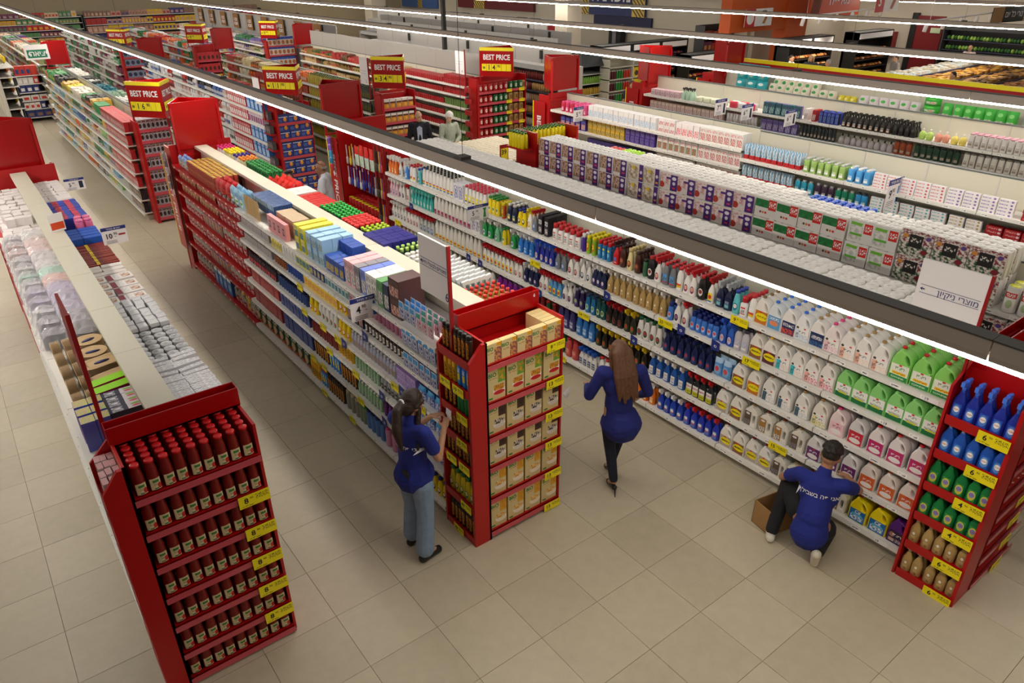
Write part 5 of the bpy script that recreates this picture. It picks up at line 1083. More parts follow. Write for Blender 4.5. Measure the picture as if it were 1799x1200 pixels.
# ---------------------------------------------------------------- disposable tableware run
ZA = LV_A[-1]
def plates(n, r, h, rect=False):
    mb = MB()
    for k in range(n):
        z = k * h / n
        if rect: mb.lathe([(r * .75, z), (r, z + h / n * .8), (r * .97, z + h / n * .95), (r * .72, z + h / n * .3)], 16, 1.25, .85, p=4.5, cap=False)
        else: mb.lathe([(r * .7, z), (r, z + h / n * .8), (r * .97, z + h / n * .95), (r * .68, z + h / n * .3)], 18, cap=False)
    zt = h - h / n * .6
    mb.lathe([(r * .7, zt), (0, zt)], 16, 1.25 if rect else 1, .85 if rect else 1, p=4.5 if rect else 2, cap=False)
    return mb
def platestack(name, desc, n, r, h, col, rect=False, label=True, mat='card'):
    me = plates(n, r, h, rect).build(name, [OM(mat)])
    parts = [(name, me, hx(col))]
    if label: parts.append(('sleeve', MB().lathe([(r * .5, h - .004), (0, h - .003)], 14, 1, .42).build('sleeve', [pr('sleeve', '#2a3070', [('e', .5, .5, .3, .3, '#4a5aa0')])]), hx('#28307a')))
    return Prod(name, 'plate stack', desc, parts, r * 2, r * 2, h)
wood = '#c9ab80'
ps_round = platestack('plate_stack', 'stack of round wooden palm plates with blue sleeve', 12, .115, .14, wood)
ps_rect = platestack('plate_stack', 'stack of rectangular wooden palm trays with blue sleeve', 14, .12, .17, wood, True)
def lay(p, x, y, z, rz, label, tilt=None):
    o = put(p, (x, y, z), rz, label, 'tableware packs on the ledge shelf')
    if tilt: o.rotation_euler = (tilt[0], tilt[1], rz)
    return o
lay(ps_rect, -2.73, 2.72, ZA, .25, 'rectangular wooden tray stack nearest the jar display'); lay(ps_rect, -2.74, 3.02, ZA + .002, .2, 'tallest rectangular wooden tray stack with blue sleeve'); lay(ps_round, -2.76, 3.32, ZA, 0, 'round wooden plate stack with blue sleeve and white label'); lay(ps_round, -2.75, 3.58, ZA, .4, 'round wooden plate stack beside the clear grey bags')
thin = platestack('plate_stack', 'pack of wooden plates standing on edge', 9, .1, .07, '#cdb083', False, False)
k = 0
for y in (2.52, 2.78, 3.04, 3.3, 3.56):
    for j, x in enumerate((-3.03, -2.94)):
        nm = ['first', 'second', 'third', 'fourth', 'fifth'][k // 2]
        lay(thin, x, y, ZA + .1, 0, 'wooden plate pack standing on edge, %s from the jar display, %s' % (nm, ('outer', 'inner')[j]), (0, PI / 2 * .97, 0)); k += 1
straws = carton('straw_pack', 'multicoloured drinking straw pack', .1, .09, .23, '#5a6ac8', pr('strw', '#6a5ac8', [('r', i * .125, 0, i * .125 + .06, 1, c) for i, c in enumerate(['#e83a5a', '#3ac86a', '#f0d02a', '#2a6ae0', '#e85ac8', '#3ac8d8', '#f0802a', '#8a3ae0'])]), top=pr('strt', '#6a62c8', [('t', 0, 0, 1, 1, '#3a9ae0', 9), ('t', 0, 0, 1, 1, '#e04a6a', 5), ('t', 0, 0, 1, 1, '#4ac86a', 3), ('t', 0, 0, 1, 1, '#f0c83a', 13)]), mat='film')
fill('L', -3.07, 2.36, 1.98, ZA, straws, 'at the tableware corner', rows=2, n=3, back=.02)
fill('L', -2.87, 2.4, 2.06, ZA, carton('cutlery_box', 'black and white cutlery box with fruit print', .085, .24, .1, '#3a3a48', None, top=pr('cutl', '#e0dce0', [('r', 0, 0, 1, .55, '#32344a'), ('t', .1, .12, .9, .42, '#e8e8ee', 1), ('e', .3, .78, .14, .14, '#8ac03a'), ('e', .65, .78, .14, .12, '#e85a7a')])), 'beside the straw packs', rows=1, n=4, stack=2, back=0)
lay(carton('napkin_pack', 'lime and magenta napkin pack', .26, .1, .09, '#b01860', None, top=pr('limet', '#9ae01c', [])), -2.76, 2.47, ZA + .12, .15, 'lime topped magenta napkin pack nearer the jar display'); lay(carton('napkin_pack', 'lime and magenta napkin pack', .26, .1, .09, '#b01860', None, top=pr('limet', '#9ae01c', [])), -2.77, 2.6, ZA + .12, .2, 'lime topped magenta napkin pack nearer the wooden trays')
lay(carton('napkin_pack', 'lime and magenta napkin pack', .26, .2, .12, '#b01860', None), -2.77, 2.53, ZA, .15, 'magenta napkin pack under the lime ones')
filmm = FM('#eceaf0', .12, alpha=.3)
def film_bag(w, d, h, seed):
    rr = random.Random(seed); mb = MB(); n = 9; vs, fs = [], []
    for j in range(n + 1):
        for i in range(n + 1):
            u, v = i / n * 2 - 1, j / n * 2 - 1
            b = max(0, 1 - abs(u) ** 3) * max(0, 1 - abs(v) ** 3)
            vs.append((u * w / 2 * rr.uniform(.93, 1.05), v * d / 2 * rr.uniform(.93, 1.05), h * b ** .5 * rr.uniform(.9, 1.04)))
    for j in range(n):
        for i in range(n): fs.append((j * (n + 1) + i, j * (n + 1) + i + 1, (j + 1) * (n + 1) + i + 1, (j + 1) * (n + 1) + i))
    mb.add(vs, fs, 0, False)
    return mb.build('film_wrap', [filmm])
def wrapped(x, y, col, label, r=.13, h=.15, tilt=0., seed=1):
    o = thing('plate_pack', label, 'plate pack', (x, y, ZA), group='clear wrapped plastic plates', mesh=cached(('wp', r, h), lambda: plates(10, r, h).build('plate_pack', [OM('film')])), color=hx(col))
    o.rotation_euler = (tilt, .1, 0)
    ob('film_wrap', film_bag(r * 2.5, r * 2.4, h + .05, seed), (0, 0, .005), parent=o)
k = 0
for y, c, nm in ((3.86, '#8e8c92', 'smoky grey'), (4.14, '#b4b0ba', 'silver grey'), (4.44, '#c4bcd4', 'pale lilac'), (4.72, '#bfb6d2', 'soft lilac'), (5.0, '#c8bedb', 'violet tinted'), (5.28, '#f0c8c0', 'peach'), (5.52, '#b8e0d0', 'mint green'), (5.8, '#e8e4e4', 'clear white'), (6.1, '#e4e0e2', 'frosted white'), (6.38, '#f0d4d0', 'blush pink'), (6.68, '#f2d8d2', 'light pink'), (6.98, '#e8e6e6', 'milky white')):
    wrapped(-2.75, y, c, nm + ' plate pack in clear wrap beside the cream ledge', .135, .16, .12, k); k += 1
    wrapped(-2.97, y + .05, c if k % 3 else '#e2e0e2', nm + ' plate pack in clear wrap at the shelf edge', .1, .13, -.2, k + 50)
whitebox = mini('cup_box', 'small white box with pink print', .13, .1, .1, '#e6e0e0', '#d8a8b0', '#f0eeee')
fill('L', -3.06, 9.5, 7.2, ZA, whitebox, 'at far end of tableware', rows=4, stack=1, gap=.006, jit=.02)
fill('L', -3.0, 9.3, 7.6, ZA + .1, whitebox, 'piled on far tableware boxes', rows=3, gap=.03, jit=.03)
# right side of the ledge
napk = carton('foil_pack', 'silver wrapped foil tray sleeve with pink base', .048, .19, .2, '#d4d4d8', None, mat='film', top=pr('foilt', '#dcdce0', [('p', 0, 0, 1, 1, '#f4f4f6', '#a8a8b0', 8)]))
fill('R', -2.07, 1.76, 2.36, ZA, napk, 'next to the jar display', rows=2, gap=.002, n=11, jit=.008)
fill('R', -2.07, 2.4, 2.72, ZA, napk, 'by the grey cup stacks', rows=2, gap=.01, n=5, jit=.02)
cups = Prod('cup_stack', 'cup stack', 'stack of grey lidded cups', [('cup_stack', MB().lathe([(.042, 0), (.045, .05), (.043, .055), (.046, .11), (.044, .115), (.047, .17), (.047, .178), (.04, .18), (.014, .184), (.012, .188), (0, .188)], 14).build('cup_stack', [OM('plastic')]), hx('#b4b6ba')), ('foil_disc', MB().lathe([(.015, .1885), (0, .1885)], 8).build('foil_disc', [OM('plastic')]), hx('#e8e8ea'))], .096, .096, .188)
fill('R', -2.07, 2.74, 3.36, ZA, cups, 'beside the cream ledge', rows=4, n=6, rowgap=.0, jit=.004)
def tray_stack():
    mb = MB()
    for k in range(12):
        z = k * .014
        mb.lathe([(.045, z), (.058, z + .012), (.062, z + .013)], 4, 1.2, .9, p=2, smooth=False, cap=False)
    mb.lathe([(.06, .168), (.058, .2), (0, .205)], 4, 1.2, .9, smooth=False)
    return mb.build('tray_stack', [OM('film')])
trays = Prod('foil_tray_stack', 'tray stack', 'stack of silver foil trays', [('foil_tray_stack', tray_stack(), hx('#d4d4d8'))], .11, .085, .2)
fill('R', -2.07, 3.4, 4.14, ZA, trays, 'beside the white meat boxes', rows=4, n=7, jit=.012)
meat = carton('baking_bag_box', 'white box with burgundy band and food photo', .17, .24, .16, '#e2dcda', None, top=pr('meat', '#e4e0de', [('r', 0, .78, 1, 1, '#8a2a40'), ('p', .25, .08, .85, .42, '#a0603a', '#e0d4c8', 5), ('t', .1, .5, .9, .7, '#b8b8bc', 2)]))
fill('R', -2.07, 4.16, 5.0, ZA, meat, 'on the tableware ledge', rows=2, n=4, jit=.01)
candle = carton('candle_pack', 'dark red candle pack with yellow band', .05, .22, .12, '#8a2018', None, top=pr('cndl', '#8c2a20', [('r', 0, .85, 1, 1, '#f0d01c'), ('p', 0, 0, 1, .8, '#a83a24', '#5a1410', 6)]), mat='film')
fill('R', -2.07, 5.5, 6.3, ZA, candle, 'on the tableware ledge', rows=2, gap=.004, jit=.006)
fill('R', -2.07, 5.02, 5.48, ZA, mini('candle_pack', 'white and red speckled candle pack', .09, .2, .12, '#e4dcd8', '#c83a2a', '#2a2a2a'), 'on the tableware ledge', rows=2, jit=.015)
fill('R', -2.07, 6.34, 6.8, ZA, carton('freezer_bag_box', 'glossy blue freezer bag box', .1, .2, .18, '#1f5ac0', pr('fzb', '#2a6ad0', [('e', .5, .5, .3, .3, '#7ab8f0')])), 'on the tableware ledge', rows=2)
fill('R', -2.07, 6.82, 7.1, ZA, can('cling_film_roll', 'pink cling film roll', '#e06a9a', '#e87aa8', None, .09, .26, .1, 'roll'), 'on the tableware ledge', rows=2)
fill('R', -2.07, 7.14, 8.1, ZA, carton('freezer_bag_box', 'deep blue and red freezer bag box', .09, .14, .22, '#2a3aa0', None, top=pr('fzt', '#c83a50', [('r', 0, 0, 1, .5, '#2a44b0')])), 'on the tableware ledge', rows=3, jit=.01)
fill('R', -2.07, 8.15, 9.5, ZA, mini('foil_box', 'white box with stripes', .14, .13, .18, '#e4dedc', '#c83040', '#f0ecec'), 'at far end of ledge', rows=3, jit=.02)
# hanging and stacked goods on the outer face of the tableware run
outer = pouch('cutlery_bag', 'clear bag of white and blue cutlery', .14, .08, .24, '#c8ccd8', pr('cutb', '#d0d4dc', [('p', 0, 0, 1, .8, '#3a56b0', '#e8e8ec', 6)]))
outer2 = pouch('cutlery_bag', 'clear bag of grey cutlery', .14, .08, .24, '#b0b0b8', pr('cutb2', '#c0c0c8', [('p', 0, 0, 1, .8, '#5a5a6a', '#e8e8ec', 8)]))
for i, z in enumerate(LV_A[:-1]):
    fill('L', -3.08, 7.4, 1.78, z, (outer, outer2)[i % 2], 'on shelf %s of the outer tableware face' % NUM[i], rows=1, gap=.05, jit=.01)
# ---------------------------------------------------------------- toilet paper run
XD = 4.955
tp = lambda n, d, prt, w=.3, h=.265, nx=3: paperpack('toilet_paper_pack', d, w, .22, h, prt, nx, 2)
pA = tp('a', 'purple band toilet paper pack', pr('tpA', '#efe6e2', [('p', 0, .2, .5, 1, '#8a6238', '#d8bcae', 9), ('r', .52, 0, .95, 1, '#4c1f78'), ('e', .73, .82, .13, .1, '#f0ecf4'), ('e', .74, .5, .1, .12, '#e8e4f0'), ('r', .64, .18, .84, .28, '#e0405a')]))
pB = tp('b', 'lemon print toilet paper pack', pr('tpB', '#e6dccc', [('p', 0, .1, .7, .9, '#b09878', '#efe8dc', 5), ('e', .35, .75, .1, .12, '#f0cc2a'), ('r', .74, 0, 1, 1, '#54287e'), ('e', .86, .55, .08, .1, '#e8e4f0'), ('r', .8, .15, .95, .25, '#f0a830')]))
pC = tp('c', 'pink flower toilet paper pack', pr('tpC', '#efe2de', [('p', 0, .3, .5, .9, '#d8a0a0', '#f2e8e4', 6), ('e', .1, .25, .16, .18, '#c03a30'), ('r', .35, .62, .75, .74, '#5a2a86'), ('r', .6, .0, 1, .9, '#52277e'), ('e', .8, .7, .12, .1, '#f0ecf4'), ('e', .8, .42, .08, .1, '#e8e4f0'), ('r', .73, .12, .88, .2, '#e0405a')]), .32)
pD = paperpack('toilet_paper_pack', 'green and red toilet paper pack', .32, .22, .265, pr('tpD', '#f0ebe6', [('r', 0, .5, .62, .9, '#1f7a3c'), ('p', 0, .5, .6, .72, '#2a8a48', '#1a6a34', 4), ('r', .62, .42, .97, .95, '#d8261e'), ('t', .66, .55, .94, .85, '#ffffff', 2), ('e', .28, .25, .05, .06, '#6a4a30'), ('e', .4, .25, .05, .06, '#e0803a'), ('e', .52, .25, .05, .06, '#d8382a')]), 3, 2)
pE = paperpack('toilet_paper_pack', 'light green toilet paper pack', .3, .22, .28, pr('tpE', '#eff0ea', [('p', .05, .1, .6, .9, '#c8ccc4', '#f0f0ea', 7), ('r', .08, .75, .55, .88, '#7ac83a'), ('r', .1, .3, .6, .4, '#6ac03a'), ('r', .64, .45, .97, .9, '#e0281e'), ('t', .68, .55, .94, .8, '#ffffff', 2)]), 3, 2)
pF = paperpack('toilet_paper_pack', 'black floral toilet paper pack', .36, .24, .3, pr('tpF', '#efe9e2', [('p', 0, 0, 1, 1, '#8a2a38', '#f2ece4', 11), ('p', 0, 0, 1, .5, '#2a5a34', '#f0e8e0', 9), ('e', .15, .75, .08, .08, '#e09a3a'), ('e', .85, .8, .08, .08, '#6a4a9a'), ('e', .8, .25, .1, .1, '#8a2030'), ('r', .28, .35, .7, .85, '#1c1a1a'), ('t', .34, .55, .64, .72, '#e8e4dc', 1)]), 3, 2)
def D(a, b, z, p, n, rows, stack, w): fill('L', XD, a, b, z, p, w, rows=rows, stack=stack, n=n, back=.01, jit=.003)
for z, rows, st, w in ((1.505, 2, 2, 'on the upper paper shelf'), (.805, 1, 2, 'on the lower paper shelf')):
    if z > 1:
        D(6.88, 4.72, z, pA, 7, rows, st, w); D(4.7, 4.06, z, pB, 2, rows, st, w); D(4.04, 2.4, z, pC, 5, rows, st, w); D(2.38, 1.1, z, pD, 4, rows, st, w); D(1.08, .48, z, pE, 2, rows, st, w); D(.46, -.62, z, pF, 3, rows, st, w)
    else:
        D(6.88, 4.9, z + .05, pA, 6, rows, st, w); D(4.88, 2.6, z, pC, 7, rows, st, w); D(2.58, .7, z, pD, 6, rows, st, w); D(.68, -1.9, z, pF, 7, rows, st, w)
towel = bottle('paper_towel_roll', 'paper towel roll with yellow end and red band', '#eceae4', '#d8dc1c', pr('ptr', '#f0eee8', [('r', 0, .6, 1, .85, '#d02a24'), ('t', .1, .64, .9, .8, '#ffffff', 1), ('e', .5, .3, .3, .2, '#b8d0a0')]), .13, .13, .28, [(.48, 0), (.5, .02), (.5, .96), (.47, 1)], .44, .02, 2., (.1, .9), .8, cat='paper roll', n=16)
fill('L', XD, -.68, -1.6, 1.505, towel, 'on the upper paper shelf', rows=2, n=6, back=.01)
fill('R', 5.945, 5.6, 5.2, 1.685, bottle('soap_bottle', 'small bottle with neon green cap', '#d8e0c0', '#b8f02a', None, .09, .07, .24, OVAL, .4, .2), 'behind the paper packs', rows=3)
fill('R', 5.945, 5.95, 5.65, 1.685, bottle('soap_bottle', 'small bottle with bright red cap', '#d8c8c0', '#e02a24', None, .09, .07, .22, OVAL, .4, .2), 'behind the paper packs', rows=3)
fill('R', 5.945, 5.15, 2.2, 1.685, tp('w', 'plain white tissue pack', pr('tpw', '#f0ece6', [])), 'behind the paper packs', rows=2, jit=.02)
fill('R', 5.945, 2.1, 1.2, 1.685, bottle('soap_bottle', 'small bottle with blue cap', '#d0d8e8', '#2a62d8', None, .09, .07, .24, OVAL, .4, .2), 'behind the paper packs', rows=3)
fill('R', 5.945, 1.1, -1.4, 1.685, bottle('cream_bottle', 'cream bottle with white cap', '#e8e4da', '#f0eee8', None, .085, .065, .24, SHAMP, .4, .14), 'behind the paper packs', rows=3)
# end display with yellow bottles at the far end
LDE = 'red end display of yellow bottles by the paper bale'
e = thing('end_display', LDE, 'shelving', (5.45, 7.2, 0))
ob('side_panel', boxmesh('side_panel', -.5, -.26, 0, -.46, .3, 2.1, m_red), parent=e); ob('side_panel', boxmesh('side_panel', .46, -.26, 0, .5, .3, 2.1, m_red), parent=e); ob('back_panel', boxmesh('back_panel', -.46, -.26, 0, .46, -.22, 1.9, m_red), parent=e)
ylb = bottle('bleach_bottle', 'yellow bottle with green cap', '#f0e010', '#1f6a2a', None, .085, .07, .28, [(.46, 0), (.5, .02), (.5, .7), (.36, .84), (.22, .9)], .25, .09)
for i, z in enumerate((.1, .65, 1.25, 1.83)):
    ob('front_shelf', boxmesh('front_shelf', -.72, -.21, z - .03, .46, .3, z, m_red), parent=e)
    fill('B', 7.49, 5.88, 4.76, z, ylb, 'on shelf %s of yellow display' % NUM[i], rows=4 if i == 3 else 1, n=12, back=.01)
    fill('L', 4.73, 7.46, 7.05, z, ylb, 'on side shelf %s of yellow display' % NUM[i], rows=2, n=5, back=.005)
# bale of paper packs on the floor
lily = paperpack('paper_roll_bale', 'cream paper roll pack with red flourish', .36, .3, .3, pr('lily', '#e8d8b4', [('e', .5, .5, .3, .34, '#f0e8d4'), ('r', .15, .75, .85, .85, '#c83a4a'), ('t', .3, .42, .7, .55, '#2a1a14', 1), ('r', 0, 0, 1, .15, '#d8a84a')]), 3, 2, side='#e6dcc4')
fill('F', 8.6, 5.4, 6.86, .0, lily, 'in the bale beyond the paper shelves', rows=7, n=4, stack=4, back=0, jit=.006)

# ---------------------------------------------------------------- toothpaste run
XE = 7.705
EW = ['on the lowest hygiene shelf', 'on the second hygiene shelf', 'on the third hygiene shelf', 'on the fourth hygiene shelf', 'on the top hygiene shelf']
EZ = [.14, .6, .96, 1.32, 1.68]
EZ1 = [.14, .85, 1.18, 1.5, 1.82]
def E(lv, a, b, p, rows=1, **k): fill('L', XE, a, b, (EZ1 if b > 4.64 else EZ)[lv], p, EW[lv], rows=rows, **k)
pinkpk = bottle('wipes_bottle', 'pink upright pack with pink cap', '#e0508a', '#e85a9a', blk('pkp', '#e86a9c', '#f4c8d8'), .1, .08, .22, SHAMP, .36, .1)
E(4, 9.5, 9.1, pinkpk, 3, tint=[hx('#c8244a'), hx('#d83a6a')]); E(4, 9.08, 8.66, pinkpk, 4)
E(4, 8.6, 6.68, mini('cotton_box', 'white box with pale blue print', .13, .11, .24, '#eae8e8', '#9ac0e0', '#f2f2f2'), 2, n=13)
E(4, 6.62, 6.2, mini('plaster_box', 'white and crimson box', .13, .11, .13, '#ece6e4', '#b82a34', '#f0ecec'), 1, stack=2); E(4, 6.18, 5.62, mini('plaster_box', 'white box with red band', .13, .12, .24, '#ece4e4', '#d8384a', '#f4eeee'), 2, n=4)
coryx = mini('diaper_cream_box', 'white box with red ring logo', .13, .12, .25, '#e8e6e2', '#d8d4d0', '#c83a3a'); E(4, 5.6, 4.66, coryx, 2, n=7)
tooth = pouch('toothbrush_pack', 'clear toothbrush pack with red base', .1, .05, .25, '#b8c4cc', pr('tbr', '#b8c4cc', [('r', 0, 0, 1, .3, '#c82028'), ('p', .1, .3, .9, 1, '#5aa0c8', '#d8dce0', 4)]))
E(4, 4.62, 3.5, tooth, 3, n=10, rowgap=.02, tint=[hx('#5a9ad0'), hx('#c8ccd4'), hx('#3a4a8a')])
mouth = lambda d, c, k: bottle('mouthwash_bottle', d, c, k, blk(d.replace(' ', '_'), c, '#e8ecec'), .1, .065, .23, SHAMP, .3, .12)
E(4, 3.46, 2.72, mouth('pale green mouthwash bottle', '#9cc06a', '#c8c8c8'), 4, n=6); E(4, 2.7, 2.3, mouth('sky blue mouthwash bottle', '#4aa0e0', '#e0e8f0'), 3, n=3)
tpaste = lambda d, a: carton('toothpaste_box', d, .2, .05, .045, '#e6e2e4', pr(d.replace(' ', '_'), '#ece8ea', [('r', .05, .3, .55, .6, a), ('t', .08, .35, .5, .55, '#ffffff', 1), ('e', .8, .5, .08, .3, a)]))
E(4, 2.26, 1.2, tpaste('white toothpaste box with red print', '#d05a5a'), 1, n=5, stack=5); E(4, 1.18, .3, tpaste('white toothpaste box with violet print', '#8a6ab0'), 1, n=4, stack=5)
redtp = carton('toothpaste_box', 'dark red toothpaste box', .2, .12, .05, '#a81c20', pr('rtp', '#a01820', [('t', .1, .3, .7, .7, '#e8b0b0', 1), ('e', .85, .5, .1, .3, '#d8c8d0')])); E(4, .2, -1.2, redtp, 2, n=7, stack=5)
E(3, 9.5, 8.66, mini('pad_pack', 'purple and orange pad pack', .14, .1, .22, '#4a2a8a', '#e8a02a', '#3a8ad8'), 1); E(3, 8.6, 7.5, mini('cotton_pad_pack', 'mustard yellow cotton pack', .12, .08, .14, '#c8a028', '#4a4a50', '#e8d060'), 1, stack=2); E(3, 7.48, 6.68, mini('cotton_pad_pack', 'violet cotton pack', .12, .08, .14, '#4c3a8a', '#2a2060', '#8a78c8'), 1, stack=2)
E(3, 6.62, 5.62, mini('plaster_box', 'white and green box', .12, .1, .25, '#e4e6e2', '#3a9a68', '#d8505a'), 1); E(3, 5.6, 4.66, coryx, 1, n=7); E(3, 4.62, 3.6, tooth, 2, n=9, tint=[hx('#c83a40'), hx('#2a2a34'), hx('#d8a83a')])
E(3, 3.56, 3.2, mouth('aqua mouthwash bottle', '#2a9ab8', '#d0d4d8'), 1, n=3); E(3, 3.18, 2.84, mouth('purple mouthwash bottle', '#3a2440', '#c8c8d0'), 1, n=3); E(3, 2.82, 2.5, mouth('emerald mouthwash bottle', '#0e7a5c', '#d0d4d0'), 1, n=3); E(3, 2.48, 2.28, mouth('blue mouthwash bottle', '#2a8ac0', '#3a4a5a'), 1, n=2)
E(3, 2.24, 1.1, tpaste('white toothpaste box with teal print', '#4ab0c0'), 1, n=5, stack=5); E(3, 1.08, .62, tpaste('white toothpaste box with gold print', '#b89a4a'), 1, n=2, stack=5); E(3, .58, -1.2, redtp, 1, n=8, stack=4)
E(2, 8.6, 6.7, mini('cotton_pad_pack', 'violet cotton carton', .12, .08, .2, '#443a80', '#6a5ab0', '#2a2050'), 1); E(2, 6.6, 5.7, mini('plaster_box', 'white box with red base', .12, .1, .24, '#e8e4e0', '#c84a50', '#f0f0ee'), 1); E(2, 5.6, 4.66, coryx, 1, n=7); E(2, 4.6, 3.5, tooth, 1, n=10, tint=[hx('#8a8ac8'), hx('#b8b0c8')]); E(2, 3.4, 2.4, bottle('toothpaste_tube', 'blue tube standing on its cap', '#3a6ac8', '#e8ecf4', None, .07, .05, .18, SHAMP), 2)
tubes = bottle('toothpaste_tube', 'white tube standing on its cap', '#e4e2e0', '#f0f0f0', None, .07, .05, .18, SHAMP)
E(2, 2.3, .3, tubes, 2, tint=[hx('#e6e4e2'), hx('#e6e4e2'), hx('#d8d0c8'), hx('#c83a8a')]); E(2, .2, -1.2, tubes, 2, tint=[hx('#c89a4a'), hx('#d83030')])
fill('R', 8.695, 9.6, 7.4, 1.685, mini('tissue_pack', 'pale blue flat tissue pack', .22, .1, .2, '#a8bcdc', '#6a86c8', '#dfe6f2'), 'behind the hygiene shelves', rows=3, jit=.01, tint=[hx('#8a9ad8'), hx('#b0c4e0'), hx('#c8a8c0')])
tub = lambda d, c: bottle('cosmetic_tube', d, c, c, None, .08, .06, .2, SHAMP, .4, .1)
for a, b, d, c in ((7.35, 7.0, 'dark cosmetic tube', '#26283a'), (6.95, 6.6, 'mint cosmetic tube', '#a8d0b8'), (6.55, 6.2, 'lilac cosmetic tube', '#9a7ac0'), (6.15, 5.75, 'tan cosmetic tube', '#b08a50'), (5.7, 4.7, 'ivory cosmetic tube', '#e6e2d8'), (4.62, 4.4, 'golden brown cosmetic tube', '#8a6a3a'), (4.38, 4.1, 'charcoal cosmetic tube', '#2a2a2c'), (4.08, 3.8, 'purple cosmetic tube', '#8a6ab8'), (3.78, 3.45, 'orange cosmetic tube', '#e8702a'), (3.42, 3.2, 'black cosmetic tube', '#1c1a1c'), (3.18, 3.0, 'amber cosmetic tube', '#e0a02a'), (2.98, 2.65, 'crimson cosmetic tube', '#b01c2c')):
    fill('R', 8.695, a, b, 1.73, tub(d, c), 'behind the hygiene shelves', rows=4, gap=.01)
fill('R', 8.695, 2.6, 1.3, 1.725, can('hair_spray_can', 'silver hair spray can with black cap', '#8a8484', '#1a1a1c', None, .065, .24, .2), 'behind the hygiene shelves', rows=5)

# ---------------------------------------------------------------- shampoo run
XF = 10.705
FW = ['on the lowest cosmetics shelf', 'on the second cosmetics shelf', 'on the third cosmetics shelf', 'on the fourth cosmetics shelf', 'on the fifth cosmetics shelf', 'on the top cosmetics shelf']
FZ = [.14, .5, .85, 1.2, 1.53, 1.86]
def F(lv, a, b, p, rows=1, **k): fill('L', XF, a, b, FZ[lv], p, FW[lv], rows=rows, **k)
pump = lambda n, d, c, k, w=.1: spray(n, d, c, k, None, w, w * .8, .26)
F(5, 9.6, 8.7, mini('cream_box', 'pink and white cream box', .13, .1, .14, '#d8b8c0', '#8a3a5a', '#f0e8ea'), 2); F(5, 8.65, 8.3, pump('pump_bottle', 'pale green pump bottle with black pump', '#b8d8c0', '#1c1c1e'), 2); F(5, 8.25, 7.4, pouch('wipes_pack', 'white and lime wipes pack', .2, .1, .12, '#e0e4c8', None), 2, jit=.02); F(5, 7.3, 6.6, pouch('wipes_pack', 'white and red wipes pack', .2, .1, .14, '#e0d0d0', None), 2, tint=[hx('#d83a50'), hx('#e4e2e4')])
F(5, 6.4, 5.5, mini('razor_pack', 'teal razor pack', .13, .05, .24, '#3a6a7a', '#a8d0d0', '#1c2a34'), 2, tint=[hx('#8a6aa8'), hx('#3a6a8a'), hx('#2a4a5a')]); F(5, 5.45, 5.28, mini('hair_dye_box', 'white hair dye box', .08, .07, .22, '#e4e0de', '#8a6a5a', '#f0f0f0'), 3); F(5, 5.27, 5.1, mini('hair_dye_box', 'red hair dye box', .08, .07, .22, '#b01c28', '#e8d0d0', '#6a1018'), 3); F(5, 5.08, 4.65, mini('hair_dye_box', 'blue and black hair dye box', .07, .07, .22, '#2a3a9a', '#1c1c24', '#6a8ad8'), 3, tint=[hx('#1c1c28'), hx('#2a48c0')])
F(5, 4.6, 3.6, spray('pump_bottle', 'black pump bottle with copper label', '#2a2422', '#161414', blk('cop', '#2a2422', '#b08a70'), .1, .08, .26), 3, n=9); F(5, 3.58, 3.14, pump('pump_bottle', 'plain black pump bottle', '#1a1818', '#121212'), 3)
rnd = lambda d, c, k='#ecece8': bottle('hand_wash_bottle', d, c, k, None, .12, .12, .2, [(.35, 0), (.48, .12), (.5, .35), (.42, .6), (.15, .72), (.1, .75)], .12, .2)
F(5, 3.1, 2.84, rnd('round lime hand wash bottle', '#b8d86a'), 1, n=2); F(5, 2.82, 2.56, rnd('round peach hand wash bottle', '#e8a088'), 1, n=2); F(5, 2.54, 2.28, rnd('round yellow hand wash bottle', '#ecd86a'), 1, n=2)
lot = lambda d, c, k, w=.1: bottle('lotion_bottle', d, c, k, blk(d.replace(' ', '_'), c, '#b8a898', '#6a5a54'), w, .06, .25, SHAMP, .4, .08)
F(5, 2.25, 1.2, lot('white lotion bottle with pink top', '#e8e4e0', '#e0a8b8'), 3, n=10); F(5, 1.18, .8, lot('cream lotion bottle', '#dcd4c4', '#e8e0d0'), 3, n=4); F(5, .78, .2, lot('pink lotion bottle', '#e890b0', '#d83a6a'), 3, n=5); F(5, .18, -.6, lot('yellow lotion bottle', '#e8c84a', '#e8d88a'), 2)
F(4, 9.6, 7.4, mini('cream_box', 'beige cream box', .11, .08, .2, '#c0a898', '#8a5a6a', '#e8dcd8'), 1); F(4, 7.3, 6.5, lot('small white lotion bottle', '#d8d4d8', '#8a3a5a', .07), 1); F(4, 6.4, 5.5, mini('razor_pack', 'violet razor pack', .13, .05, .22, '#6a5a9a', '#b8b0d8', '#2a2448'), 1); F(4, 5.45, 4.65, lot('small dark lotion bottle', '#2a3438', '#1c1c1c', .07), 1)
F(4, 4.6, 3.5, rnd('silver pear shaped bottle with black top', '#b8b0b4', '#1c1a1c'), 1, n=9); F(4, 3.48, 3.14, lot('orange brown bottle', '#9a4018', '#6a2a10'), 1); F(4, 3.1, 2.3, lot('dark green bottle', '#17402a', '#101c14'), 1); F(4, 2.25, .8, lot('white bottle with grey cap', '#dcd8d0', '#8a8480'), 1, n=13); F(4, .78, -.4, lot('green bottle with teal cap', '#6ab87a', '#1f8a7a'), 1)
F(3, 3.2, .9, lot('small red and black bottle', '#7a2a28', '#1c1414', .08), 1); F(3, .8, -1.5, lot('grey bottle', '#a8a090', '#d8d0c0'), 1); F(3, 6.5, 3.3, mini('razor_pack', 'indigo razor card', .13, .05, .2, '#2a2a60', '#6a6ab0', '#c8c8d8'), 1)

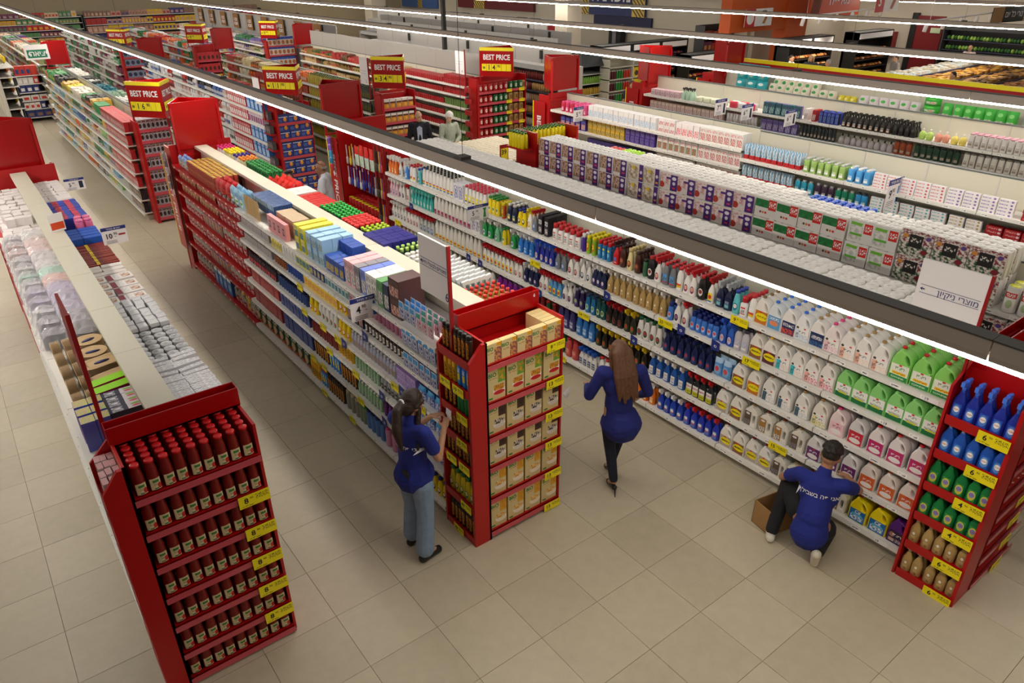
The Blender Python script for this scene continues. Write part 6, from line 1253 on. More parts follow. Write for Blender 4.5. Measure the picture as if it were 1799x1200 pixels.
# ---------------------------------------------------------------- nappies
XG = 13.405
nap = lambda d, c, a, b, w=.26, h=.36: pouch('nappy_pack', d, w, .2, h, c, pr(d.replace(' ', '_'), c, [('p', .15, .05, .85, .5, a, c, 4), ('e', .5, .78, .25, .09, b), ('e', .6, .35, .16, .13, '#e0b8a0')]), 'nappies', seed=3)
def G(a, b, p, rows=1, **k): fill('L', XG, a, b, 1.685, p, 'on the top nappy shelf', rows=rows, gap=.01, jit=.01, **k)
G(9.2, 8.25, nap('turquoise nappy pack', '#2aa8b4', '#5ac8cc', '#e8f4f4', .3), 1, stack=2); G(8.2, 6.35, nap('cream nappy pack with green leaf logo', '#e6e0cc', '#d8c8b0', '#3a9a4a', .22, .34), 1, n=8)
fill('L', XG + .2, 8.2, 6.9, 1.72, nap('cream nappy pack with green leaf logo', '#e6e0cc', '#d8c8b0', '#3a9a4a', .22, .42), 'behind the cream nappy row', n=6)
G(6.3, 5.85, nap('yellow nappy pack', '#e0d02a', '#3a7ab8', '#f0ec9a', .14, .28), 1, n=3); G(5.8, 4.4, nap('white nappy pack with blue figure', '#e4dcdc', '#3a5ac0', '#4ab04a', .22, .34), 1, n=6); fill('L', XG, 4.36, 4.0, 1.685, nap('lying green nappy pack', '#3ab83a', '#e8e8e0', '#6ad85a', .34, .16), 'on the top nappy shelf', n=1, stack=3)
G(3.95, 2.5, nap('green nappy pack with baby photo', '#4ac04a', '#e8e4dc', '#8ae07a', .2, .4), 1, n=7); G(1.9, -.6, nap('tan nappy carton', '#b89a6a', '#d8c8a8', '#6a5a8a', .28, .3), 1)
fill('L', XG, 9.5, -1, 1.105, nap('mixed nappy pack on a lower shelf', '#c8c0b0', '#8a9ac0', '#6a9a5a'), 'under the nappy shelf edge', gap=.02, tint=[hx('#c8c0b0'), hx('#c89a9a'), hx('#8ab0c0')])

# ---------------------------------------------------------------- second block of runs: first metres one by one, the rest joined
def shelf_stuff(name, label, side, xf, y0, y1, levels, palette, hmax=.22, seed=1):
    rr = random.Random(seed)
    mb = MB(); mats = [FM(c, .5) for c in palette]
    rz, pos = FACE[side]
    for li, z in enumerate(levels):
        gap = ((levels[li + 1] if li + 1 < len(levels) else z + .3) - z) * .78
        y = y0
        while y < y1:
            w = rr.choice((.08, .1, .12, .16)); n = rr.randint(2, 8); c = rr.randrange(len(palette)); h = min(gap, hmax) * rr.uniform(.7, 1.0); c2 = rr.randrange(len(palette))
            for k in range(n):
                if y + w > y1: y = y1; break
                x, yy = pos(xf, y + w / 2, .03 + .08)
                for q in range(3 if li == len(levels) - 1 else 1):
                    xx = x + (q * .13 if side == 'L' else -q * .13)
                    if rr.random() < .5: mb.box(xx - .06, yy - w * .47, z + .001, xx + .06, yy + w * .47, z + h, c)
                    else: mb.lathe([(w * .46, z + .001), (w * .46, z + h * .75), (w * .2, z + h * .88), (w * .2, z + h)], 7, 1, 1, xx, yy, 0, c)
                    mb.box(xx + (-.0625 if side == 'L' else .0605), yy - w * .35, z + h * .2, xx + (-.0605 if side == 'L' else .0625), yy + w * .35, z + h * .55, c2)
                y += w + .004
    o = ob(name, mb.build(name, mats)); tag(o, label, 'groceries', kind='stuff')
def near_second(side, xf, levels, rowsdef, where):
    for z, segs in zip(levels, rowsdef):
        for a, b, p in segs: fill(side, xf, a, b, z, p, where, rows=1, parts=False, gap=.006)
LVB2 = LV2
redpk = mini('coffee_pack', 'red coffee pack', .11, .09, .19, '#b8242a', '#e8c8c8', '#7a1418')
for i, z in enumerate(LVB2[:-1]): fill('L', -.435, 15.4 if i > 1 else 14.4, 13.3, z, redpk if i > 1 else mini('dark_box', 'black and violet tea box', .13, .1, .2, '#24202c', '#6a5a8a', '#c8b060'), 'on level %s behind the 16 price box' % NUM[i], parts=False)
fill('L', -.435, 15.6, 13.3, LVB2[-1], redpk, 'on the top level behind the 16 price box', rows=3)
fill('L', -.435, 16.3, 15.65, LVB2[-1], carton('noodle_pack', 'green noodle pack', .14, .12, .2, '#1f8a44', None), 'on the top level beyond the coffee packs', rows=2)
PAL1 = ['#3a8a5a', '#c8a03a', '#a83a3a', '#3a5a9a', '#d8d0c0', '#7ab0d0', '#5a4a3a', '#e0b040', '#8ac06a', '#c8c8c8', '#d86a2a', '#6ab0d8']
shelf_stuff('packaged_groceries', 'mixed packets filling the long run behind the 16 price box', 'L', -.435, 15.45, 24, LVB2[:-1], PAL1, .2, 3)
shelf_stuff('packaged_groceries', 'mixed jars and packets along the top of that long run', 'L', -.435, 16.35, 24, LVB2[-1:], ['#c8a03a', '#e0d030', '#7a2a3a', '#3a8a4a', '#d8d0c0', '#2a2a2a', '#d86a2a'], .24, 4)
shelf_stuff('packaged_books', 'white and grey cartons on the far side of the long run', 'R', .555, 13.3, 24, [1.8], ['#d8d4cc', '#c8c8c4', '#4a4a48', '#e8e4dc', '#8aa890', '#1f6a7a'], .24, 5)
PALW = ['#d8d8da', '#e4e0e0', '#c8ccd4', '#3a5aa0', '#b8302a', '#2a2a2e', '#c8a8a0', '#dedede']
C2Z = [.15, .5, .85, 1.2, 1.55, 1.85]
bluepk = mini('wipe_pack', 'bright blue paper pack', .2, .12, .3, '#2a78c8', '#5aa0e0', '#e8f0f8')
for i, z in enumerate(C2Z):
    fill('L', 2.375, 14.3, 13.3, z, bluepk if i in (2, 3, 5) else mini('tissue_box', 'white and navy detergent box', .12, .1, .26, '#d8dce4', '#2a3a8a', '#c82a3a'), 'on level %s behind the 11 price box' % NUM[i], parts=False, rows=2 if i == 5 else 1)
    fill('L', 2.375, 15.6, 14.35, z, mini('tissue_box', 'red and white detergent box', .12, .1, .25, '#c83a44', '#e8e0e0', '#f0e8e8'), 'on level %s further behind the 11 price box' % NUM[i], parts=False, rows=2 if i == 5 else 1)
shelf_stuff('packaged_groceries', 'white and grey packets along the white goods run', 'L', 2.375, 15.65, 24, C2Z, PALW, .28, 6)
oilb = bottle('oil_bottle', 'dark olive oil bottle', '#2a3018', '#1c2414', pr('oil', '#6a6a2a', []), .075, .075, .28, [(.46, 0), (.5, .02), (.5, .6), (.25, .75), (.18, .9)], .2, .07)
oily = bottle('oil_bottle', 'golden oil bottle with green cap', '#b09a2a', '#1f5a34', pr('oily', '#c8b040', []), .075, .075, .28, [(.46, 0), (.5, .02), (.5, .6), (.25, .75), (.18, .9)], .24, .07)
D2Z = [.15, .5, .85, 1.2, 1.55, 1.85]
for i, z in enumerate(D2Z):
    fill('L', 5.005, 14.3, 13.35, z, oilb, 'on level %s behind the 34 price box' % NUM[i], rows=4 if i == 5 else 1, gap=.01)
    fill('L', 5.005, 17, 14.35, z, oily, 'on level %s behind the 34 price box' % NUM[i], rows=4 if i == 5 else 1, gap=.02, n=22)
shelf_stuff('packaged_groceries', 'red and cream packets along the oil run', 'L', 5.005, 17.1, 24, D2Z, ['#b8342a', '#d8c89a', '#8a5a2a', '#c8b8a0', '#e8742a', '#a82a2a', '#d8d0b8'], .26, 7)
shelf_stuff('packaged_groceries', 'orange and white packets behind the white goods run', 'R', 3.365, 13.3, 24, [1.8], ['#d85a2a', '#c8302a', '#e8d8c8', '#e0703a', '#2a3a8a'], .24, 8)
E2Z = [.15, .45, .75, 1.05, 1.35, 1.65, 1.9]
for i, z in enumerate(E2Z):
    fill('L', 7.755, 14.4, 13.35, z, tin('soup_tin', 'green and cream soup tin', '#6a8a4a', '#b8b8b4', .1, .18, prt=pr('spt', '#c8b890', [('e', .5, .5, .3, .25, '#b83a24')])) if i < 5 else tin('tomato_tin', 'red tomato tin', '#a82024', '#c0c0bc', .08, .11), 'on level %s behind the 14 price box' % NUM[i], parts=False, stack=1 if i < 5 else 2, rows=1 if i < 6 else 4)
    fill('L', 7.755, 16.6, 14.45, z, tin('tomato_tin', 'red tomato tin', '#a82024' if i > 1 else '#2a2a34', '#c0c0bc', .09, .13, prt=pr('ttn', '#9a1c20', [('e', .5, .5, .3, .3, '#d8b890')])), 'further along level %s behind the 14 box' % NUM[i], parts=False, rows=4 if i == 6 else 1, n=20)
shelf_stuff('packaged_groceries', 'jars and tins along the canned food run', 'L', 7.755, 16.7, 24, E2Z, ['#8a6a34', '#4a5a2a', '#d86a3a', '#a82a2a', '#b89a5a', '#c8a878', '#6a3a24'], .2, 9)

# ---- end displays of the second block
fe = far_endcap('red end display of grey boxes below the 16 price box', -.22, .34, 12.92, [.1, .36, .62, .88, 1.14, 1.4, 1.66, 1.88])
gb = carton('blender_box', 'grey box with pan picture', .075, .1, .19, '#b0a8ae', pr('gbx', '#b8b0b8', [('e', .5, .38, .36, .24, '#2a2424'), ('r', .1, .72, .9, .9, '#7a4a44')]))
for i, z in enumerate([.1, .36, .62, .88, 1.14, 1.4, 1.66, 1.88]): fill('F', 12.92, -.22, .34, z, gb, 'on level %s below 16 box' % NUM[i], rows=1 if i < 7 else 3, n=7, back=.01)
fe = far_endcap('red end display of navy boxes below the 11 price box', 2.56, 3.32, 12.92, [.12, .52, .92, 1.32, 1.66])
nb_ = carton('sugar_carton', 'navy box with orange bear', .24, .14, .165, '#2a3a7c', pr('nbx', '#2c3e86', [('e', .68, .42, .16, .26, '#e8902a'), ('e', .68, .6, .1, .14, '#f0b83a'), ('r', .05, .1, .4, .5, '#4a62b0'), ('r', .1, .7, .95, .8, '#c8d0e8')]))
for i, z in enumerate([.12, .52, .92, 1.32, 1.66]): fill('F', 12.92, 2.57, 3.31, z, nb_, 'on level %s below the 11 price box' % NUM[i], n=3, stack=2 if i < 4 else 1, back=.01)
fe2 = [c for c in SHELF if c[0].startswith('red end display of navy')]
sideb = carton('spice_box', 'small dark grey box', .07, .09, .17, '#4a4548', pr('spx', '#5a5256', [('r', .2, .3, .8, .7, '#8a8084')]))
for z in (.4, .75, 1.1, 1.45, 1.75):
    s = ob('side_shelf', boxmesh('side_shelf', 0, 0, -.03, .13, .36, 0, m_red), (-.57, .02, z), parent=bpy.data.objects[fe.name])
    fill('L', 2.37, 13.28, 12.96, z, sideb, 'on the side of the navy box display', n=4, back=.01)
fe = far_endcap('red end display of orange cartons below the 34 price box', 5.16, 6.02, 12.92, [.1, .4, .72, 1.04, 1.36, 1.68])
oc = carton('pasta_carton', 'orange carton with white top band', .14, .14, .2, '#e4e0dc', pr('ocx', '#d8922a', [('r', 0, .75, 1, 1, '#e8e2dc'), ('r', 0, .55, 1, .75, '#5a2a14'), ('e', .6, .3, .25, .15, '#e8b050')]))
for i, z in enumerate([.1, .4, .72, 1.04, 1.36, 1.68]): fill('F', 12.92, 5.18, 6.0, z, oc, 'on level %s below the 34 price box' % NUM[i], n=5, back=.01)
fe = far_endcap('red end display of red, green and brown cans below the 14 price box', 7.9, 9.45, 12.92, [.1, .38, .66, .94, 1.22, 1.5, 1.78], ztop=2.12)
cn = lambda d, c, a: tin('food_can', d, c, c, .14, .18, 'can', pr(d.replace(' ', '_'), c, [('e', .5, .5, .34, .34, a), ('t', .25, .45, .75, .6, c, 1)]))
for i, z in enumerate([.1, .38, .66, .94, 1.22, 1.5, 1.78]):
    a = 8.9 if i == 6 else 8.4
    fill('F', 12.92, 7.92, a, z, cn('red can with white badge', '#b01c20', '#e8d8d0'), 'on level %s below the 14 price box' % NUM[i], back=.01)
    fill('F', 12.92, a, a + .5, z, cn('green can with pale badge', '#1f6a3a', '#d0d8c8'), 'on level %s below the 14 price box' % NUM[i], back=.01)
    fill('F', 12.92, a + .5, 9.43, z, cn('kraft brown can with round badge', '#b08a50', '#6a4a24'), 'on level %s below the 14 price box' % NUM[i], back=.01)
    fill('L', 7.66, 13.25, 12.95, z, tin('tomato_tin', 'small red tin', '#a02024', '#c0c0bc', .07, .12), 'on the side of the can display, level %s' % NUM[i], n=4, back=.01, parts=False)
    for x in (.2, .62): ob('price_card', price_card('7', .18, .08), (x, -.04, -.02), parent=SHELF[('red end display of red, green and brown cans below the 14 price box', 'F', z)])
# red panels that close the near block's far ends
for x0, y, nm in ((-.42, 9.8, 'pet shelving'), (-3.08, 9.65, 'tableware shelving'), (7.7, 9.85, 'hygiene shelving'), (10.7, 9.85, 'cosmetics shelving'), (13.4, 9.85, 'nappy shelving')):
    t = thing('red_end_stand', 'red end frame closing the far end of the ' + nm, 'shelving', (x0, y, 0))
    ob('panel', boxmesh('panel', 0, 0, 0, 1., .03, 2.15, m_red), parent=t); ob('wing', boxmesh('wing', 0, .03, 0, .03, .36, 2.1, m_red), parent=t); ob('wing', boxmesh('wing', .97, .03, 0, 1., .36, 2.1, m_red), parent=t)
    for z in (.2, .6, 1.0, 1.4, 1.8): ob('shelf', boxmesh('shelf', .03, .03, z - .02, .97, .36, z, m_red), parent=t)
    if nm == 'pet shelving': fill('B', 10.18, .5, -.36, 1.8, carton('magazine_box', 'white and grey flat carton', .2, .2, .12, '#d8d8d8', pr('mgz', '#d8d8dc', [('p', 0, 0, 1, 1, '#4a4a58', '#e8e8ec', 4)])), 'under the red price box back', n=4)
# side banner cards that lean out of the far ends (yellow edge)
for x, y, nm in ((-.47, 9.85, 'by the red pegged bays'), (2.33, 9.45, 'by the mop bay'), (7.66, 9.95, 'beside the hygiene shelving'), (10.66, 9.95, 'beside the cosmetics shelving'), (13.36, 9.95, 'beside the nappy shelving')):
    t = thing('side_banner', 'red banner with yellow edge ' + nm, 'sign', (x, y, 0))
    ob('board', boxmesh('board', 0, 0, .35, .012, .42, 1.95, m_red), parent=t); ob('yellow_edge', boxmesh('yellow_edge', -.002, .4, .35, .014, .43, 1.95, m_yellow), parent=t); ob('foot', boxmesh('foot', 0, .02, 0, .012, .06, .36, m_red), parent=t)
    mb = MB().text('BEST PRICE', .2, 0, 0, 0, 0, bold=.02, T=Matrix.Translation((-.003, .21, 1.15)) @ Matrix.Rotation(-PI / 2, 4, 'Z') @ Matrix.Rotation(PI / 2, 4, 'Y'))
    ob('lettering', mb.build('lettering', [m_paper]), parent=t)
# mop and broom bay at the far end of the cleaning run
t = thing('tool_bay', 'red pegged bay of mops, brushes and gloves beyond the cleaning shelves', 'shelving', (2.37, 7.75, 0))
ob('back_panel', boxmesh('back_panel', .45, 0, 0, .5, 1.7, 2.1, m_red), parent=t); ob('end_panel', boxmesh('end_panel', 0, 1.7, 0, 1., 1.75, 2.25, m_red), parent=t)
for y in (.0, .16, .3): ob('rack_post', boxmesh('rack_post', 0, y, 0, .04, y + .04, 2.1, FM('#8a1014', .4)), parent=t)
for z in (.5, 1.0, 1.5, 1.95): ob('hook_bar', MB().tube([(.3, .35, z), (.3, 1.65, z)], .012, 6).build('hook_bar', [m_chrome]), parent=t)
ob('floor_shelf', boxmesh('floor_shelf', 0, .4, .28, .5, 1.7, .3, m_red), parent=t)
brush = Prod('scrub_brush', 'brush', 'hanging scrub brush', [('scrub_brush', MB().tube([(0, 0, .12), (0, 0, .34)], .012, 6).lathe([(.03, 0), (.035, .04), (.03, .12), (.012, .14)], 8, 1, .6).build('scrub_brush', [OM('plastic')]), hx('#2a2a2e'))], .09, .06, .34)
glove = pouch('glove_pack', 'hanging pack of rubber gloves with red top', .14, .04, .34, '#c8d8cc', pr('glv', '#c8d8d0', [('r', 0, .6, 1, 1, '#d8261e'), ('p', .1, .05, .9, .5, '#8ac0a0', '#e0e8e0', 4)]))
def hangrow(y0, y1, z, p, lab, tint=None, rows=2): fill('L', 2.4, y1, y0, z, p, lab, rows=rows, rowgap=.05, tint=tint, gap=.02)
hangrow(8.25, 9.0, 1.55, glove, 'in the mop bay'); hangrow(7.95, 8.2, 1.6, brush, 'black, in the mop bay top row'); hangrow(9.0, 9.4, 1.5, brush, 'silver, in the mop bay', [hx('#b8b8bc'), hx('#d8c03a')]); hangrow(8.0, 8.6, 1.12, brush, 'blue, in the mop bay middle row', [hx('#2a4ab0'), hx('#1c2a5a'), hx('#c8c8d0')]); hangrow(8.7, 9.4, 1.12, brush, 'white and blue, in the mop bay middle row', [hx('#d8d8dc'), hx('#2a3ab0')])
fill('L', 2.38, 9.4, 8.15, .76, tin('wax_tub', 'red tub with yellow lid', '#b02020', '#e8d81c', .11, .12), 'in the mop bay', rows=3)
ob('tub_shelf', boxmesh('tub_shelf', 0, .4, .73, .5, 1.7, .75, m_red), parent=t)
for i, (y, c) in enumerate(((7.83, '#c83a2a'), (7.9, '#d8b02a'), (7.98, '#2a2a2a'), (8.05, '#5a4a3a'), (7.86, '#3a5ab0'))):
    for j, z in enumerate((.25, .75, 1.2, 1.65)):
        put(brush, (2.36, y - .02, z), -PI / 2, '%s brush on the %s hook of the rack posts, %s from the shelves' % (['red', 'mustard', 'black', 'brown', 'blue'][i], ['lowest', 'second', 'third', 'top'][j], ORD[i]), 'brushes on the rack posts', tint=hx(c))

# small extras: clip strips, ledge tag
def clip_strip(label, x, y, z, cols):
    t = thing('clip_strip', label, 'hanging strip', (x, y, z))
    ob('strip', boxmesh('strip', -.004, -.02, -.6, .004, .02, .1, m_paper), parent=t)
    for k, c in enumerate(cols):
        ob('toy_pack', cached('toyp', lambda: pillow_mesh(.12, .06, .14, [OM('film')], 5)), (-.03, 0, -.02 - k * .12), -PI / 2, parent=t, color=hx(c))
clip_strip('strip of purple and turquoise toy packs on the red banner by the mop bay', 2.3, 9.62, 1.85, ['#7a4ab0', '#8a5ac8', '#3a9ad0', '#2a8ac0', '#c83a3a'])
clip_strip('strip of grey mouse toy packs at the end of the pet shelving', -.49, 9.8, 1.95, ['#8a8488', '#6a6468', '#b0a8a8', '#9a7a7a', '#8a8890'])
thing('ledge_tag', 'small orange and white card standing on the cream ledge', 'sign', (-2.52, 6.28, 2.102), .3, mesh=MB().box(-.08, -.005, 0, .08, .005, .2, 0).box(-.07, -.008, .02, .07, -.0055, .1, 1).build('ledge_tag', [m_paper, FM('#d8481c', .5)]))
for y in (6.6, 5.4):
    s_ = SHELF[('disposable tableware shelving behind the red jar end display', 'L', int((y - 1.72) / .985), LV_A[-1])]
    ob('promo_flag', blue_flag(), (-(y - 1.72 - s_.location.y), -.016, -.03), parent=s_)
# ---------------------------------------------------------------- people
V = Vector
def cap(mb, p, q, r0, r1=None, n=10):
    p, q = V(p), V(q); r1 = r0 if r1 is None else r1
    mb.tube([p.lerp(q, t) for t in (0, .25, .5, .75, 1)], [r0 + (r1 - r0) * t for t in (0, .25, .5, .75, 1)], n)
    blob(mb, p, (r0,) * 3); blob(mb, q, (r1,) * 3)
def blob(mb, c, r, rot=None, n=10):
    prof = [(math.sin(PI * k / 7), -math.cos(PI * k / 7)) for k in range(8)]
    prof[0] = (.001, -1); prof[-1] = (.001, 1)
    T = Matrix.Translation(V(c)) @ (rot.to_4x4() if rot else Matrix.Identity(4)) @ Matrix.Diagonal((r[0], r[1], r[2], 1))
    mb.lathe(prof, n, T=T)
def fuse(mb, name, mats, voxel=.01, smooth=3, color_fn=None):
    me = mb.build('raw', [])
    o = bpy.data.objects.new('raw', me)
    m = o.modifiers.new('r', 'REMESH'); m.mode = 'VOXEL'; m.voxel_size = voxel; m.use_smooth_shade = True
    if smooth: s = o.modifiers.new('s', 'SMOOTH'); s.iterations = smooth; s.factor = .5
    out = bpy.data.meshes.new_from_object(evaluated(o))
    bpy.data.objects.remove(o); bpy.data.meshes.remove(me)
    out.name = name; out.materials.clear()
    for k in mats: out.materials.append(k)
    out.polygons.foreach_set('use_smooth', [True] * len(out.polygons))
    return out
def hand(mb, wrist, d, up, side, s=1., curl=.6, grip=None):
    """palm along d, fingers curling toward -up; side +1 right hand"""
    w = V(wrist); d = V(d).normalized(); up = V(up); up = (up - d * up.dot(d)).normalized(); lat = d.cross(up).normalized()
    pc = w + d * .045 * s
    rot = Matrix((lat, d, up)).transposed()
    blob(mb, pc, (.036 * s, .048 * s, .016 * s), rot)
    for i, (o, L) in enumerate(((-.027, .068), (-.009, .076), (.009, .072), (.026, .056))):
        a = w + d * .082 * s + lat * o * s
        b = a + (d * math.cos(curl * .5) - up * math.sin(curl * .5)) * L * .5 * s
        c = b + (d * math.cos(curl * 1.6) - up * math.sin(curl * 1.6)) * L * .5 * s
        cap(mb, a, b, .0092 * s, .0085 * s, 6); cap(mb, b, c, .0085 * s, .0075 * s, 6)
    t0 = w + d * .025 * s + lat * .03 * s * -side
    t1 = t0 + (d * .6 + lat * -side * .8).normalized() * .035 * s
    t2 = t1 + (d * .9 - up * .35).normalized() * .03 * s
    cap(mb, t0, t1, .012 * s, .0105 * s, 6); cap(mb, t1, t2, .0105 * s, .0085 * s, 6)
def headgeo(mb, c, fwd, up, s=1., neck=None):
    c = V(c); f = V(fwd).normalized(); u = V(up); u = (u - f * u.dot(f)).normalized(); r = f.cross(u).normalized()
    rot = Matrix((r, f, u)).transposed()
    P = lambda x, y, z: c + (r * x + f * y + u * z) * s
    blob(mb, P(0, -.01, .015), (.076 * s, .095 * s, .1 * s), rot, 14)
    blob(mb, P(0, .03, -.045), (.056 * s, .06 * s, .07 * s), rot, 12)
    blob(mb, P(0, .066, -.09), (.024 * s, .022 * s, .02 * s), rot)
    cap(mb, P(0, .08, .0), P(0, .102, -.03), .009 * s, .013 * s, 8)
    blob(mb, P(0, .083, -.062), (.024 * s, .012 * s, .009 * s), rot)
    for k in (-1, 1):
        blob(mb, P(.075 * k, -.008, -.012), (.011 * s, .02 * s, .032 * s), rot)
        blob(mb, P(.03 * k, .076, .018), (.02 * s, .012 * s, .008 * s), rot)
    return P, rot
def person(label, loc, rz, J, skin, top, bottom, shoe, hair, voxel=.01, build=1., topkind='tee', hem=None, extra=None, headfwd=(0, 1, -.1), group=None, topmat=None, botmat=None, sleeve=.55, legw=1., rad=1.):
    t = thing('person', label, 'person', loc, rz, group)
    g = lambda k: V(J[k])
    mskin = FM(skin, .5)
    b = MB(); up = (g('head') - g('neck')).normalized()
    # body
    P, rot = headgeo(b, g('head'), headfwd, up + V((0, 0, .6)), rad)
    cap(b, g('neck'), g('head') - up * .03, .052 * rad, .048 * rad)
    blob(b, g('chest'), (.15 * rad, .095 * rad, .17 * rad)); blob(b, g('pelvis'), (.145 * rad, .1 * rad, .13 * rad)); cap(b, g('pelvis'), g('chest'), .105 * rad, .11 * rad)
    for k in 'LR':
        cap(b, g('chest') + (g('sho' + k) - g('chest')) * .4 + V((0, 0, .04)), g('sho' + k), .06 * rad, .052 * rad)
        cap(b, g('sho' + k), g('elb' + k), .046 * rad, .038 * rad); cap(b, g('elb' + k), g('wri' + k), .037 * rad, .026 * rad)
        d = g('wri' + k) - g('elb' + k)
        hand(b, g('wri' + k), J.get('hd' + k, d), J.get('hu' + k, V((0, -.3, 1))), 1 if k == 'R' else -1, .98 * rad, J.get('curl', .7))
        cap(b, g('pelvis') + (g('hip' + k) - g('pelvis')) * .8, g('kne' + k), .08 * rad, .055 * rad); cap(b, g('kne' + k), g('ank' + k), .05 * rad, .036 * rad)
        cap(b, g('ank' + k), g('toe' + k), .035, .028)
    ob('body', fuse(b, 'body', [mskin], voxel), parent=t)
    # trousers
    mt = topmat or FM(top, .85, noise=.12, scale=14, bump=.25); mbm = botmat or FM(bottom or '#444444', .9, noise=.2, scale=22, bump=.15)
    if bottom:
        b = MB(); blob(b, g('pelvis'), (.165 * rad, .122 * rad, .13 * rad) if not hem else (.13, .1, .1))
        for k in 'LR':
            cap(b, (g('pelvis') + (g('hip' + k) - g('pelvis')) * .8 - V((0, .01, 0))) if not hem else g('hip' + k).lerp(g('kne' + k), .22), g('kne' + k), .098 * rad * (.5 + .5 * legw), .07 * legw * rad, 12); cap(b, g('kne' + k), g('ank' + k) + (g('kne' + k) - g('ank' + k)) * J.get('short', .06), .069 * legw * rad, J.get('cuff', .06), 12)
        ob('trousers', fuse(b, 'trousers', [mbm], voxel * 1.2), parent=t)
    b = MB()
    blob(b, g('chest') + V((0, 0, .0)), (.168 * rad * build, .118 * rad, .19 * rad), n=14); cap(b, g('chest') - V((0, 0, .05)), g('pelvis') + V((0, 0, .06)), .128 * rad * build, .135 * rad * build, 14)
    if hem: cap(b, g('pelvis'), V(hem[0]), .14 * rad * build, hem[1], 16); blob(b, V(hem[0]), (hem[1] * 1.05, hem[1] * .95, .05), n=16)
    for k in 'LR':
        cap(b, g('chest') + (g('sho' + k) - g('chest')) * .3 + V((0, 0, .05)), g('sho' + k), .075 * rad, .066 * rad)
        if topkind == 'long': cap(b, g('sho' + k), g('elb' + k), .066 * rad, .054 * rad); cap(b, g('elb' + k), g('elb' + k).lerp(g('wri' + k), .92), .052 * rad, .04 * rad)
        else: cap(b, g('sho' + k), g('sho' + k).lerp(g('elb' + k), sleeve), .066 * rad, .062 * rad)
    cap(b, g('neck') - up * .02, g('neck') + up * .025, .066 * rad, .06 * rad)
    shirt = ob('shirt', fuse(b, 'shirt', [mt], voxel, 4), parent=t)
    # shoes
    for k in 'LR':
        b = MB(); a, q = g('ank' + k), g('toe' + k)
        dd = (q - a); heel = a + V((0, 0, -.045)) if abs(dd.z) < .09 else a
        if J.get('heels'):
            cap(b, a + V((0, -.035, -.055)), q, .028, .027); blob(b, q + (q - a).normalized() * .02, (.032, .05, .02)); cap(b, a + V((0, -.055, -.05)), V((a.x, a.y - .075, .004)), .013, .006, 6)
        else:
            u2 = V(J.get('shoeup' + k, (0, 0, 1)))
            cap(b, a - dd.normalized() * .03 - u2 * .055, q - u2 * .005, .042, .036); cap(b, a - u2 * .04, a - u2 * .0, .045, .043); cap(b, a.lerp(q, .45) - u2 * .02, q, .042, .034)
        ob('shoe', fuse(b, 'shoe', [FM(shoe[0] if k == 'L' else shoe[1], .45)], .007), parent=t)
    ey = MB()
    for k in (-1, 1): blob(ey, P(.03 * k, .083, .01), (.013 * rad, .006 * rad, .007 * rad), rot)
    ob('eyes', ey.build('eyes', [FM('#2a1c18', .3)]), parent=t)
    if hair:
        b = MB(); hair[1](b, P, rot, t)
        ob('hair', fuse(b, 'hair', [FM(hair[0], .55, noise=.35, scale=30, bump=.5)], hair[2] if len(hair) > 2 else voxel, hair[3] if len(hair) > 3 else 2), parent=t)
    if extra: extra(t, P, rot, g)
    return t, shirt, P, rot
def stand(h=1.7, **k):
    s = h / 1.7
    J = dict(head=(0, .03, 1.585), neck=(0, -.01, 1.44), chest=(0, 0, 1.27), pelvis=(0, 0, .97), shoL=(-.18, -.01, 1.4), shoR=(.18, -.01, 1.4), elbL=(-.23, -.02, 1.12), elbR=(.23, -.02, 1.12), wriL=(-.22, .1, .9), wriR=(.22, .1, .9),
             hipL=(-.09, 0, .92), hipR=(.09, 0, .92), kneL=(-.1, .02, .5), kneR=(.1, .02, .5), ankL=(-.1, 0, .085), ankR=(.1, 0, .085), toeL=(-.12, .14, .035), toeR=(.12, .14, .035))
    J.update(k)
    return {a: tuple(x * s for x in b) if isinstance(b, tuple) and a[:2] not in ('hd', 'hu') and not a.startswith('shoeup') else b for a, b in J.items()}
def back_print(t, shirt, text, size, z, d, col='#e8e8ec', x=0.):
    """lettering laid onto the back of a shirt (shirt local frame), d = direction the back faces"""
    vs, fs = textgeo(text, 'CENTER', .012)
    d = V(d).normalized(); r = V((0, 0, 1)).cross(d).normalized(); u = d.cross(r)
    bv = BVHTree.FromPolygons([v.co.copy() for v in shirt.data.vertices], [tuple(p.vertices) for p in shirt.data.polygons])
    out = []
    for p in vs:
        o = V((0, 0, z)) + r * (p[0] * size + x) + u * p[1] * size + V((0, J0[1], 0))
        hit = bv.ray_cast(o + d * .8, -d)
        out.append((hit[0] if hit[0] else o + d * .12) + d * .006)
    me = MB().add(out, fs, 0).build('shirt_print', [FM(col, .7)])
    ob('shirt_print', me, parent=t)
J0 = [0, 0, 0]
BLUE = '#16247c'
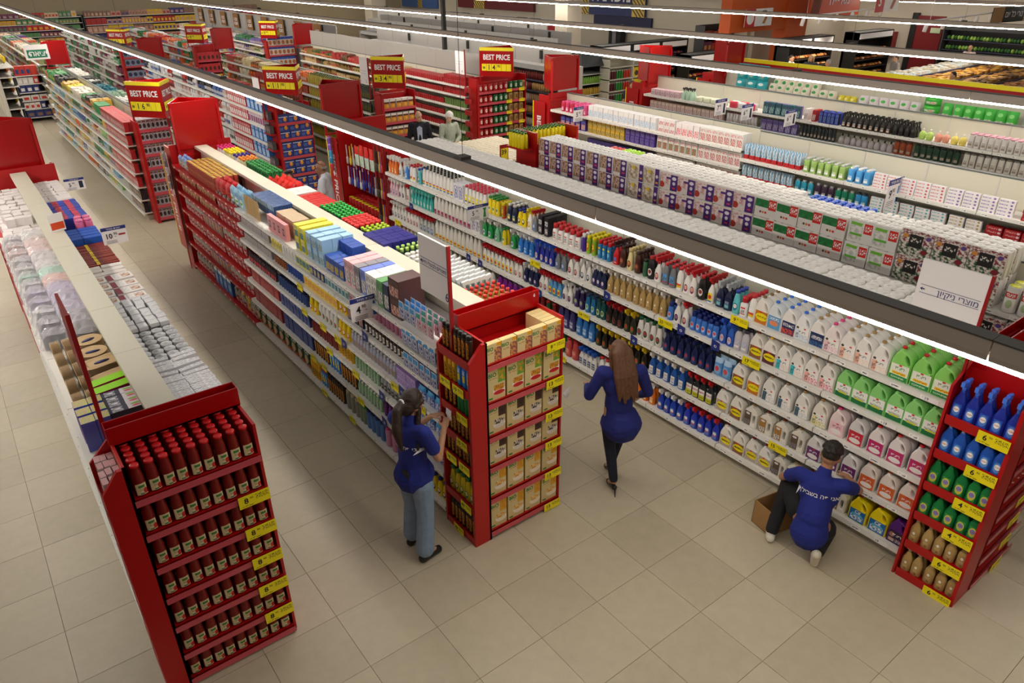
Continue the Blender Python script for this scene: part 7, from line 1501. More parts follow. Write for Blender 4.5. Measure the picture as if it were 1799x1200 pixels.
# standing worker
def hair_pony(b, P, rot, t):
    blob(b, P(0, -.025, .035), (.086, .1, .1), rot, 14); blob(b, P(0, -.06, -.02), (.08, .075, .09), rot, 12)
    for k in (-1, 1): cap(b, P(.07 * k, .03, .05), P(.072 * k, -.02, .0), .02, .024)
    cap(b, P(0, -.11, .02), P(.03, -.17, -.05), .03, .042); cap(b, P(.03, -.17, -.05), P(.07, -.16, -.2), .042, .045); cap(b, P(.07, -.16, -.2), P(.11, -.1, -.36), .045, .015)
    cap(b, P(.07, .02, -.03), P(.11, .02, -.2), .022, .022); cap(b, P(.11, .02, -.2), P(.15, .05, -.4), .022, .008)
def ex_girl(t, P, rot, g):
    ob('hair_tie', MB().lathe([(.03, -.01), (.034, 0), (.03, .01)], 10, T=Matrix.Translation(P(.005, -.12, .012)) @ Matrix.Rotation(PI / 2, 4, 'X')).build('hair_tie', [FM('#d8d8d8', .5)]), parent=t)
    ob('phone', boxmesh('phone', .02, -.142, .9, .09, -.13, 1.02, m_black), parent=t)
Jg = stand(1.68, head=(.0, .05, 1.585), neck=(0, .0, 1.45), ankL=(-.13, .02, .085), ankR=(.12, -.05, .085), toeL=(-.15, .16, .035), toeR=(.13, .1, .035), kneL=(-.11, .04, .5), kneR=(.11, 0, .5), elbR=(.24, .08, 1.13), wriR=(.12, .27, 1.27), elbL=(-.22, .12, 1.15), wriL=(-.05, .28, 1.32), hdR=(-.3, .55, .35), hdL=(.35, .5, .1), huR=(.3, -.2, .9), huL=(-.2, -.1, 1), curl=.9, cuff=.085, short=.12)
jean = FM('#7d93ae', .9, noise=.25, scale=16, bump=.2)
t, sh, P, rot = person('standing worker in royal blue polo and light jeans reading small price tags', (-.86, 1.42, 0), -PI / 2 + .2, Jg, '#b98a6c', BLUE, '#8aa0b8', ('#121214', '#121214'), ('#2a1a12', hair_pony), .0085, .92, headfwd=(.12, 1, -.38), extra=ex_girl, botmat=jean, legw=1.1, sleeve=.62, hem=((0, 0, .885), .18))
back_print(t, sh, 'אני פה בשבילך', .05, 1.22, (0, -1, .05), x=.01)
tagm = MB().quad((-.04, 0, -.03), (.04, 0, -.03), (.045, .005, .03), (-.035, .005, .03)).quad((-.03, .01, -.08), (.03, .012, -.08), (.04, .005, -.03), (-.03, .002, -.03)).quad((-.035, .005, .03), (-.04, 0, -.03), (-.03, .01, -.08), (-.06, .02, .0)).build('price_tag', [FM('#eceaea', .7)])
thing('price_tag_sheet', 'strip of white price tags held by the standing worker', 'paper', (-.5, 1.4, 1.37), -PI / 2, mesh=tagm)
# walking woman
def hair_long(b, P, rot, t):
    blob(b, P(0, -.028, .032), (.088, .1, .1), rot, 14)
    for k, x in enumerate((-.07, -.035, .0, .035, .07)):
        cap(b, P(x * .8, -.085, .02), P(x * 1.1, -.115, -.2), .042, .04); cap(b, P(x * 1.1, -.115, -.2), P(x * 1.25 + .008 * (k % 2), -.12, -.42 - .035 * (k % 2)), .04, .014)
    for k in (-1, 1): cap(b, P(.078 * k, .0, .0), P(.1 * k, -.03, -.3), .028, .014)
hairm = '#5a3a22'
Jw = stand(1.68, head=(-.02, .04, 1.585), neck=(0, .0, 1.45), shoL=(-.18, .0, 1.41), shoR=(.19, .0, 1.39), elbL=(-.28, .06, 1.13), wriL=(-.24, .28, 1.1), elbR=(.3, .04, 1.12), wriR=(.29, .22, .98), hipL=(-.08, 0, .92), hipR=(.1, 0, .93), kneL=(-.05, .03, .53), ankL=(-.01, -.05, .15), toeL=(-.01, .08, .04), kneR=(.09, .16, .56), ankR=(.03, .2, .2), toeR=(.03, .33, .05), heels=1, cuff=.045)
t, sh, P, rot = person('woman walking away in loose royal blue blouse, slim dark jeans and black heels', (1.13, .97, 0), -.5, Jw, '#b98a6c', '#151f6c', '#141a2c', ('#0c0c0e', '#0c0c0e'), (hairm, hair_long), .0095, 1.0, 'long', hem=((.03, -.02, .82), .2), headfwd=(-.1, 1, -.25), legw=.86)
thing('price_tag_sheet', 'white tag roll in the walking woman\'s hand', 'paper', (.8, 1.33, 1.12), .3, mesh=tagm)
# crouching worker
def hair_curly(b, P, rot, t):
    rr = random.Random(4)
    blob(b, P(0, -.012, .055), (.076, .092, .075), rot, 14)
    for k in range(150):
        a, e = rr.uniform(0, 2 * PI), rr.uniform(.05, 1.4)
        x, y, z = math.cos(a) * math.cos(e) * .08, math.sin(a) * math.cos(e) * .096 - .012, .045 + math.sin(e) * .085
        if y > .06 and z < .08: continue
        blob(b, P(x, y, z), (.016, .016, .016), None, 6)
    blob(b, P(0, -.035, .02), (.079, .082, .06), rot, 12)
Jm = dict(head=(.02, .2, .97), neck=(0, .13, .82), chest=(0, .1, .64), pelvis=(0, -.02, .39), shoL=(-.185, .12, .755), shoR=(.185, .12, .755), elbL=(-.33, .24, .58), elbR=(.3, .34, .6), wriL=(-.24, .46, .55), wriR=(.18, .5, .6), hipL=(-.1, 0, .38), hipR=(.1, 0, .36), kneL=(-.27, .3, .52), ankL=(-.31, .02, .1), toeL=(-.34, .17, .035),
          kneR=(.14, .28, .1), ankR=(.1, -.13, .17), toeR=(.1, -.12, .045), curl=1.0, cuff=.06, shoeupR=(0, 1, .1), shoeupL=(0, 0, 1))
t, sh, P, rot = person('crouching worker in royal blue polo and black trousers stocking the bottom shelf', (1.86, -.74, 0), -1.17, Jm, '#a9795a', BLUE, '#17171b', ('#d8d4c8', '#cfc8b8'), ('#1a120e', hair_curly, .0065, 0), .009, 1.05, headfwd=(.1, 1, -.35), hem=((0, -.06, .3), .16), legw=1.05)
back_print(t, sh, 'אני פה בשבילך', .055, .67, (0, -1, .25))
thing('carton', 'open brown carton on the floor beside the crouching worker', 'box', (1.98, -.33, 0), -.2, mesh=MB().box(-.16, -.12, 0, .16, .12, .012).box(-.16, -.12, 0, -.152, .12, .26).box(.152, -.12, 0, .16, .12, .26).box(-.16, -.12, 0, .16, -.112, .26).box(-.16, .112, 0, .16, .12, .26).build('carton', [FM('#a07a4c', .85, noise=.1)]))
# people farther off
def hair_short(b, P, rot, t): blob(b, P(0, -.025, .035), (.083, .098, .09), rot, 12); cap(b, P(-.05, -.085, -.03), P(.05, -.085, -.03), .025, .025)
def hair_bald(b, P, rot, t):
    for k in (-1, 1): cap(b, P(.068 * k, -.02, .0), P(.04 * k, -.085, -.02), .022, .024)
    cap(b, P(-.04, -.088, -.01), P(.04, -.088, -.01), .024, .024)
def hair_scarf(b, P, rot, t):
    blob(b, P(0, -.03, .03), (.1, .115, .115), rot, 14); cap(b, P(0, -.12, -.02), P(.02, -.1, -.14), .07, .05)
def hair_bob(b, P, rot, t):
    blob(b, P(0, -.025, .03), (.092, .102, .1), rot, 12)
    for k in (-1, 1): cap(b, P(.08 * k, -.02, .0), P(.085 * k, -.03, -.13), .032, .028)
def ex_suit(t, P, rot, g):
    ob('dress_shirt', MB().prism([(-.05, 1.02), (.05, 1.02), (.06, 1.42), (0, 1.46), (-.06, 1.42)], .105, .135, 0, T=Matrix.Identity(4)).build('dress_shirt', [FM('#b8c4e0', .8)]), parent=t)
    mb = MB()
    for k in (-1, 1): mb.lathe([(.02, -.002), (.022, 0), (.02, .002)], 10, T=Matrix.Translation(P(.032 * k, .094, .012)) @ rot.to_4x4() @ Matrix.Rotation(PI / 2, 4, 'X'), cap=False)
    ob('glasses', mb.build('glasses', [m_black]), parent=t)
Js = stand(1.78, elbL=(-.24, .0, 1.1), elbR=(.24, .0, 1.1))
person('man in navy suit with pale blue shirt and glasses', (5.42, 11.75, 0), PI - .5, Js, '#c79a80', '#161a26', '#161a26', ('#101012', '#101012'), ('#9a948c', hair_bald), .014, 1.08, 'long', extra=ex_suit, headfwd=(-.5, 1, -.1))
Jd = stand(1.7, elbL=(-.25, .05, 1.12), elbR=(.25, .05, 1.12), wriL=(-.05, .24, 1.06), wriR=(.05, .26, 1.04))
person('woman in pale green patterned dress and white headscarf', (6.1, 11.55, 0), PI - .1, Jd, '#d0a890', '#b4bcac', None, ('#8a7a6a', '#8a7a6a'), ('#e6e4de', hair_scarf), .014, 1.05, 'long', hem=((0, 0, .3), .26), topmat=FM('#aab4a4', .85, noise=.35, scale=26), headfwd=(.6, 1, -.1))
Jc = stand(1.78)
def ex_glass(t, P, rot, g): ob('sunglasses', MB().box(-.07, -.006, -.012, .07, .006, .012, T=Matrix.Translation(P(0, .05, .115)) @ rot.to_4x4()).tube([P(-.075, .05, .1), P(-.08, -.05, .05)], .004, 5).tube([P(.075, .05, .1), P(.08, -.05, .05)], .004, 5).build('sunglasses', [m_black]), parent=t)
person('bald grey man in white shirt with sunglasses on his head, seen from behind', (1.72, 8.75, 0), .9, Jc, '#9a6e56', '#d6d8e2', '#3a3a44', ('#2a2420', '#2a2420'), ('#8a857e', hair_bald), .012, 1.1, extra=ex_glass, headfwd=(-.3, 1, -.15), topmat=FM('#d0d2dc', .85, noise=.06, scale=12, bump=.3))
person('woman with sunglasses on brown hair behind the red sponge bags', (1.12, 8.85, 0), PI, stand(1.68), '#c09478', '#2a2a3a', '#2a2a34', ('#2a2420', '#2a2420'), ('#4a3424', hair_bob), .014, .95, extra=ex_glass, headfwd=(0, 1, -.1))
far = [((12.8, 12.2), 2.5, '#1c2236', '#1a1614', hair_short, 'dark haired person in navy near the snack shelves'), ((21.75, 13.0), PI, '#e0e0e0', '#1c1612', hair_short, 'dark haired man in white before the orange column'), ((22.35, 12.55), 2.0, '#24242a', '#b89a6a', hair_bob, 'blonde woman in black at the bakery shelves'),
       ((21.6, 11.4), .4, '#7a7a80', '#9a9692', hair_short, 'grey haired person bending at the bakery shelves'), ((21.55, 7.25), 1.2, '#dcdcdc', '#1c1814', hair_short, 'dark haired man in white by the chilled displays'), ((30.0, 10.4), 1.5, '#c8b0a8', '#c89a80', hair_bald, 'bald shopper before the vegetable wall'), ((23.6, 5.2), 0., '#20307a', '#1a1614', hair_short, 'worker in blue at the right edge'), ((22.0, 33.4), PI, '#1c1c20', '#101012', hair_short, 'counter worker in a black cap'),
       ((24.6, 10.6), 1.0, '#8a8480', '#2a2420', hair_short, 'shopper in grey tee reaching over the bread')]
for (x, y), rz, c, hc, hf, l in far:
    person(l, (x, y, 0), rz, stand(1.72), '#b98a6c', c, '#2a2c34', ('#2a2420', '#2a2420'), (hc, hf), .022, 1.05, 'tee')
# ---------------------------------------------------------------- walls and the far parts of the shop
m_wall = FM('#b5a689', .8, noise=.04, scale=1.2); m_wallb = FM('#c9bfac', .75, noise=.03, scale=1.5); m_col = FM('#c6bcaa', .7); m_grey = FM('#a7a4a0', .45); m_dkgrey = FM('#3c3d3f', .45); m_lt = FM('#d6d3ce', .5)
structure('wall_back', boxmesh('wall_back', -14, 46, 0, 36, 46.2, 7, m_wall))
structure('wall_side', boxmesh('wall_side', 24.5, 17, 0, 24.7, 46, 6, m_wallb))
structure('wall_right', boxmesh('wall_right', 31.6, -6, 0, 31.8, 17, 6, m_wallb))
structure('wall_left', boxmesh('wall_left', -14.2, -6, 0, -14, 46, 7, m_wall))
structure('wall_front', boxmesh('wall_front', -14, -6.2, 0, 32, -6, 7, m_wall))
structure('wall_inner', boxmesh('wall_inner', 24.7, 16.8, 0, 31.8, 17, 6, m_wallb))
for x, y, w in ((19.2, 22.3, .8), (20.8, 42.8, 1.0)): structure('pillar_1' if x < 20 else 'pillar_2', boxmesh('pillar', x - w / 2, y - w / 2, 0, x + w / 2, y + w / 2, 6, m_col))
# back wall shelving
def wall_shelves(name, label, x0, x1, y, levels, palette, seed, facing='F', h=2.4):
    e = thing(name, label, 'shelving', ((x0 + x1) / 2, y, 0)); w = x1 - x0
    ob('back_panel', boxmesh('back_panel', -w / 2, .45, 0, w / 2, .5, h, m_dkgrey), parent=e)
    for s in (-1, 1): ob('side_panel', boxmesh('side_panel', s * w / 2 - .02, 0, 0, s * w / 2 + .02, .5, h, m_dkgrey), parent=e)
    sm = boxmesh('shelf', -w / 2, 0, -.03, w / 2, .45, 0, m_lt)
    for z in levels: ob('shelf', sm, (0, 0, z), parent=e)
    rr = random.Random(seed); mb = MB(); mats = [FM(c, .5) for c in palette]
    for i, z in enumerate(levels):
        g = (levels[i + 1] if i + 1 < len(levels) else z + .36) - z
        x = x0 + .05
        while x < x1 - .3:
            ww = rr.choice((.16, .2, .26)); c = rr.randrange(len(mats)); n = rr.randint(2, 6); hh = g * rr.uniform(.6, .85); c2 = rr.randrange(len(mats))
            for k in range(n):
                if x + ww > x1 - .05: break
                mb.box(x, y + .03, z + .001, x + ww * .94, y + .3, z + hh, c); mb.box(x + ww * .2, y + .026, z + hh * .2, x + ww * .75, y + .0295, z + hh * .65, c2); x += ww
    tag(ob('packaged_groceries', mb.build('packaged_groceries', mats)), label.replace('shelving', 'packets stacked on the shelving'), 'groceries', kind='stuff')
wall_shelves('wall_shelving', 'tall dark wall shelving in the far corner', .3, 4.2, 44.6, [.25, .55, .85, 1.15, 1.45, 1.75, 2.05, 2.35], ['#c89a6a', '#c8343a', '#d8c0a0', '#e0a82a', '#5a8a5a', '#a8a0a0', '#7a3a5a'], 1)
wall_shelves('wall_shelving', 'dark wall shelving behind the second light line', 4.3, 14, 44.6, [.3, .7, 1.1, 1.5, 1.9, 2.3], ['#b88a7a', '#d8b02a', '#a82a2a', '#3a3a7a', '#c8a890', '#8a6a5a'], 2)
# third block
for xc, x, lab, pal, sd in ((.3, .3, 'long herb coloured shelving run far left', ['#3a7a44', '#8a9a6a', '#c8b89a', '#5a4a8a', '#a8784a', '#d8d0c0', '#c85a3a'], 11), (2.9, 2.9, 'far shelving run behind the 16 box by the corner', ['#d8d4d0', '#8a3a5a', '#c8c0b8', '#3a8a5a', '#6a5a4a'], 12), (5.5, 5.5, 'far shelving run behind the coffee packs', ['#c8342a', '#4a5ab0', '#2a7a4a', '#d8d8d8', '#e8702a'], 13), (8.3, 8.3, 'far shelving run under the brown hanging cards', ['#2a6a3a', '#c8b8c8', '#6a5aa0', '#d8c89a', '#b8a890'], 14)):
    lv = [.15, .5, .85, 1.2, 1.55, 1.85]
    y0 = 27.9 if xc > 1 else 26.6
    gondola(lab, xc, y0, 40, lv, [1.8], bays=6)
    shelf_stuff('packaged_groceries', lab.replace('shelving run', 'goods on the run'), 'L', xc - .495, y0 + .05, 39.9, lv, pal, .28, sd)
    shelf_stuff('packaged_groceries', lab.replace('shelving run', 'goods along the back of the run'), 'R', xc + .495, y0 + .05, 39.9, [1.8], pal, .28, sd + 20)
far_endcap('distant red end display of grey tins', 2.55, 3.3, 27.5, [.3, .7, 1.1, 1.5, 1.8]); far_endcap('distant red end display of coffee packs', 5.1, 5.95, 27.5, [.3, .7, 1.1, 1.5]); far_endcap('distant red end display of cereal boxes', 7.9, 9.0, 27.5, [.3, .7, 1.1, 1.5, 1.85])
for i, z in enumerate([.3, .7, 1.1, 1.5, 1.8]): fill('F', 27.5, 2.57, 3.28, z, carton('tuna_tray', 'steel blue tin tray', .17, .14, .24, '#8a94a8', pr('tnt', '#8a94b0', [('e', .5, .5, .36, .28, '#2a3450')])), 'on level %s of the distant tin display' % NUM[i], n=4, back=.01)
for i, z in enumerate([.3, .7, 1.1, 1.5]): fill('F', 27.5, 5.12, 5.93, z, carton('coffee_box', 'red coffee box' if i > 1 else 'golden coffee box', .16, .14, .28, '#b02430' if i > 1 else '#d8a01c', pr('cfe%d' % (i > 1), '#b82a34' if i > 1 else '#e0ac20', [('e', .5, .4, .3, .25, '#3a1a14')])), 'on level %s of the distant coffee display' % NUM[i], n=5, back=.01)
for i, z in enumerate([.3, .7, 1.1, 1.5, 1.85]): fill('F', 27.5, 7.92, 8.98, z, carton('cereal_carton', 'white cereal carton with blue top', .17, .14, .32, '#d8d4d0', pr('crl', '#e0dcd8', [('r', 0, .7, 1, 1, '#3a5ac0'), ('e', .5, .35, .36, .25, '#b8703a')])), 'on level %s of the distant cereal display' % NUM[i], n=6, back=.01)
# low book table and yellow shelf at the far left
wall_shelves('low_shelving', 'low white shelving of books by the exit sign', -.95, -.05, 27.2, [.15, .42, .69, .96, 1.23, 1.5], ['#d8d4d0', '#c83a30', '#2a3a7a', '#e8e4e0', '#8a6a5a'], 5, h=1.55)
gondola('white shelving of yellow packs at the left frame edge', -1.4, 27, 34.5, [], [.15, .5, .85, 1.2, 1.5, 1.8], bays=6)
for i, z in enumerate([.15, .5, .85, 1.2, 1.5, 1.8]): fill('R', -.905, 28.5, 34.4, z, pouch('snack_bag', 'yellow snack bag' if i % 2 else 'red and yellow snack bag', .26, .12, .26, '#e0c010' if i % 2 else '#c8602a', None), 'on shelf %s at the left frame edge' % NUM[i], rows=1)
# brown hanging cards
kraftm = FM('#8a6236', .85, noise=.1)
for k in range(9):
    flat_sign('kraft_card', 'brown kraft card with white lettering, %s in the far row' % ORD[k], (9.1, 40.5 - k * 1.85, 2.1), -PI / 2, .72, .62, lambda mb: mb.text('מבצע', .2, .36, .36, -.003, 0, bold=.02).text('השבוע', .2, .36, .18, -.003, 0, bold=.02), [kraftm, m_paper])
t = thing('partition_screen', 'long grey partition carrying the brown kraft cards', 'partition', (9.2, 25.5, 0))
for k in range(8): ob('panel', boxmesh('panel', 0, k * 2.0 + .02, .1, .05, k * 2 + 1.98, 2.75, m_grey), parent=t)
# chilled shelving behind the cans
def chiller(x, y0, y1, top, label, jars, seed, canopy=.5):
    t = thing('open_chiller', label, 'fridge', (x, y0, 0)); L = y1 - y0
    ob('cabinet', MB().box(.5, 0, 0, .9, L, top).box(0, 0, 0, .5, L, .35).build('cabinet', [m_grey]), parent=t)
    ob('canopy', MB().prism([(0, top - .12), (.5, top - .22), (.5, top), (.05, top)], 0, L, 0).build('canopy', [FM('#8d8b88', .4)]), parent=t)
    ob('end_wall', boxmesh('end_wall', 0, -.04, 0, .9, 0, top, FM('#b4b1ac', .45)), parent=t); ob('end_wall', boxmesh('end_wall', 0, L, 0, .9, L + .04, top, FM('#b4b1ac', .45)), parent=t)
    n = max(1, int(L / 1.25))
    pnl = boxmesh('top_panel', .45, .01, top, .5, L / n - .01, top + canopy, m_grey); lug = boxmesh('bracket', .4, -.05, top + canopy * .3, .46, .05, top + canopy * .9, m_black)
    for k in range(n):
        ob('top_panel', pnl, (0, k * L / n, 0), parent=t)
        if k % 3 == 1: ob('bracket', lug, (0, k * L / n, 0), parent=t)
    if jars:
        rr = random.Random(seed); lv = [.4, .75, 1.1, 1.42, 1.72]
        for z in lv: ob('shelf', boxmesh('shelf', .02, 0, z - .03, .5, L, z, FM('#4a4e6a', .4)), parent=t)
        mb = MB(); mats = [FM(c, .45) for c in ('#8a6a40', '#c8a060', '#2a2420', '#b89a78', '#d8d0c8', '#7a2a24')]
        for z in lv:
            y = y0 + .05
            while y < y1 - .1:
                c = rr.randrange(6); w = rr.choice((.08, .1))
                for q in range(rr.randint(3, 9)):
                    if y > y1 - .1: break
                    mb.lathe([(w * .45, z), (w * .45, z + .16), (w * .3, z + .2)], 6, 1, 1, x + .1, y + w / 2, 0, c); y += w
        tag(ob('jar_rows', mb.build('jar_rows', mats)), label.replace('open chiller', 'jars in the open chiller'), 'groceries', kind='stuff')
chiller(10.75, 13.1, 24.5, 2.12, 'open chiller of jars behind the canned food run', True, 3, .4)
chiller(13.2, 16.5, 30, 2.0, 'open chiller with a long grey back', False, 4, .5)
chiller(16.0, 19, 34, 1.9, 'second open chiller with a long grey back', False, 5, .5)
chiller(19.0, 24, 40, 1.8, 'farthest open chiller with a long grey back', False, 6, .45)
chiller(10.2, 27, 40, 2.1, 'far open chiller beyond the cross aisle', False, 7, .4)
# black hanging post
thing('ceiling_post', 'thin black post hanging by the grey panels', 'post', (8.4, 15.2, 2.62), mesh=boxmesh('ceiling_post', -.05, -.05, 0, .05, .05, 4.0, m_black))
# crisps shelving and dark cooler
t = thing('snack_shelving', 'cream shelving of crisp tubes and yellow packs', 'shelving', (14.7, 15.1, 0))
ob('back_panel', boxmesh('back_panel', 0, .4, 0, 2.5, .44, 1.95, m_cream), parent=t)
for x in (0, 1.12, 2.46): ob('upright', boxmesh('upright', x, 0, 0, x + .04, .4, 1.95, m_cream), parent=t)
for z in (.1, .5, .88, 1.26, 1.64, 1.93): ob('shelf', boxmesh('shelf', 0, 0, z - .03, 2.5, .4, z, m_cream), parent=t)
crisp = lambda d, c: can('crisp_tube', d, c, '#e8e4e0', None, .085, .26, .06, 'tube')
for i, z in enumerate((.1, .5, .88, 1.26)):
    w = 'on shelf %s of the cream snack unit' % NUM[i]
    fill('F', 15.12, 14.78, 15.1, z, crisp('plum crisp tube', '#5a1a28'), w); fill('F', 15.12, 15.11, 15.45, z, crisp('green crisp tube', '#2a8a3a'), w); fill('F', 15.12, 15.46, 15.78, z, crisp('red crisp tube', '#c03020'), w)
    fill('F', 15.12, 15.9, 17.1, z, carton('snack_box', 'yellow snack box', .28, .2, .3, '#d8b414', pr('snb', '#e0c01c', [('e', .5, .4, .32, .28, '#4a3a14')])), w, stack=1)
t = thing('dark_cooler', 'dark grey glass cooler with sloped hood', 'fridge', (13.7, 15.4, 0))
ob('body', MB().box(0, 0, 0, 1.25, .9, .5).box(1.17, 0, .5, 1.25, .9, 1.7).box(0, .82, .5, 1.25, .9, 1.7).build('body', [m_dkgrey]), parent=t)
ob('hood', MB().add([(0, -.05, 1.7), (1.3, -.05, 1.7), (1.3, .95, 1.7), (0, .95, 1.7), (.2, .2, 2.1), (1.1, .2, 2.1), (1.1, .75, 2.1), (.2, .75, 2.1)], [(3, 2, 1, 0), (4, 5, 6, 7), (0, 1, 5, 4), (1, 2, 6, 5), (2, 3, 7, 6), (3, 0, 4, 7)]).build('hood', [m_dkgrey]), parent=t)
for z in (.8, 1.15, 1.45): ob('shelf', boxmesh('shelf', .03, .05, z - .02, 1.17, .8, z, m_lt), parent=t)
for i, z in enumerate((.5, .8, 1.15)): fill('F', 15.48, 13.75, 14.82, z, bottle('juice_bottle', 'golden juice bottle' if i < 2 else 'green juice bottle', '#c8a03a' if i < 2 else '#8ab84a', '#e8e0d0', None, .09, .09, .24), 'on level %s of the dark cooler' % NUM[i], rows=1, parts=False)
# deli wall fittings (wall faces -x)
def wall_panel(name, label, y0, y1, z0, z1, col, x=24.3, hatch=(), text=None, depth=.12):
    t = thing(name, label, 'sign', (x, (y0 + y1) / 2, z0))
    w = y1 - y0; h = z1 - z0
    ob('board', boxmesh('board', 0, -w / 2, 0, depth, w / 2, h, FM(col, .5)), parent=t)
    for a, b in hatch:
        ob('hatched_band', boxmesh('hatched_band', -.02, -w / 2 + a * w, 0, 0, -w / 2 + b * w, h, PM('hatch', '#d8b858', []) ), parent=t)
        mb = MB(); L = (b - a) * w; n = int((L + h) / .22)
        for k in range(n):
            q = -h + k * .22
            pts = [(max(0, min(L, q + zz)), zz) for zz in (0, h)]
            za, zb = max(0, -q), min(h, L - q)
            if zb - za > .05: mb.add([(-.03, -w / 2 + a * w + q + za, za), (-.03, -w / 2 + a * w + q + za + .07, za), (-.03, -w / 2 + a * w + q + zb + .07, zb), (-.03, -w / 2 + a * w + q + zb, zb)], [(0, 1, 2, 3)])
        if mb.v: ob('hatching', mb.build('hatching', [FM('#2a2420', .6)]), parent=t)
    if text: ob('lettering', MB().text(text, h * .5, 0, h * .5, 0, 0, bold=.01, T=Matrix.Translation((-.04, 0, 0)) @ Matrix.Rotation(-PI / 2, 4, 'Z')).build('lettering', [m_paper]), parent=t)
wall_panel('fascia_sign', 'navy fascia sign with gold hatched ends', 22.7, 27.2, 2.4, 4.2, '#2a3468', hatch=((0, .18), (.85, 1)), text='מעדניה')
wall_panel('fascia_sign', 'dark navy lower fascia panel', 22.3, 26.2, 1.9, 2.38, '#1a2046', x=24.36)
wall_panel('fascia_sign', 'burgundy fascia sign with gold hatched end', 31, 38.5, 2.3, 4.2, '#6a1a24', hatch=((.62, .76),), text=None)
wall_panel('fascia_sign', 'blue and violet fascia sign with gold band', 41, 45.5, 2.1, 4.2, '#4a6aa8', hatch=((.4, .52),))
for y0, y1, z0, z1, c, l in ((30, 44, 0, 1.1, '#d8d6d4', 'white serving counter front'), (18.5, 29, 0, 1.0, '#d4d2d0', 'white dairy counter front')):
    t = thing('serving_counter', l + ' below the fascia signs', 'counter', (22.6, y0, 0))
    for k in range(int((y1 - y0) / 2)): ob('counter_panel', boxmesh('counter_panel', 0, k * 2, 0, .8, k * 2 + 1.98, z1, FM(c, .4)), parent=t)
    ob('worktop', boxmesh('worktop', -.05, 0, z1, .9, y1 - y0, z1 + .05, m_lt), parent=t)
structure('wall_tiled', boxmesh('wall_tiled', 24.38, 27.6, .9, 24.5, 46, 2.0, FM('#e0ddd8', .4)))
for i, (y, h) in enumerate(((38.5, 1.0), (37.3, 1.0), (31.6, 1.0), (30.4, 1.0), (23.9, .9))):
    t = thing('wall_oven', 'dark glass cabinet %s along the counter wall' % ORD[i], 'oven', (24.0, y, 1.0)); ob('body', boxmesh('body', 0, 0, 0, .36, .8, h, m_black), parent=t); ob('window', boxmesh('window', -.01, .3, .15, 0, .55, h - .15, FM('#8a8a90', .2)), parent=t)
for i, (y, c) in enumerate(((34.5, '#c83038'), (33.2, '#d8d0d0'), (29.2, '#c82a30'))):
    t = thing('menu_board', '%s menu board %s along the counter wall' % (('red', 'pale', 'red')[i], ORD[i]), 'sign', (24.3, y, 1.3)); ob('board', boxmesh('board', 0, 0, 0, .06, .9, .6, FM(c, .5)), parent=t)
# orange portal, bakery wall
m_or = FM('#c8581c', .6, noise=.04)
t = thing('orange_portal', 'orange beam and column framing the bakery', 'portal', (21.3, 15.5, 0))
ob('beam', boxmesh('beam', 0, 0, 2.3, 4.2, .5, 4.6, m_or), parent=t); ob('column', boxmesh('column', 3.55, -.05, 0, 5.0, .55, 4.6, m_or), parent=t)
flat_sign('promo_board', 'red and white hanging price board with a churro picture', (21.9, 15.3, 2.5), 0, 1.7, .62, lambda mb: mb.box(0, -.012, 0, .6, -.006, .62, 0).lathe([(.22, 0), (.22, .01)], 16, T=Matrix.Translation((.3, -.014, .3)) @ Matrix.Rotation(PI / 2, 4, 'X'), mi=1).prism([(1.1, .1), (1.35, .5), (1.45, .45), (1.25, .08)], -.014, -.008, 2), [m_paper, FM('#c0202a', .5), m_paper, FM('#b8743a', .5)])
flat_sign('promo_board', 'red and white hanging board reading 3 with a croissant picture', (25.4, 12.2, 3.0), 0, 1.7, .7, lambda mb: mb.box(0, -.012, 0, .6, -.006, .7, 0).text('3', .5, .28, .36, -.016, 1, bold=.02).prism([(1.1, .1), (1.35, .6), (1.5, .5), (1.25, .08)], -.014, -.008, 2), [m_paper, FM('#c0202a', .5), m_paper, FM('#9a4a2a', .5)])
flat_sign('fascia_sign', 'orange red bakery fascia with hatched end', (25.0, 14.6, 2.7), 0, 3.6, 1.3, lambda mb: [mb.add([(k * .09, -.02, 0), (k * .09 + .04, -.02, 0), (k * .09 + .34, -.02, 1.3), (k * .09 + .3, -.02, 1.3)], [(0, 1, 2, 3)], 0) for k in range(7)] and mb.text('מאפייה', .5, 2.0, .6, -.02, 1, bold=.01), [FM('#cc4a1e', .5), FM('#2a2018', .6), m_paper], t=.1)
rr = random.Random(9)
def bread_case(x0, x1, y, label, seed, h=2.2, pal=('#c8843a', '#a85a24', '#e0b070', '#8a4a24', '#d89a5a')):
    t = thing('bakery_case', label, 'display case', (x0, y, 0)); L = x1 - x0; r2 = random.Random(seed)
    ob('cabinet', MB().box(0, .5, 0, L, .6, h).box(0, 0, h - .28, L, .6, h).box(0, 0, 0, .05, .6, h).box(L - .05, 0, 0, L, .6, h).box(0, 0, 0, L, .6, .5).build('cabinet', [m_black]), parent=t)
    n = int(L / 1.4)
    for k in range(n): ob('name_panel', boxmesh('name_panel', k * L / n + .1, -.02, h - .24, (k + 1) * L / n - .1, 0, h - .05, m_paper), parent=t)
    mb = MB(); mats = [FM(c, .6) for c in pal]
    for z in (.55, .85, 1.15, 1.45):
        ob('tray', boxmesh('tray', .05, .02, z - .03, L - .05, .5, z, FM('#2a2420', .5)), parent=t)
        x = .1
        while x < L - .15:
            mb.lathe([(.02, 0), (.07, .03), (.075, .06), (.04, .1), (.005, .11)], 7, 1, 1.3, x0 + x, y + .16 + r2.uniform(0, .1), z, r2.randrange(len(mats))); x += r2.uniform(.09, .14)
    tag(ob('bread_loaves', mb.build('bread_loaves', mats)), 'loaves and pastries in the ' + label, 'bread', kind='stuff')
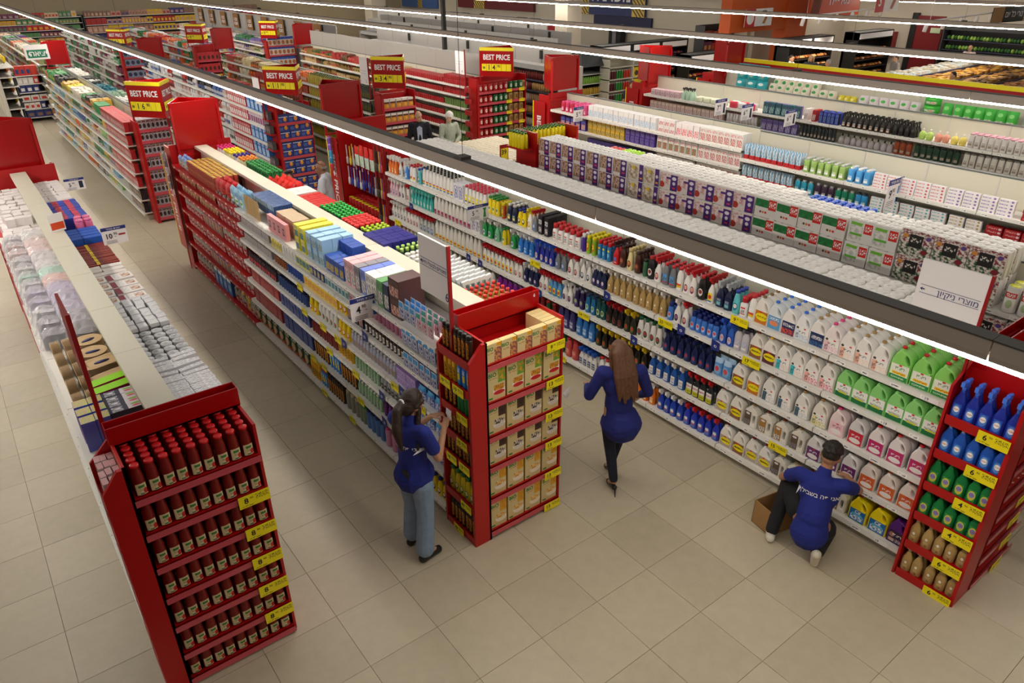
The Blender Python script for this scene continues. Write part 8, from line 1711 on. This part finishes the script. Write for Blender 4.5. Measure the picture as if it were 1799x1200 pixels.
bread_case(22.0, 24.9, 13.3, 'black bakery case left of the menu', 1); bread_case(26.3, 29.0, 13.1, 'black bakery case by the red door', 2); bread_case(17.6, 20.6, 14.2, 'black snack rack beside the orange portal', 3, 1.9, ('#d8702a', '#c83a2a', '#e8a85a', '#8a2a3a')); bread_case(16.6, 21.4, 17.5, 'black rack of packed fruit behind the red boxes', 4, 2.0, ('#c8582a', '#7a3a4a', '#b8603a', '#5a2a4a'))
wall_shelves('tall_rack', 'tall black rack of bright snack packs', 22.5, 24.4, 17.6, [.4, .9, 1.4, 1.9], ['#c8683a', '#a83a2a', '#d8a04a', '#6a3a5a'], 21)
# chilled island and vegetable wall
def tray_row(name, label, x0, x1, y0, y1, z, pal, seed, dx=.22, dy=.16, cat='food'):
    r2 = random.Random(seed); mb = MB(); mats = [FM(c, .5) for c in pal]
    x = x0
    while x < x1:
        y = y0
        while y < y1:
            mb.box(x, y, z, x + dx * .9, y + dy * .9, z + r2.uniform(.05, .12), r2.randrange(len(mats))); y += dy
        x += dx
    tag(ob(name, mb.build(name, mats)), label, cat, kind='stuff')
for i, (y, z, pal) in enumerate(((9.6, 1.15, ('#e0dcd0', '#d8e4e8', '#c8c0a8')), (8.6, 1.05, ('#c8902a', '#8a5a24', '#d8a84a')), (7.7, .95, ('#a87a3a', '#c89a4a', '#6a4a2a')), (6.7, .85, ('#c8a24a', '#b8723a', '#7a5a34')))):
    t = thing('island_shelf', 'long sloping chilled display, %s step' % ('back', 'upper', 'middle', 'front')[i], 'display case', (23.6, y, 0))
    ob('body', boxmesh('body', 0, 0, 0, 7.2, .9, z - .03, FM('#2c2826', .5) if i < 3 else FM('#b89a62', .5)), parent=t); ob('front_rail', boxmesh('front_rail', 0, -.03, z - .12, 7.2, 0, z - .02, FM('#4a4660', .4)), parent=t)
    tray_row('food_trays', 'packed food on the %s step of the chilled display' % ('back', 'upper', 'middle', 'front')[i], 23.7, 30.7, y + .05, y + .8, z - .028, pal, i)
t = thing('vegetable_wall', 'dark chilled wall case of vegetables', 'fridge', (30.9, 3, 0))
ob('case', MB().box(.6, 0, 0, .68, 9, 2.4).box(0, 0, 2.15, .68, 9, 2.4).box(0, 0, 0, .6, 9, .5).box(0, 8.95, 0, .68, 9, 2.4).build('case', [m_dkgrey]), parent=t)
for z in (1.0, 1.4, 1.78): ob('shelf', boxmesh('shelf', .05, 0, z - .03, .6, 8.95, z, FM('#3a3850', .4)), parent=t)
for i, z in enumerate((.5, 1.0, 1.4, 1.78)):
    mb = MB(); mats = [FM(c, .7) for c in ('#4a7a2a', '#2a5a24', '#8ab04a', '#d8d0c0', '#7a4a5a', '#c87a4a')]
    for k in range(70):
        y = 3.1 + k * .126; c = rr.choice((0, 1, 2)) if y > 8.8 else rr.choice((3, 4, 5, 3))
        n0 = len(mb.m); blob(mb, (31.08 + rr.uniform(0, .1), y, z + .08), (.09, .07, .09), None, 6)
        for q in range(n0, len(mb.m)): mb.m[q] = c
    tag(ob('vegetable_heap', mb.build('vegetable_heap', mats)), 'heaped vegetables on level %s of the chilled wall' % NUM[i], 'vegetables', kind='stuff')
t = structure('door_1', boxmesh('door_1', 31.45, 12.3, 0, 31.6, 13.4, 2.6, FM('#7a1418', .5))); ob('door_frame', boxmesh('door_frame', 31.42, 13.4, 0, 31.6, 13.65, 2.7, m_black), parent=t); ob('exit_plate', boxmesh('exit_plate', 31.4, 12.35, 1.95, 31.45, 12.75, 2.15, FM('#c8d8b0', .5)), parent=t)
thing('fire_cabinet', 'dark red cabinet left of the red door', 'cabinet', (31.3, 14.2, .9), mesh=MB().box(0, 0, 0, .3, 1.3, 1.0).text('אש', .25, 0, 0, 0, 1, T=Matrix.Translation((-.01, .65, .5)) @ Matrix.Rotation(-PI / 2, 4, 'Z')).build('fire_cabinet', [FM('#8a1a1c', .5), m_paper]))
flat_sign('hanging_sign', 'dark green hanging sign with wooden ends', (26.6, 8.6, 2.75), -.1, 2.6, .5, lambda mb: mb.box(0, -.012, 0, .7, -.004, .5, 0).box(2.1, -.012, 0, 2.6, -.004, .5, 0).text('טרי כל יום', .28, 1.4, .25, -.014, 1), [FM('#2a2e2a', .6), FM('#a8845a', .7), m_paper])
# yellow edged board over the nappies
t = thing('aisle_board', 'long red board with a yellow top edge', 'sign', (15.1, -2, 0))
ob('board', boxmesh('board', 0, 0, 2.05, .05, 12.2, 2.24, m_red), parent=t); ob('yellow_edge', boxmesh('yellow_edge', -.02, 0, 2.24, .07, 12.2, 2.33, m_yellow), parent=t)
for y in (.3, 4, 8, 11.9): ob('post', boxmesh('post', .01, y, 0, .04, y + .05, 2.1, m_red), parent=t)
# track lights over the bakery
def spot_track(a, b, n, label):
    a, b = V(a), V(b)
    t = thing('spot_track', label, 'light', tuple(a)); d = b - a
    ob('rail', MB().tube([(0, 0, 0), tuple(d)], .03, 6).build('rail', [m_paper]), parent=t)
    for k in range(n):
        p = d * ((k + .5) / n)
        ob('spot_head', cached('spoth', lambda: MB().lathe([(.001, -.3), (.06, -.3), (.065, -.08), (.02, -.03), (.012, 0)], 10, T=Matrix.Rotation(.35, 4, 'Y')).build('spot_head', [m_paper])), tuple(p), parent=t)
    for k in range(0, n, 2):
        p = d * ((k + .5) / n)
        ld = bpy.data.lights.new('spot_beam', 'SPOT'); ld.energy = 190; ld.color = (1, .86, .7); ld.spot_size = 1.9; ld.spot_blend = .6; ld.shadow_soft_size = .06
        lo = bpy.data.objects.new('spot_beam', ld); COL.objects.link(lo); lo.location = (p.x, p.y, -.34); lo.parent = t; lo.rotation_euler = (.35, 0, 0)
    for k in (.1, .9): ob('drop_rod', MB().tube([tuple(d * k), tuple(d * k + V((0, 0, 2)))], .008, 4).build('drop_rod', [m_paper]), parent=t)
spot_track((20.4, 12.2, 3.05), (27.2, 12.6, 3.1), 6, 'white spotlight track over the bakery cases'); spot_track((21, 8.4, 3.05), (28.8, 8.8, 3.1), 6, 'white spotlight track over the chilled displays')
bpy.data.scenes.remove(WORK)
